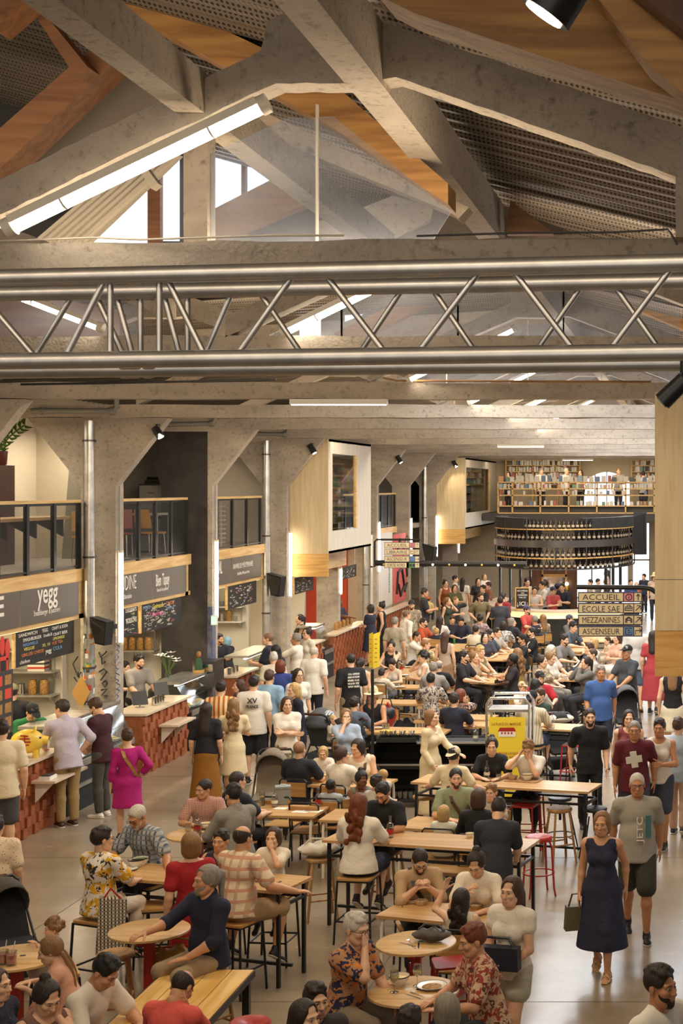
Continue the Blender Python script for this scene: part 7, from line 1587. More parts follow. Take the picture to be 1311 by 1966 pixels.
# ---------------- office furniture on the mezzanine
def mz(px, py, Y): return at(px, py, Y)
o = thing('locker_cabinet', 'dark brown wooden locker cabinet upstairs at left', 'cabinet', (-12.3, 25.6, 3.63)); mb = MB(); mb.box(-.3,.38,0,.6,0,1.74); mb.build('carcass', M['brownwood'], o)
for z in (.1,.65,1.2): mb = MB(); mb.box(-.26,.34,-.012,0,z,z+.5); d = mb.build('door', M['brownwood'], o); mb = MB(); mb.box(.2,.24,-.02,-.012,z+.2,z+.28); mb.build('handle', M['black'], d)
pl = thing('potted_plant', 'leafy green plant in a brown pot on the locker cabinet', 'plant', (-12.05, 25.85, 5.37)); mb = MB(); mb.lathe([(0,0),(.12,0),(.14,.02),(.16,.24),(.15,.25),(.14,.24),(0,.2)], 18); mb.build('pot', M['potbrown'], pl, True)
mb = MB(); ml = MB(); rr = random.Random(12)
for k in range(9):
    a = k*.75; e = rr.uniform(.25,.65); P_ = [Vector((0,0,.2))+Vector((math.cos(a)*e*t_**1.3, math.sin(a)*e*.6*t_**1.3, .62*t_-.12*t_*t_)) for t_ in (0,.25,.5,.75,1)]
    mb.tube(P_, .008, 5)
    for t_ in range(1, 5):
        for sd in (-1,1):
            for h_ in (0,.5): c = P_[t_-1].lerp(P_[t_], .5+h_); d = (P_[t_]-P_[t_-1]).normalized(); w = d.cross(Vector((0,-1,.3))).normalized()*sd; ml.add([c, c+w*.07+d*.05, c+w*.13+d*.09, c+w*.08+d*.0], [(0,1,2,3)])
mb.build('stem', M['leaf'], pl, True); ml.build('leaves', M['leaf'], pl)
o = thing('cap', 'white cap lying on the locker cabinet', 'cap', (-12.45, 25.8, 5.37)); mb = MB(); mb.sphere((0,0,0), .14, 14, 8, 0, (1,1,.8)); mb.v = [(x,y,max(z,0)) for x,y,z in mb.v]; mb.build('crown', M['white'], o, True); mb = MB(); mb.prism([(.1,-.1,.01),(.26,-.06,.01),(.26,.06,.01),(.1,.1,.01)], (0,0,.012)); mb.build('brim', M['black'], o)
o = thing('filing_cabinet', 'grey metal filing cabinet upstairs beside the black wall', 'cabinet', (-11.1, 30.6, 3.63)); mb = MB(); mb.box(-.27,.27,0,.5,0,1.42); mb.build('carcass', M['darkgrey'], o)
for z in (.05,.4,.75,1.08): mb = MB(); mb.box(-.25,.25,-.015,0,z,z+.31); d = mb.build('drawer', M['grey'], o); mb = MB(); mb.box(-.07,.07,-.03,-.015,z+.14,z+.17); mb.build('handle', M['chrome'], d)
o = thing('typewriter', 'black typewriter on the grey filing cabinet', 'typewriter', (-11.1, 30.85, 5.05)); mb = MB(); mb.prism([(-.18,-.15,0),(.18,-.15,0),(.18,.12,0),(-.18,.12,0)], (0,0,.08)); mb.build('body', M['black'], o); mb = MB(); mb.tube([(-.2,.05,.12),(.2,.05,.12)], .03, 10); mb.build('roller', M['rubber'], o, True)
o = thing('potted_plant', 'dark leafed plant behind the typewriter', 'plant', (-10.95, 31.05, 5.05)); mb = MB(); mb.lathe([(0,0),(.08,0),(.1,.14),(0,.12)], 14); mb.build('pot', M['grey'], o, True); mb = MB()
for k in range(12):
    a = k*.8; c = Vector((0,0,.15+.03*k)); d = Vector((math.cos(a)*.2, math.sin(a)*.1, .12)); w = Vector((-d.y, d.x, .03))*.2; mb.add([c, c+d*.5+w, c+d, c+d*.5-w], [(0,1,2,3)])
mb.build('leaves', mat('dark_leaf', srgb('#1E2A1C'), .5), o)
def upchair(lab, X, Y, rz, m):
    o = thing('office_chair', lab, 'chair', (X, Y, 3.63), rz); mb = MB(); mb.box(-.21,.21,-.2,.2,.44,.48); mb.build('seat', m, o); mb = MB(); mb.prism([(-.2,.19,.55),(.2,.19,.55),(.17,.25,.92),(-.17,.25,.92)], (0,.02,0)); mb.build('backrest', m, o)
    for sx in (-.18,.18):
        for sy in (-.17,.17): mb = MB(); mb.tube([(sx,sy,.44),(sx*1.1,sy*1.2,0)], .012, 8); mb.build('leg', M['chrome'], o, True)
upchair('yellow metal legged chair upstairs by the column', -10.95, 27.0, .9, mat('chair_yellow', srgb('#C8963A'), .4)); upchair('dark red chair upstairs at the desk', -11.0, 28.6, .1, mat('chair_maroon', srgb('#7A3026'), .4)); upchair('ochre moulded chair upstairs at the desk', -10.65, 29.3, 2.8, mat('chair_ochre', srgb('#B9863C'), .4)); upchair('chair with a red cushion at far left upstairs', -11.2, 22.0, .8, M['red'])
o = thing('desk', 'pale office desk on white legs upstairs', 'desk', (-11.1, 29.7, 3.63)); mb = MB(); mb.box(-.8,.6,-.4,.4,.80,.84); mb.build('top', M['plaster'], o)
for sx in (-.75,.55):
    for sy in (-.35,.35): mb = MB(); mb.box(sx-.02,sx+.02,sy-.02,sy+.02,0,.80); mb.build('leg', M['white_metal'], o)
o = thing('printer', 'grey photocopier behind the railing upstairs', 'printer', (-10.75, 31.9, 3.63)); mb = MB(); mb.box(-.3,.3,-.3,.3,0,1.05); mb.build('body', M['grey'], o); mb = MB(); mb.box(-.31,.31,-.31,.31,1.05,1.2); mb.build('lid', M['darkgrey'], o); mb = MB(); mb.box(-.25,.25,-.315,-.3,.65,.95); mb.build('tray', M['plaster'], o)
o = thing('plastic_chair_stack', 'stack of white slatted chairs beside the photocopier', 'chair', (-10.7, 33.3, 3.63)); mb = MB()
for k in range(9): mb.box(-.22,.22,-.2,.2,.1+k*.1,.13+k*.1)
mb.build('slats', M['white_metal'], o); mb = MB(); mb.tube([(-.24,-.2,0),(-.24,-.2,1.0),(.24,-.2,1.0),(.24,-.2,0)], .015, 8); mb.build('frame', M['white_metal'], o, True)
o = thing('wrapped_panel', 'tall bubble wrapped panel leaning upstairs', 'panel', (-11.6, 28.1, 3.63)); mb = MB(); mb.prism([(-.3,0,0),(.3,0,0),(.12,.1,1.7),(-.2,.1,1.7)], (0,.05,0)); mb.build('panel', mat('bubble_wrap', srgb('#77705F'), .35, bump=.6, bscale=90), o)
o = thing('exit_sign', 'small green emergency exit sign on the blue column edge', 'sign', (-9.74, 30.27, 2.27)); mb = MB(); mb.box(-.03,.1,-.02,.02,-.1,.1); mb.build('body', M['white'], o); mb = MB(); mb.box(-.02,.09,-.024,-.02,-.08,.08); mb.build('pictogram', M['exit'], o)
o = thing('coffee_machine', 'dark coffee machine beside the black column', 'machine', (-9.75, 30.0, 1.0)); mb = MB(); mb.box(-.2,.25,-.35,.25,0,.5); mb.build('body', M['dark_steel'], o); mb = MB(); mb.box(-.18,.22,-.37,-.35,.3,.45); mb.build('front_panel', M['chrome'], o)
# ================================================================ THE CROWD
SEATN = {'chair': 'black framed school chair', 'bench': 'low bench seat', 'stool': 'black framed bar stool', 'wood': 'round wooden stool', 'red': 'round red metal stool', 'redsq': 'square red stool', 'child': 'small high stool', 'redlow': 'red metal chair'}
def sit(label, short, x, y, kind, a=0, **k):
    p = person(label, x, y, 'sit', a, seatkind=kind, short=short, **k)
    seat_at(kind, p['root'][0], p['root'][1], p['A'], SEATN[kind]+' under the '+short); return p
def st(label, short, x, y, a=0, **k): return person(label, x, y, 'stand', a, short=short, **k)
WH, CR, BK, NV = '#E4DCCE', '#DCCDB2', '#17161A', '#1C2033'
TR = lambda c: (c, 'trousers'); SHT = lambda c: (c, 'shorts')
floral_y = pattern('floral', '#E6DED0', '#D9A21E', '#2E2A2C'); floral_o = pattern('floral', '#B5835C', '#232A48', '#D07A2A', 1.3); floral_r = pattern('floral', '#C9A888', '#9A3A30', '#5A3426', 1.5)
plaid_g = pattern('plaid', '#A8A8A4', '#4A566A', '#78828E', 1.3); plaid_c = pattern('plaid', '#DCC8AA', '#BFA58A', '#C8947A', .7); chk_r = pattern('check', '#D0B8A8', '#8E4A42', '#A86A5C'); strp = pattern('stripes', '#DDD0B4', '#B8A684', None, 1.4); strp_o = pattern('stripes', '#E0C690', '#B05A24', None, .6)
leo = pattern('leopard', '#D8D2C6', '#1C1A1A', None, 1.4); geo = pattern('leopard', '#B8AC9E', '#3A3436', '#8A3A30', .9); dark_fl = pattern('floral', '#23242C', '#8A5A40', '#C8BCA8', 1.6); dots_c = pattern('dots', '#DCC4A6', '#3A3430'); navy_dot = pattern('dots', '#23273A', '#6A6A78', None, 1.4); palm = pattern('floral', '#DDD5B8', '#6A6B48', '#8A8A62', 1.2); yel_fl = pattern('leopard', '#D8CCA0', '#6A5A34', None, 1.0); eyelet = pattern('dots', '#E6DCC8', '#B8A48A', None, 1.5); camo = pattern('leopard', '#B0A48C', '#7A6E5A', None, .8)
# ---- at and behind the first counters
st('man in cream tee and dark grey shorts at the left edge', 'man in cream tee', 3, 1402, -150, Y=19.7, top=('#DFCFAE','tee'), bottom=SHT('#4A4A4C'), hair=('short','dark'), fat=.12, L='reachlow')
st('man in lavender shirt and khaki trousers leaning on the counter', 'man in lavender shirt', 119, 1362, -135, Y=22.0, lean=14, top=('#B6AEBC','shirt'), bottom=TR('#9C8458'), hair=('short','dark'), L='table', tz=1.06, R='hip', shoes='#3A241A', yaw=25)
st('man in maroon tee and grey trousers wearing white sneakers', 'man in maroon', 184, 1358, -100, Y=22.5, lean=4, nod=28, top=('#3C1820','tee'), bottom=TR('#4A4844'), L='front', R='front', shoes='#E8E2D8', hair=('short','brown'), beard='brown')
st('woman in a bright magenta dress walking by the counter', 'woman in magenta', 244, 1416, -150, Y=20.9, sex='f', H=1.6, bottom=('#A8106E','dress',CLOTH,.55,1.5), hair=('short','brown'), step=.1, R='hip')
st('cook in green tee and black baseball cap behind the counter', 'cook in green', 62, 1368, 40, Y=22.9, lean=14, nod=22, top=('#1E6A3C','tee'), bottom=TR(BK), L='reachlow', R='reachlow', cap='#16161A', hair=('short','dark'), yaw=10)
st('cook in black tee with orange lettering and khaki cap', 'cook with khaki cap', 24, 1330, -160, Y=24.0, top=(BK,'tee'), bottom=TR(BK), cap='#6E6A50', hair=('buzz','brown'), L='hold', R='hold')
st('curly haired man in grey tee behind the second counter', 'man in grey tee', 267, 1270, 55, Y=28.1, top=('#8E8A84','tee'), bottom=TR(BK), hair=('curly','black'), beard='dark', L='reachlow', R='reachlow', lean=6)
st('dark clothed helper behind the curly haired counter man', 'dark clothed helper', 240, 1282, 80, Y=29.6, lean=6, top=(BK,'tee'), bottom=TR(BK), L='hold', R='hold', hair=('short','black'))
st('dark skinned helper bending behind the second counter', 'bending helper', 310, 1314, 60, Y=28.9, lean=35, skin='brown', top=('#3A3632','tee'), bottom=TR(BK), L='reachlow', R='reachlow', hair=('buzz','black'))
st('bearded man in dark jacket behind the third counter', 'man in dark jacket', 421, 1228, 60, Y=33.6, top=('#1E1E28','long'), bottom=TR(BK), hair=('short','dark'), beard='dark', L='hold', R='hold', skin='mid')
st('person in a light blue headscarf in the third stall', 'person in headscarf', 435, 1232, -120, Y=34.8, sex='f', top=('#22242C','long'), bottom=TR(BK), hair=('bob','#86B0C8'), L='hold', R='hold')
st('waitress with dark braid and black tank top under the cabin', 'waitress in tank top', 575, 1189, -60, Y=38.6, sex='f', top=('#1C1A1E','tank'), bottom=TR(BK), hair=('ponytail','dark'), L='hold', R='hold')
st('cook standing against the red wall', 'cook by the red wall', 651, 1157, 70, Y=42.2, top=('#2C3040','tee'), bottom=TR(BK), skin='brown', hair=('buzz','black'), R='reach', L='hold')
# ---- queue on the left
st('bald man in navy tee at the third counter', 'bald man in navy', 514, 1227, -85, Y=31.4, top=(NV,'tee'), bottom=TR('#2A2A30'), hair=('buzz','#8A6448'), L='hold', R='hold')
st('woman with long dark hair at the third counter', 'woman with long dark hair', 528, 1250, -120, Y=30.8, sex='f', top=('#241F22','tee'), bottom=TR(BK), hair=('long','black'))
st('small white haired man in the queue', 'white haired man', 525, 1264, -160, Y=29.9, top=('#D8CDB8','tee'), bottom=TR('#4A4238'), hair=('short','white'), H=1.6)
st('woman with short auburn hair and blue top in the queue', 'woman with auburn hair', 538, 1280, -165, Y=28.0, sex='f', top=('#2A3A78','tee'), bottom=TR(NV), hair=('bob','red'))
st('man in light blue tee seen from behind in the queue', 'man in light blue tee', 517, 1301, 175, Y=26.2, top=('#86A6BE','tee'), bottom=TR('#22242C'), fat=.12, hair=('short','brown'))
xv = st('man in white rugby tee with dark back lettering', 'man in white rugby tee', 487, 1312, -172, Y=25.0, top=('#E2DACC','tee'), bottom=SHT('#1A1A1E'), fat=.18, H=1.8, hair=('short','dark'))
st('woman in cream dress with a white handbag', 'woman in cream dress', 448, 1356, -165, Y=23.4, sex='f', H=1.66, bottom=('#E0CFA8','dress',CLOTH,.50,.6), hair=('wavy','light'), R='hold', L='hold')
st('woman in black top and long mustard skirt', 'woman in mustard skirt', 396, 1364, -175, Y=22.9, sex='f', H=1.66, top=('#17141A','tee'), bottom=('#8A5A14','skirt',CLOTH,.10), hair=('long','dark'))
st('person in orange striped shirt in front of the display case', 'person in striped shirt', 424, 1322, -170, Y=24.6, top=('#FFFFFF','tee',strp_o), bottom=TR('#2A2A30'), hair=('short','dark'))
st('woman with blurred brown hair by the display case', 'brown haired woman by the case', 458, 1318, -60, Y=26.6, sex='f', top=('#5A4A48','tee'), bottom=TR(BK), hair=('wavy','brown'))
st('woman in white tee with crossed arms and palm print trousers', 'woman with crossed arms', 551, 1353, 25, Y=23.6, sex='f', H=1.68, top=('#E6DECC','tee'), bottom=('#FFFFFF','trousers',palm), L='cross', R='cross', hair=('long','brown'))
st('blonde woman in dark navy blazer in the queue', 'woman in navy blazer', 564, 1326, -50, Y=25.0, sex='f', top=('#191C2A','long'), bottom=TR('#3A3A40'), hair=('long','blond'))
st('woman in glasses and white tee behind the blonde', 'woman in glasses', 573, 1297, 40, Y=27.0, sex='f', top=('#DDD5C8','tee'), bottom=TR('#2A2C38'), hair=('long','dark'), glasses=True)
st('man in white polo reaching over the counter', 'man in white polo', 568, 1228, -95, Y=32.6, top=('#DCD4C6','tee'), bottom=TR('#3A3A40'), skin='tan', hair=('short','grey'), L='reach', R='reach')
st('woman in white with a scarf by the display case', 'woman with scarf', 589, 1216, -40, Y=34.0, sex='f', top=('#E0D8C8','long'), bottom=TR('#C8BCA8'), hair=('bun','dark'), glasses=True)
st('old man in white shirt and navy trousers from behind', 'old man in white', 603, 1252, 170, Y=29.8, top=('#E6DFD2','tee'), bottom=TR('#1E2230'), hair=('bald','silver'), H=1.74, fat=.08)
st('woman in dark dotted dress at the far brick counter', 'woman in dotted dress', 710, 1169, -110, Y=41.2, sex='f', bottom=('#FFFFFF','dress',navy_dot,.45,.6), hair=('bob','dark'), L='cross', R='cross', glasses=True, fat=.15)
st('woman in black strap top leaning at the far counter', 'woman in black strap top', 731, 1164, -80, Y=42.4, sex='f', top=(BK,'tank'), bottom=TR(BK), hair=('bun','black'), R='cheek', fat=.1)
# ---- middle left around the pole sign
bt = st('man in black tee with white print and a tattooed friend', 'man in printed black tee', 673, 1268, -150, Y=28.0, top=(BK,'tee'), bottom=SHT('#8A7A60'), hair=('buzz','dark'), glasses=True, H=1.78)
st('tattooed woman with dark ponytail beside the pole sign', 'tattooed woman', 692, 1275, 170, Y=29.4, sex='f', top=('#D8D0C4','tank'), bottom=TR('#3A3A3E'), hair=('ponytail','dark'))
sit('man in grey blue tee seated with his back turned', 'man in grey blue tee', 680, 1352, 'chair', 165, top=('#5C6878','tee'), bottom=TR('#2A2C34'), hair=('short','dark'), fat=.12, tz=.75, L='table', R='table')
sit('woman in pale blue shirt with bobbed hair holding her chin', 'woman in pale blue shirt', 664, 1376, 'chair', 20, sex='f', top=('#A8B4C2','shirt'), bottom=TR('#3A4458'), hair=('bob','light'), R='mouth', L='lap')
person('blond baby sitting in the black stroller', 639, 1382, 'sit', 70, H=.82, seat=.50, short='baby in stroller', top=('#C8C0B0','tee'), bottom=TR('#8A8A88'), hair=('buzz','blond'), L='lap', R='lap')
sit('person in straw hat and black sleeveless top', 'person in straw hat', 716, 1338, 'chair', -10, top=(BK,'tank'), bottom=SHT('#3A3A3A'), hair=('short','grey'), hat='#D8C8A0', skin='tan', tz=.75, L='table', R='hold')
sit('boy in green vest over a cream sweater', 'boy in green vest', 733, 1294, 'chair', 165, H=1.2, top=('#D8CCB4','long'), bottom=TR('#3A3A40'), hair=('short','dark'), tz=.75, L='table', R='table', Y=None)
sit('woman with short dark hair bending over the narrow table', 'short haired woman in grey', 753, 1276, 'chair', -15, sex='f', top=('#B8AEA0','tank'), bottom=TR('#5A5A58'), hair=('short','dark'), nod=30, R='cheek', tz=.75, L='table', Y=32.2)
sit('woman with a high bun and black strap top', 'woman with a high bun', 751, 1241, 'chair', 0, sex='f', top=(BK,'tank'), bottom=TR(BK), hair=('bun','dark'), nod=18, L='cheek', R='table', tz=.75)
sit('woman with curly black hair and white sleeveless top', 'curly haired woman in white', 812, 1262, 'chair', -70, sex='f', top=('#E2D8CA','tank'), bottom=TR('#2A3040'), hair=('afro','black'), L='hold', R='mouth')
sit('bald man in white tee at the pine table', 'bald man in white tee', 800, 1222, 'chair', 80, top=('#D8D0C4','tee'), bottom=TR('#2A2A2E'), hair=('buzz','dark'), skin='mid', R='mouth', L='table', tz=.75, lean=12)
sit('man in pale floral shirt with back turned', 'man in pale floral shirt', 817, 1238, 'chair', 150, top=('#FFFFFF','tee',yel_fl), bottom=TR('#3A3A36'), hair=('crew','light'), tz=.75, L='table', R='table', yaw=-40)
sit('man in orange polo looking across', 'man in orange polo', 813, 1196, 'chair', 75, top=('#B04A24','tee'), bottom=TR('#2A2A30'), hair=('short','dark'), beard='dark', L='table', R='table', tz=.75)
st('man in white shirt standing with back half turned', 'man in white shirt', 781, 1181, 130, Y=39.0, top=('#E2DAD0','shirt'), bottom=TR('#C8BCA4'), hair=('buzz','#7A5A44'))
st('blurred man in beige standing by the brick counter', 'blurred man in beige', 758, 1195, 170, Y=37.0, top=('#A89C84','tee'), bottom=TR('#B0A48E'), hair=('short','grey'))
sit('man in grey checked shirt with back turned', 'man in grey checked shirt', 832, 1284, 'bench', 175, top=('#FFFFFF','tee',pattern('check', '#A8A49E', '#7A7672', '#8A8682')), bottom=TR('#2E3A50'), hair=('short','grey'), tz=.75, L='table', R='table')
sit('bald man hidden behind the grey checked shirt', 'hidden bald man', 843, 1279, 'bench', 170, top=(BK,'tee'), bottom=TR(BK), hair=('bald','grey'), L='table', R='table', tz=.75)
sit('man in geometric print shirt with back turned', 'man in geometric print', 827, 1306, 'bench', 178, top=('#FFFFFF','tee',geo), bottom=TR('#3A3A3C'), hair=('short','black'), skin='mid', tz=.75, L='table', R='table', Y=None)
sit('man in navy polo with back turned by the white tables', 'man in navy polo', 872, 1345, 'bench', 170, top=('#191C2C','tee'), bottom=TR(NV), hair=('short','dark'), fat=.12, tz=.75, L='table', R='table')
sit('woman with auburn hair and dark floral blouse', 'woman in dark floral blouse', 885, 1336, 'bench', 165, sex='f', top=('#FFFFFF','tee',dark_fl), bottom=TR('#2A2A30'), hair=('bob','red'), R='cheek', L='table', tz=.75, yaw=-30)
st('blurred woman with long brown hair passing the tables', 'passing woman with brown hair', 854, 1224, 180, Y=34.0, sex='f', top=('#A89480','tank'), bottom=('#8A6A4E','skirt',CLOTH,.4), hair=('long','brown'), step=.12, L='fwd')
st('blurred server in a cream dress beside the service station', 'server in cream dress', 829, 1378, 70, Y=22.2, sex='f', H=1.66, bottom=('#DDCBA4','dress',CLOTH,.14,1.9), hair=('bob','light'), step=.12, L='reachlow', R='fwd')
st('bearded man in camouflage shirt by the red banner', 'man in camouflage shirt', 790, 1162, 10, Y=41.8, top=('#FFFFFF','tee',camo), bottom=TR('#5A5040'), cap='#2A2A2C', hair=('short','dark'), beard='dark')
person('toddler in yellow tee with an orange cap held up', 823, 1152, 'sit', 170, H=.95, seat=.95, short='toddler', top=('#C8B070','tee'), bottom=TR('#26262A'), cap='#B0542A', hair=('buzz','brown'), L='lap', R='lap', seatkind=None)
st('man in dark shirt holding the toddler', 'man holding toddler', 815, 1138, 100, Y=44.6, top=('#2A2A32','tee'), bottom=TR('#2A2A30'), hair=('short','dark'), L='hold', R='hold', skin='mid')
# ---- dark legged high table and its neighbours
sit('man in black tee and glasses eating at the high table', 'man in black with glasses', 891, 1262, 'stool', 75, top=(BK,'tee'), bottom=TR(BK), hair=('short','dark'), beard='dark', glasses=True, fat=.15, L='table', R='table', tz=.98)
sit('fair woman resting her cheek on her hand', 'woman resting her cheek', 911, 1262, 'stool', 60, sex='f', top=('#A8947A','tank'), bottom=TR('#A89C88'), hair=('bun','light'), L='cheek', R='table', tz=.98, Y=31.0)
sit('blonde woman with short curls in olive', 'blonde in olive', 922, 1252, 'stool', 60, sex='f', top=('#6E6446','tank'), bottom=TR('#6A6A60'), hair=('curly','blond'), L='table', R='table', tz=.98, Y=31.7)
sit('woman with long black braids and a dark tee', 'woman with black braids', 983, 1267, 'stool', -75, sex='f', skin='dark', top=('#2A2224','tee'), bottom=TR(BK), hair=('braids','black'), L='table', R='hold', tz=.98)
sit('woman with long brown hair and mustard ribbed top', 'woman in mustard top', 992, 1256, 'stool', -120, sex='f', top=('#A07C3E','tank'), bottom=TR('#3A342C'), hair=('wavy','light'), L='table', R='table', tz=.98)
sit('man with black cap and dark speckled tee', 'man with black cap', 1003, 1229, 'chair', -70, top=('#FFFFFF','tee',pattern('dots', '#191A20', '#8A8478', None, .8)), bottom=TR(BK), cap='#1A1818', hair=('short','dark'), beard='dark', back=1, L='table', R='table', tz=.75, skin='mid')
sit('man in black tee with a white shoulder strap', 'man with white strap', 1021, 1215, 'chair', -70, top=('#16171F','tee'), bottom=TR(BK), hair=('short','black'), beard='dark', L='table', R='table', tz=.75, fat=.1)
sit('man in white tee with broad back at the crowded table', 'man with broad white back', 914, 1210, 'chair', 160, top=('#DDD2B8','tee'), bottom=TR('#3A3A3A'), hair=('crew','dark'), fat=.15, L='table', R='table', tz=.75)
sit('black haired woman facing the camera at the crowded table', 'woman facing the camera', 931, 1224, 'chair', 20, sex='f', skin='pale', top=('#3A3A44','tee'), bottom=TR(BK), hair=('long','black'), L='table', R='table', tz=.75)
sit('man in slate blue tee in profile', 'man in slate blue tee', 941, 1219, 'chair', 70, top=('#38424E','tee'), bottom=TR(NV), hair=('short','dark'), beard='dark', L='table', R='table', tz=.75)
sit('man in pale tee beside the slate blue one', 'man in pale tee', 954, 1215, 'chair', 70, top=('#A8A096','tee'), bottom=TR('#3A3A3E'), hair=('short','dark'), L='table', R='table', tz=.75)
sit('woman in black and white patterned dress from behind', 'woman in patterned dress', 966, 1202, 'chair', 175, sex='f', top=('#FFFFFF','tee',leo), bottom=TR(BK), hair=('bob','dark'), fat=.2, L='table', R='table', tz=.75)
sit('grey haired woman turned left near the patterned dress', 'grey haired woman', 983, 1195, 'chair', 150, sex='f', top=('#2A2A34','tee'), bottom=TR(BK), hair=('bob','grey'), L='table', R='table', tz=.75, yaw=-50)
st('man in charcoal tee standing in the far crowd', 'standing man in charcoal', 960, 1155, -165, Y=43.0, top=('#383A42','tee'), bottom=TR('#3A3A40'), hair=('short','dark'), L='hold')
st('man in olive tee with a dark strap standing in the far crowd', 'standing man in olive', 923, 1147, 30, Y=44.6, top=('#6E6446','tee'), bottom=TR('#3A3A3A'), hair=('curly','brown'), beard='brown', L='hip', R='hip')
sit('man in coral tee with purple and white cap', 'man in coral tee', 1012, 1172, 'stool', 60, top=('#C04A44','tee'), bottom=TR('#2A2A34'), cap='#4A4468', hair=('short','dark'), beard='dark', L='table', R='table', tz=.98)
sit('grey haired woman in dark tank top at the bar tables', 'woman in dark tank top', 1026, 1191, 'chair', -140, sex='f', skin='tan', top=('#1C1C2A','tank'), bottom=TR(BK), hair=('short','grey'), L='table', R='table', tz=.75)
sit('woman with long light hair and grey tank top', 'woman in grey tank top', 1042, 1188, 'chair', -150, sex='f', top=('#8A8276','tank'), bottom=TR('#3A3A3A'), hair=('long','light'), L='table', R='table', tz=.75)
sit('white haired woman bending over the table at right', 'white haired woman', 1058, 1250, 'stool', 60, sex='f', top=('#C8C0B4','tee'), bottom=TR('#5A5A58'), hair=('bob','white'), L='table', R='table', tz=.98, nod=20)
sit('man in grey tee with short beard at right table', 'bearded man in grey tee', 1083, 1229, 'stool', 60, top=('#7C7A78','tee'), bottom=TR('#2A2A30'), hair=('short','dark'), beard='dark', L='table', R='table', tz=.98, lean=8)
sit('woman with a top knot in beige floral blouse', 'woman with a top knot', 1041, 1270, 'stool', 70, sex='f', top=('#FFFFFF','tee',pattern('floral', '#CDBB9C', '#8A7A60', '#6A4A3A', 1.6)), bottom=TR('#5A5650'), hair=('bun','dark'), L='table', R='table', tz=.98)
sit('fair haired woman in white looking at a phone', 'woman looking at a phone', 1057, 1264, 'stool', 60, sex='f', top=('#DCD2C4','tee'), bottom=TR('#8A8478'), hair=('ponytail','light'), L='hold', R='hold', nod=15)
sit('man with curly dark hair and blue grey tee', 'curly man in blue grey', 1100, 1204, 'stool', 60, top=('#46525E','tee'), bottom=TR(BK), hair=('curly','black'), L='table', R='table', tz=.98, lean=10)
sit('man with a grey cap behind the direction sign', 'man with grey cap', 1094, 1190, 'chair', 60, top=('#5C5A58','tee'), bottom=TR(BK), cap='#4A4E5A', hair=('short','dark'), L='table', R='table', tz=.75)
sit('man in red tee with a black cap', 'man in red tee', 1037, 1303, 'chair', 30, top=('#B0202C','tee'), bottom=TR('#2A2A30'), cap='#1C1C22', hair=('short','dark'), beard='dark', L='table', R='table', tz=.75)
sit('woman with straight black hair from behind', 'woman with straight black hair', 1028, 1316, 'chair', 170, sex='f', top=('#B8B0A4','tee'), bottom=TR(BK), hair=('long','black'), L='table', R='table', tz=.75)
sit('child in a beige cap behind the trolley', 'child in a beige cap', 1003, 1321, 'chair', 40, H=1.25, top=('#D8D0C0','tee'), bottom=TR('#5A6A80'), cap='#C8B088', hair=('short','light'), L='table', R='table', tz=.75)
sit('man in dark green top behind the striped shirt', 'man in dark green', 1036, 1336, 'chair', -40, top=('#1E3326','tee'), bottom=TR(BK), hair=('short','brown'), beard='brown', L='table', R='table', tz=.75)
sit('man in cream striped shirt and black cap from behind', 'man in cream striped shirt', 1021, 1343, 'stool', 165, top=('#FFFFFF','tee',strp), bottom=SHT('#3A4A66'), cap='#151518', hair=('buzz','dark'), back=1, L='table', R='table', tz=.98, fat=.1)
# ---- far crowd
sit('dark haired man bending to a phone in navy', 'man bending to a phone', 885, 1193, 'chair', 10, top=('#1E2030','tee'), bottom=TR(BK), hair=('short','dark'), nod=30, L='table', R='table', tz=.75)
sit('young man in dark tee next to him', 'young man in dark tee', 868, 1190, 'chair', 20, top=('#26262E','tee'), bottom=TR(BK), hair=('short','brown'), nod=20, L='table', R='table', tz=.75)
sit('woman in white with long brown hair from behind', 'woman in white from behind', 845, 1192, 'chair', 165, sex='f', top=('#DDD6CC','long'), bottom=TR(BK), hair=('long','dark'), L='table', R='table', tz=.75)
sit('small girl with a fair bun and dark dotted top', 'small girl with a fair bun', 838, 1213, 'chair', 170, H=1.15, sex='f', top=('#FFFFFF','tee',navy_dot), bottom=TR(NV), hair=('bun','blond'), L='table', R='table', tz=.75)
sit('woman in mauve flowered top with dark hair', 'woman in mauve flowered top', 922, 1188, 'chair', 165, sex='f', top=('#FFFFFF','tee',pattern('floral', '#B09A98', '#6A4A50', '#D8CCC0', 1.5)), bottom=TR(BK), hair=('bun','dark'), L='table', R='table', tz=.75)
st('woman with a ponytail and dark green tank drinking', 'woman with ponytail drinking', 860, 1155, 60, Y=45.0, sex='f', top=('#38402E','tank'), bottom=TR('#3A3A3A'), hair=('ponytail','light'), L='mouth')
st('bald man raising a phone in the far crowd', 'bald man raising a phone', 875, 1153, 60, Y=46.0, top=('#26262A','tee'), bottom=TR(BK), hair=('buzz','light'), L='up', R='hold')
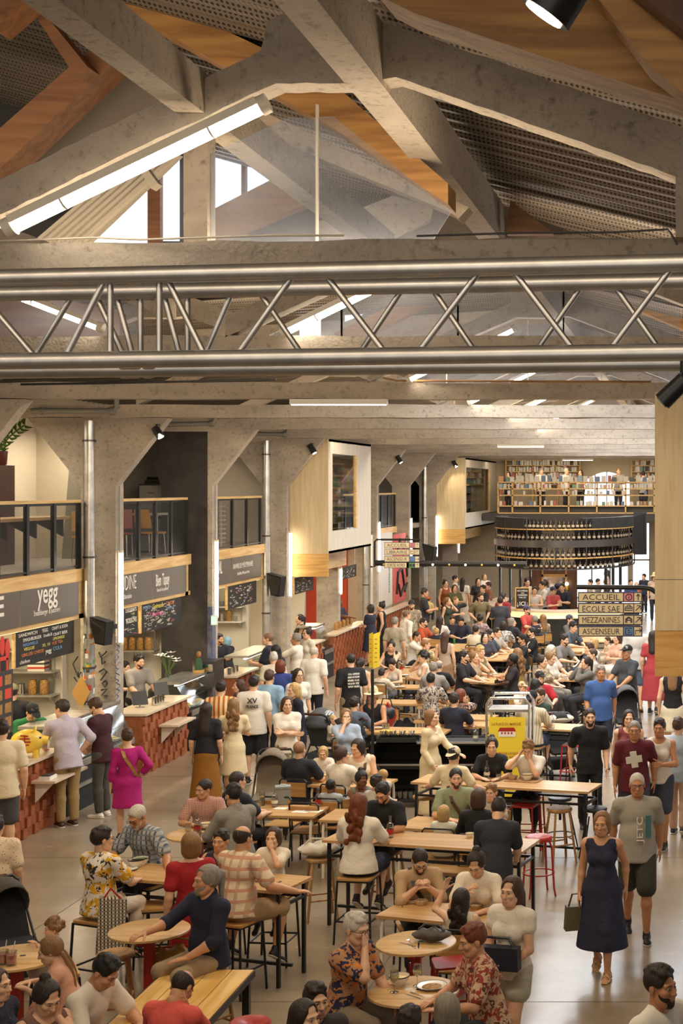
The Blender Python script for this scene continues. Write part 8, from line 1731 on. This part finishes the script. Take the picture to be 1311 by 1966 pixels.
far = [('woman in rust top leaning in the far aisle', 855, 1121, 40, 'f', '#8A4A2A', 'tank', 'bun', 'dark', 52.0), ('woman with long hair in olive in the far aisle', 873, 1130, 20, 'f', '#5A5A3A', 'tee', 'long', 'brown', 50.0), ('man in pale shirt by the far columns', 874, 1112, 90, 'm', '#C8BCA8', 'tee', 'short', 'dark', 55.0), ('woman in long white dress from behind far away', 889, 1116, 170, 'f', '#D8CFC2', 'dress', 'long', 'dark', 53.0), ('dark haired woman near the bar posts', 918, 1117, 20, 'f', '#2A262A', 'tee', 'bob', 'dark', 52.5), ('man in dark tee near the bar posts', 927, 1131, -40, 'm', '#2E2A2E', 'tee', 'short', 'dark', 49.5), ('man in rust shirt near the bar posts', 937, 1125, -60, 'm', '#8E5A44', 'tee', 'short', 'brown', 50.5), ('fair woman in white near the bar posts', 930, 1108, 30, 'f', '#D8D0C8', 'tee', 'bob', 'light', 56.0), ('young woman in red behind the charcoal tee', 966, 1147, 150, 'm', '#8A2028', 'tee', 'short', 'dark', 44.4)]
for lab, x, y, a, sx, c, k, hs_, hc_, Yd in far:
    st(lab, lab, x, y, a, Y=Yd, sex=sx, top=None if k == 'dress' else (c, k), bottom=(c, 'dress', CLOTH, .15, .7) if k == 'dress' else TR('#2E2C30'), hair=(hs_, hc_), L='hold' if x % 2 else 'down')
bar_p = [('bearded barman in maroon shirt behind the bar', 1024, 1098, 20, 'm', '#5A2028', 'short', 'dark', 51.5, 'tee'), ('barman in white tank blurred at the bar', 1026, 1134, 10, 'm', '#C8C2BA', 'short', 'dark', 48.0, 'tank'), ('waiter in white tee beside the bar mirror', 1041, 1124, -60, 'm', '#D8D2C8', 'short', 'dark', 48.6, 'tee'), ('dark haired barman left of the mirror', 1012, 1118, 30, 'm', '#B8A890', 'short', 'dark', 50.3, 'tee'), ('customer in coral shown by the bar mirror', 1062, 1135, 40, 'm', '#B84A4C', 'short', 'dark', 48.2, 'tee'), ('customer in navy by the bar mirror', 1079, 1128, -10, 'm', '#1E2030', 'short', 'dark', 48.5, 'tee')]
for lab, x, y, a, sx, c, hs_, hc_, Yd, k in bar_p: st(lab, lab, x, y, a, Y=Yd, sex=sx, top=(c, k), bottom=TR(BK), hair=(hs_, hc_), beard='dark' if 'bearded' in lab else None, L='hold', R='hold', cap='#3A3658' if 'coral' in lab else None)
back = [('dark haired man seated against the bright doorway', 1133, 1119, 'm', '#C8BCB0', 'short'), ('woman with curly hair against the bright doorway', 1148, 1118, 'f', '#8A7A70', 'curly'), ('tall woman with long hair against the bright doorway', 1164, 1100, 'f', '#C8A898', 'long'), ('man in blue shirt right of the bar', 1211, 1119, 'm', '#2A4A80', 'short'), ('fair woman in orange scarf right of the bar', 1222, 1124, 'f', '#A85A38', 'bob'), ('dark haired man in navy by the far door', 1236, 1108, 'm', '#22283A', 'short'), ('person with a straw hat by the far door', 1256, 1109, 'f', '#B8A088', 'bob')]
for i, (lab, x, y, sx, c, h_) in enumerate(back): st(lab, lab, x, y, (-60, 60, -80, 20, 10, -30, 0)[i], Y=55.0+(i % 3)*1.8, sex=sx, top=(c, 'tee'), bottom=TR('#2A2A30'), hair=(h_, 'dark' if i not in (4,) else 'blond'), hat='#C8B088' if 'straw' in lab else None)
# ---- library visitors upstairs
lib = [('dark haired visitor behind the library shelf at left', 976, 912, -20, 'f', '#4A4A5A', 'long', 'dark'), ('grey haired visitor in white in the library', 1039, 905, 30, 'm', '#C8C2BA', 'short', 'grey'), ('silver haired man in white in the library', 1087, 905, 60, 'm', '#D8D2CA', 'short', 'silver'), ('woman with long brown hair in the library', 1114, 908, -20, 'f', '#5A5650', 'long', 'brown'), ('visitor before the arched library window', 1187, 905, 0, 'm', '#8A8480', 'short', 'light'), ('dark haired visitor at the right of the library', 1235, 911, 170, 'm', '#A8A8A4', 'short', 'dark')]
for lab, x, y, a, sx, c, h_, hc_ in lib: st(lab, lab, x, y, a, Y=63.6, zoff=LZ, sex=sx, top=(c, 'tee'), bottom=SHT('#3A3C44') if 'right' in lab else TR('#2E2E36'), hair=(h_, hc_), L='hold')
# ---- right-hand aisle
st('man in dark grey polo and black cap pushing a stroller', 'man in dark polo', 1203, 1253, -40, Y=29.4, top=('#3E4044','tee'), bottom=SHT('#5A5448'), cap='#17171A', skin='tan', hair=('short','grey'), L='reachlow', R='reachlow', fat=.22, shoes='#2A2A2A')
st('walker in white tee and denim shorts behind the large sign', 'walker in white tee', 1222, 1203, 175, Y=33.0, top=('#C8C6C2','tee'), bottom=SHT('#5A6A80'), hair=('short','brown'), shoes=('sandal','#8A6A44'), step=.1)
st('blurred man in blue tee walking past the trolley', 'man in blue tee', 1153, 1292, 10, Y=26.4, top=('#3A5A92','tee'), bottom=SHT('#1C2030'), hair=('short','grey'), skin='tan', step=.15, L='bk', R='fwd', fat=.2)
sit('woman in grey long sleeves with hands at her mouth', 'woman in grey long sleeves', 1124, 1273, 'stool', -60, sex='f', top=('#6A665E','long'), bottom=TR('#2A2A2E'), hair=('ponytail','dark'), L='mouth', R='mouth')
sit('man in pale grey sweater beyond the woman in grey', 'man in pale grey sweater', 1137, 1257, 'stool', -70, top=('#B0AAA2','long'), bottom=TR('#2A2A30'), hair=('buzz','brown'), L='table', R='table', tz=.98)
sit('man with white collar and navy top at right table', 'man in navy top', 1131, 1246, 'stool', -60, top=('#20263C','long'), bottom=TR(BK), hair=('short','brown'), L='table', R='table', tz=.98)
sit('blonde woman in pale cardigan at right table', 'blonde in pale cardigan', 1139, 1236, 'stool', -60, sex='f', top=('#CFC8BC','long'), bottom=TR(BK), hair=('bob','blond'), L='table', R='table', tz=.98)
sit('woman in peach tee holding a child on her lap', 'woman in peach tee', 1185, 1226, 'wood', -50, sex='f', top=('#D8A890','tee'), bottom=SHT('#DCD4C4'), hair=('long','brown'), L='hold', R='hold')
person('small child on the lap of the woman in peach', 1166, 1231, 'sit', -60, H=1.0, seat=.80, short='child on lap', top=('#C8B8A0','tank'), bottom=SHT('#B8A890'), hair=('short','brown'), L='hold', R='hold')
st('woman in black crop top and white skirt under the cabin', 'woman in crop top', 1292, 1283, 175, Y=26.6, sex='f', top=('#151416','tank'), bottom=('#D8CCB0','skirt',CLOTH,.58), hair=('long','light'), step=.08)
st('blurred woman in red dress at the right edge', 'woman in red dress', 1254, 1222, 170, Y=32.6, sex='f', bottom=('#A83A40','dress',CLOTH,.3,.6), hair=('long','dark'), step=.1)
st('bearded man all in black walking towards the camera', 'man all in black', 1132, 1377, 12, Y=21.6, top=('#111113','tee'), bottom=TR('#121216'), hair=('crew','dark'), beard='dark', step=.13, L='fwd', R='bk', shoes='#1C1C20', H=1.76)
st('dark haired woman in tank top behind the maroon tee', 'woman in tank top behind', 1207, 1380, 5, Y=21.9, sex='f', top=('#7A3A36','tank'), bottom=TR('#3A3A40'), hair=('long','dark'), step=.1)
mr2 = st('man in maroon tee with a white cross print', 'man in maroon cross tee', 1218, 1402, 0, Y=20.3, top=('#5A1420','tee'), bottom=SHT('#3A3E48'), hair=('buzz','grey'), skin='tan', step=.12, fat=.15, L='bk')
jet = st('man in grey tee with a lettered print and dark shorts', 'man in grey lettered tee', 1223, 1507, 5, Y=16.5, top=('#A09A8C','tee'), bottom=SHT('#3A3A2E'), hair=('buzz','silver'), skin='tan', glasses=True, step=.2, L='bk', R='bk', shoes='#17171A', fat=.2, H=1.78)
st('dark haired woman in white top with a bag at right', 'woman in white top at right', 1266, 1398, -10, Y=20.6, sex='f', top=('#D8D0C4','tank'), bottom=SHT('#3A3E4E'), hair=('short','dark'), L='hold', step=.12, skin='tan')
st('blurred walker in light blue leaving the right edge', 'walker in light blue', 1302, 1395, 170, Y=21.3, top=('#A8B4C0','tee'), bottom=TR('#C8A890'), hair=('short','brown'), step=.1)
bd = st('woman in long navy dress carrying a handbag', 'woman in navy dress', 1155, 1582, -8, Y=15.2, sex='f', H=1.68, bottom=('#24273F','dress',CLOTH,.30), hair=('bob','light'), skin='mid', step=.17, R='down', L='bk', shoes=('sandal','#C8B07A'), fat=.12)
p = bd['w']('WR', V3(0,0,-.02)); hb_ = thing('handbag', 'olive handbag carried by the woman in navy dress', 'bag', (p.x-.03, p.y, p.z-.36), .3); mb = MB(); mb.prism([(-.13,-.06,0),(.13,-.06,0),(.11,-.04,.24),(-.11,-.04,.24)], (0,.11,0)); mb.build('body', mat('olive_bag', srgb('#5A5238'), .6), hb_); mb = MB(); mb.tube([(-.09,0,.23),(-.05,0,.36),(.05,0,.36),(.09,0,.23)], .01, 6); mb.build('handle', M['brownwood'], hb_, True)
st('man with dark beard in white tee at the lower right corner', 'man at lower right', 1268, 1893, 55, Y=9.75, top=('#E6E0D4','tee'), bottom=TR('#2A2A30'), hair=('short','dark'), beard='dark', skin='tan', L='bk', R='fwd')
ws_ = st('woman in white ruffled top and pale shorts carrying a bag', 'woman in ruffled top', 981, 1712, -25, Y=12.7, sex='f', H=1.7, top=('#E6DECE','cap'), bottom=('#B4B0A0','hot'), hair=('long','brown'), L='front', R='front', step=.12)
p = ws_['w']('WR'); q_ = ws_['w']('WL'); hb_ = thing('shoulder_bag', 'dark navy bag held by the woman in ruffled top', 'bag', ((p.x+q_.x)/2-.02, (p.y+q_.y)/2-.05, (p.z+q_.z)/2+.05), -.2); mb = MB(); mb.prism([(-.2,-.05,-.06),(.2,-.05,-.06),(.19,-.04,.13),(-.19,-.04,.13)], (0,.1,0)); mb.build('body', mat('navy_bag', srgb('#1A1C2C'), .6), hb_); mb = MB(); mb.tube([(-.15,0,.12),(-.1,.02,.2),(.1,.02,.2),(.15,0,.12)], .012, 6); mb.build('strap', M['black'], hb_, True)
# ---- centre tables
sit('bearded man in beige shirt with a black strap eating', 'man in beige shirt', 806, 1653, 'chair', 20, top=('#B79A74','shirt'), bottom=TR('#1C1C22'), hair=('crew','dark'), beard='brown', glasses=True, L='eat', R='eat', lean=12, nod=22, H=1.8, Y=15.25)
sit('woman in white eyelet blouse with tied dark hair', 'woman in eyelet blouse', 914, 1659, 'chair', -10, sex='f', top=('#FFFFFF','tee',eyelet), bottom=TR('#3A3A40'), hair=('bun','dark'), L='table', R='eat', tz=.75, lean=12, nod=20)
sit('girl with long dark hair and a white scrunchie from behind', 'girl with long dark hair', 886, 1728, 'chair', 172, H=1.35, sex='f', top=('#E0D6C0','tank'), bottom=TR('#4A4A58'), hair=('wavy','dark'), L='up', R='table', tz=.75)
sit('woman with silver hair and orange floral shirt', 'woman in orange floral shirt', 684, 1784, 'red', 62, sex='f', top=('#FFFFFF','tee',floral_o), bottom=TR('#8A7A66'), hair=('short','silver'), glasses=True, R='mouth', L='reachlow', fat=.15, lean=8, H=1.7)
sit('woman with short auburn hair and red floral blouse', 'woman in red floral blouse', 908, 1806, 'wood', -65, sex='f', top=('#FFFFFF','tee',floral_r), bottom=TR('#3A4048'), hair=('short','red'), skin='mid', L='table', R='table', tz=.98, fat=.15, lean=10)
sit('person with grey blond hair at the bottom edge', 'person with grey blond hair', 857, 1940, 'chair', -160, sex='f', top=('#4A4E5A','tee'), bottom=TR(BK), hair=('bob','#8A8070'), H=1.68)
sit('person with thinning dark hair at the bottom edge', 'person with thinning hair', 786, 1966, 'chair', 175, top=('#3A3A40','tee'), bottom=TR(BK), hair=('short','dark'), H=1.68)
sit('woman with smooth dark hair at the bottom edge', 'woman with smooth dark hair', 586, 1955, 'chair', 60, sex='f', top=('#2A2A30','tee'), bottom=TR(BK), hair=('long','dark'))
sit('man with short dark hair behind the smooth haired woman', 'man behind smooth haired woman', 606, 1922, 'chair', 40, top=('#3A3638','tee'), bottom=TR(BK), hair=('short','dark'))
sit('woman with long auburn curls in a white tee from behind', 'woman with auburn curls', 690, 1545, 'stool', 172, sex='f', top=('#E6DECE','tee'), bottom=SHT('#20243A'), hair=('wavy','red'), L='table', R='table', tz=.98, fat=.18, H=1.72)
sit('bearded man in black tee and glasses at the high table', 'man in black tee at high table', 735, 1523, 'wood', -15, top=('#131317','tee'), bottom=SHT('#2A2A2C'), hair=('short','black'), beard='black', glasses=True, L='table', R='table', tz=.98, lean=10, nod=18, fat=.15, skin='mid', Y=17.4)
lean_p = st('man in charcoal tee leaning on the high table from behind', 'man leaning in charcoal tee', 957, 1556, 178, Y=16.2, lean=16, nod=22, top=('#2A2C34','tee'), bottom=SHT('#A8ACB0'), hair=('short','dark'), L='reachlow', R='reachlow', fat=.15, H=1.84)
sit('man in cream tee and beige cap turned away', 'man in cream tee and cap', 871, 1453, 'wood', 165, top=('#E0CFAA','tee'), bottom=TR('#5A4E3E'), cap='#D6C6A4', hair=('short','dark'), back=1, L='out', R='out', lean=8, Y=19.85)
sit('woman in black tee with tied hair reaching for a glass', 'woman in black tee reaching', 944, 1433, 'wood', 5, sex='f', top=('#17171A','tee'), bottom=TR('#6A645C'), hair=('bun','dark'), L='table', R='table', tz=.98, lean=8, Y=20.55)
sit('curly haired man in white tee holding a phone to his ear', 'curly man with phone', 1014, 1438, 'redsq', -5, top=('#DDD4C4','tee'), bottom=TR('#16161C'), hair=('curly','light'), R='ear', L='mouth', nod=18, lean=6, Y=20.45)
sit('man in sage green polo with a brown strap', 'man in sage polo', 875, 1494, 'chair', 15, top=('#8E9676','tee'), bottom=TR('#4A4238'), hair=('crew','dark'), beard='brown', L='table', R='table', tz=.75)
sit('woman with a brown bob and black top from behind', 'woman with a brown bob', 919, 1534, 'chair', 175, sex='f', top=('#121214','long'), bottom=TR(BK), hair=('bob','brown'), L='table', R='table', tz=.75)
sit('little girl with straight fair hair from behind', 'little fair haired girl', 852, 1562, 'chair', 170, H=1.15, sex='f', top=('#D0D0C0','tee'), bottom=TR('#7A8088'), hair=('bob','blond'), L='cheek', R='table', tz=.75)
sit('fair boy looking past the brown bob', 'fair boy', 943, 1522, 'chair', -15, H=1.32, top=('#B0A898','tee'), bottom=TR('#4A4A58'), hair=('short','light'), L='table', R='table', tz=.75)
sit('bald man in navy tee from behind at the family table', 'bald man at family table', 575, 1440, 'chair', 170, top=('#1C1E2A','tee'), bottom=TR('#22242C'), hair=('buzz','#9A7052'), L='table', R='table', tz=.75, fat=.18)
sit('toddler in white print top at the family table', 'toddler at family table', 620, 1446, 'child', 5, H=.98, top=('#FFFFFF','tee',pattern('dots', '#DDD2C0', '#8A6A5A')), bottom=TR('#8A8A90'), hair=('bob','blond'), L='table', R='table', tz=.75, nod=18)
sit('woman in white tee with a red collar from behind', 'woman with red collar', 656, 1450, 'chair', 160, sex='f', top=('#E6DDCC','tee'), bottom=TR('#3A3A44'), hair=('bun','brown'), L='table', R='table', tz=.75, yaw=-35)
sit('woman in white sleeveless top bending to the baby', 'woman in white vest', 686, 1436, 'chair', 10, sex='f', top=('#E4DAC4','tank'), bottom=TR('#4A4A50'), hair=('bob','dark'), L='reachlow', R='table', tz=.75, lean=14, side=-8, fat=.15, yaw=-40)
sit('blond baby held near the woman in white vest', 'blond baby', 734, 1490, 'child', -120, H=.95, top=('#C8B8A8','tee'), bottom=TR('#8A8A88'), hair=('buzz','blond'), L='lap', R='lap')
sit('girl with dark skin and a top knot', 'girl with top knot', 694, 1497, 'chair', 30, H=1.4, sex='f', skin='brown', top=('#7A8070','tank'), bottom=TR('#3A3A44'), hair=('bun','black'), R='cheek', L='table', tz=.75, nod=18)
sit('small boy in grey tee from behind', 'small boy in grey', 635, 1510, 'chair', 170, H=1.2, skin='brown', top=('#A4AAAE','tee'), bottom=TR('#3A4050'), hair=('buzz','black'), L='table', R='table', tz=.75, Y=19.95)
sit('boy in pale tee beside the top knot girl', 'boy in pale tee', 723, 1504, 'chair', 150, H=1.3, skin='mid', top=('#C8C0B4','tee'), bottom=TR('#3A3A44'), hair=('short','dark'), L='table', R='table', tz=.75)
# ---- left tables
sit('girl with dark bobbed hair drinking from a yellow cup', 'girl drinking', 524, 1609, 'stool', -5, H=1.28, sex='f', top=('#E2D6C0','tee'), bottom=SHT('#8A7A66'), hair=('bob','brown'), L='mouth', R='table', tz=.98)
sit('balding man in pastel plaid shirt and shorts', 'man in pastel plaid', 466, 1610, 'stool', 158, top=('#FFFFFF','tee',plaid_c), bottom=SHT('#A88E6C'), hair=('bald','dark'), skin='mid', L='table', R='out', tz=.98, fat=.18, shoes='#22242A', lean=6, H=1.76, knees=(.26,.36,0))
nv_ = sit('man with grey ponytail in a navy jacket pointing', 'man in navy jacket', 396, 1690, 'wood', -35, top=('#1B2038','shirt'), bottom=TR('#9A8668'), hair=('ponytail','grey'), beard='grey', skin='mid', R='reach', L='lap', yaw=-15, fat=.12, H=1.78)
sit('boy in dark tank top by the plaid shirt', 'boy in dark tank', 424, 1615, 'child', -10, H=1.38, top=('#26242E','tank'), bottom=SHT('#3A3A44'), hair=('short','dark'), R='table', L='table', tz=.98, skin='mid', Y=15.7)
sit('bearded man in grey shirt with back half turned', 'bearded man in grey shirt', 448, 1527, 'wood', -130, top=('#8A857C','shirt'), bottom=TR('#3A3A44'), hair=('short','black'), beard='black', skin='mid', L='table', R='table', tz=.98, lean=8)
sit('man in red checked shirt looking left', 'man in red checked shirt', 391, 1515, 'wood', 15, top=('#FFFFFF','tee',chk_r), bottom=TR('#7A8088'), hair=('crew','dark'), skin='mid', L='table', R='table', tz=.98, lean=10, yaw=-45, Y=17.75)
sit('man in navy tee and glasses behind the bearded man', 'man in navy tee with glasses', 456, 1500, 'chair', 140, top=('#1A1D2C','tee'), bottom=TR(BK), hair=('crew','dark'), glasses=True, L='table', R='table', tz=.75)
sit('grey bearded man in blue plaid shirt eating', 'grey bearded man', 264, 1568, 'stool', -25, top=('#FFFFFF','tee',plaid_g), bottom=TR('#1E2028'), hair=('buzz','silver'), beard='silver', glasses=True, skin='tan', L='out', R='table', tz=.98, nod=22, lean=8)
fy_ = sit('woman in yellow and black floral blouse and white trousers', 'woman in floral blouse', 196, 1612, 'stool', 158, sex='f', top=('#FFFFFF','tee',floral_y), bottom=TR('#DDD2C2'), hair=('short','dark'), glasses=True, L='table', R='table', tz=.98, shoes=('sandal','#2A2018'), fat=.12, yaw=-25)
p = fy_['w']('P', V3(-.25,.12,.05)); o = thing('woven_bag', 'patterned woven bag hanging beside the floral blouse', 'bag', (p.x, p.y, p.z-.42), .4); mb = MB(); mb.prism([(-.14,-.05,0),(.12,-.05,.0),(.15,-.03,.50),(-.10,-.03,.54)], (0,.09,0)); mb.build('body', pattern('check', '#D8CCB4', '#2A2628', '#8A8478', .5), o); mb = MB(); mb.tube([(-.08,0,.5),(0,0,.62),(.1,0,.5)], .012, 6); mb.build('handle', M['red'], o, True)
st('blurred person in red dress behind the navy jacket', 'blurred person in red', 366, 1622, -150, Y=14.3, sex='f', H=1.6, bottom=('#A01822','dress',CLOTH,.36,.6), hair=('bob','light'), step=.1)
sit('man in coral sports tee resting his head on his hand', 'man in coral sports tee', 349, 1896, 'wood', 160, top=('#D85A50','tee'), bottom=TR('#2A2A30'), hair=('bald','dark'), skin='mid', lean=16, nod=30, L='table', R='cheek', tz=.75, seat=.46, H=1.7)
sit('dark haired man in white tee looking down at lower left', 'man in white tee at lower left', 201, 1866, 'chair', 75, top=('#E4DCCE','tee'), bottom=TR('#3A3A44'), hair=('short','black'), skin='mid', lean=18, nod=18, L='table', R='table', tz=.75, H=1.82)
sit('woman with a dark bun resting her face on her hand', 'woman with a dark bun', 90, 1916, 'chair', 55, sex='f', top=('#7A5A50','tank'), bottom=TR('#3A3A40'), hair=('bun','dark'), L='cheek', R='lap', nod=25)
sit('girl with braids and a peach tee reaching for a drink', 'girl with braids', 96, 1825, 'stool', -75, H=1.28, sex='f', top=('#DCA890','tee'), bottom=SHT('#C88A78'), hair=('braids','light'), L='table', R='table', tz=.98, lean=18)
sit('toddler with fair curls and a green hair tie', 'toddler with fair curls', 102, 1784, 'stool', -60, H=1.08, sex='f', top=('#D8D0C0','tee'), bottom=SHT('#C8B8A8'), hair=('afro','light'), L='table', R='lap', tz=.98, Y=13.1)
st('person in dotted cream tee cut by the left edge', 'person in dotted cream tee', -8, 1588, -165, Y=15.4, top=('#FFFFFF','tee',dots_c), bottom=TR('#8A8478'), hair=('short','dark'), fat=.25)
sit('person in dark print dress at the lower left corner', 'person in dark print dress', -6, 1892, 'chair', 80, sex='f', top=('#FFFFFF','tee',navy_dot), bottom=TR('#2A2A38'), hair=('long','brown'))
# printed words and marks on clothes
def print_on(info, s, col, w, h, u, back=True, extra=None):
    J = info['J']; s_ = info['s']; f = J['f']*(-1 if back else 1); n = 0
    c = J['P']+J['u']*u*s_; d = .155*s_ if back else .165*s_
    p = c+f*d; y_ = V3(*J['u']); z_ = V3(*f); x_ = np.cross(y_, z_); return p, x_, y_, z_
def cloth_text(info, s, col, w, h, u, back=True, dx=0.0, tilt=0.0, d=None):
    p, x_, y_, z_ = print_on(info, s, col, w, h, u, back); s_ = info['s']
    o = link('printed_lettering', text_mesh(s, col, .01), info['o']); o['label'] = 'printed lettering'
    if d is not None: p = p+z_*d
    R = Matrix(np.stack([x_, y_, z_], 1).tolist()).to_4x4(); o.matrix_basis = Matrix.Translation((p+x_*dx).tolist()) @ R @ Matrix.Rotation(tilt, 4, 'Z') @ Matrix.Diagonal((w, h, .02, 1)); return o
dark_ink = mat('dark_print', srgb('#2A2A30'), .8); white_ink = mat('white_print', srgb('#D8D2C6'), .8)
cloth_text(xv, 'XV', dark_ink, .17, .085, .43); cloth_text(xv, 'FRANCE', dark_ink, .20, .05, .335)
cloth_text(jet, 'JETC', white_ink, .28, .09, .24, False, .03, PI/2, .02)
p, x_, y_, z_ = print_on(jet, '', None, 0, 0, .27, False); mb = MB(); mb.box(-.03, .03, -.12, .12, 0, .012); o = mb.build('printed_block', mat('teal_print', srgb('#3E6A6E'), .8), jet['o']); o.matrix_basis = Matrix.Translation((p+x_*.115+z_*.0).tolist()) @ Matrix(np.stack([x_, y_, z_], 1).tolist()).to_4x4()
for k, (w, h, r_) in enumerate(((.09,.22,.15),(.22,.09,.15))):
    p, x_, y_, z_ = print_on(mr2, '', None, 0, 0, .33, False); mb = MB(); mb.box(-w/2, w/2, -h/2, h/2, 0, .012+.004*k); o = mb.build('printed_cross', white_ink, mr2['o']); p = p+z_*.03; o.matrix_basis = Matrix.Translation(p.tolist()) @ Matrix(np.stack([x_, y_, z_], 1).tolist()).to_4x4() @ Matrix.Rotation(r_, 4, 'Z')
for k in range(5): cloth_text(bt, ('AAA MMMM', 'NNN WWWW', 'MMM AAA', 'HHHH KK', 'WW MMM')[k], white_ink, .22, .04, .46-.055*k)

def strap(lab, m, side=1, back=False):
    info = next(p for p in PEOPLE if p['short'] == lab); J = info['J']; s_ = info['s']; u, f, x, P_ = J['u'], J['f'], J['x'], J['P']; g = -1 if back else 1
    pts = [J['N']-u*.02*s_-x*side*.10*s_+u*.065*s_, P_+u*.40*s_-x*side*.06*s_+f*g*.148*s_, P_+u*.26*s_+x*side*.03*s_+f*g*.152*s_, P_+u*.12*s_+x*side*.11*s_+f*g*.128*s_, P_+u*.04*s_+x*side*.19*s_]
    mb = MB()
    for a, b in zip(pts[:-1], pts[1:]): mb.bar(a, b, .042, .014, f.tolist())
    mb.build('strap', m, info['o'])
strap('man in beige shirt', M['black']); strap('man with white strap', M['white'], -1); strap('woman in white vest', M['brownwood'], -1); strap('woman in magenta', M['leather'], -1, True); strap('man in sage polo', M['brownwood'], 1)
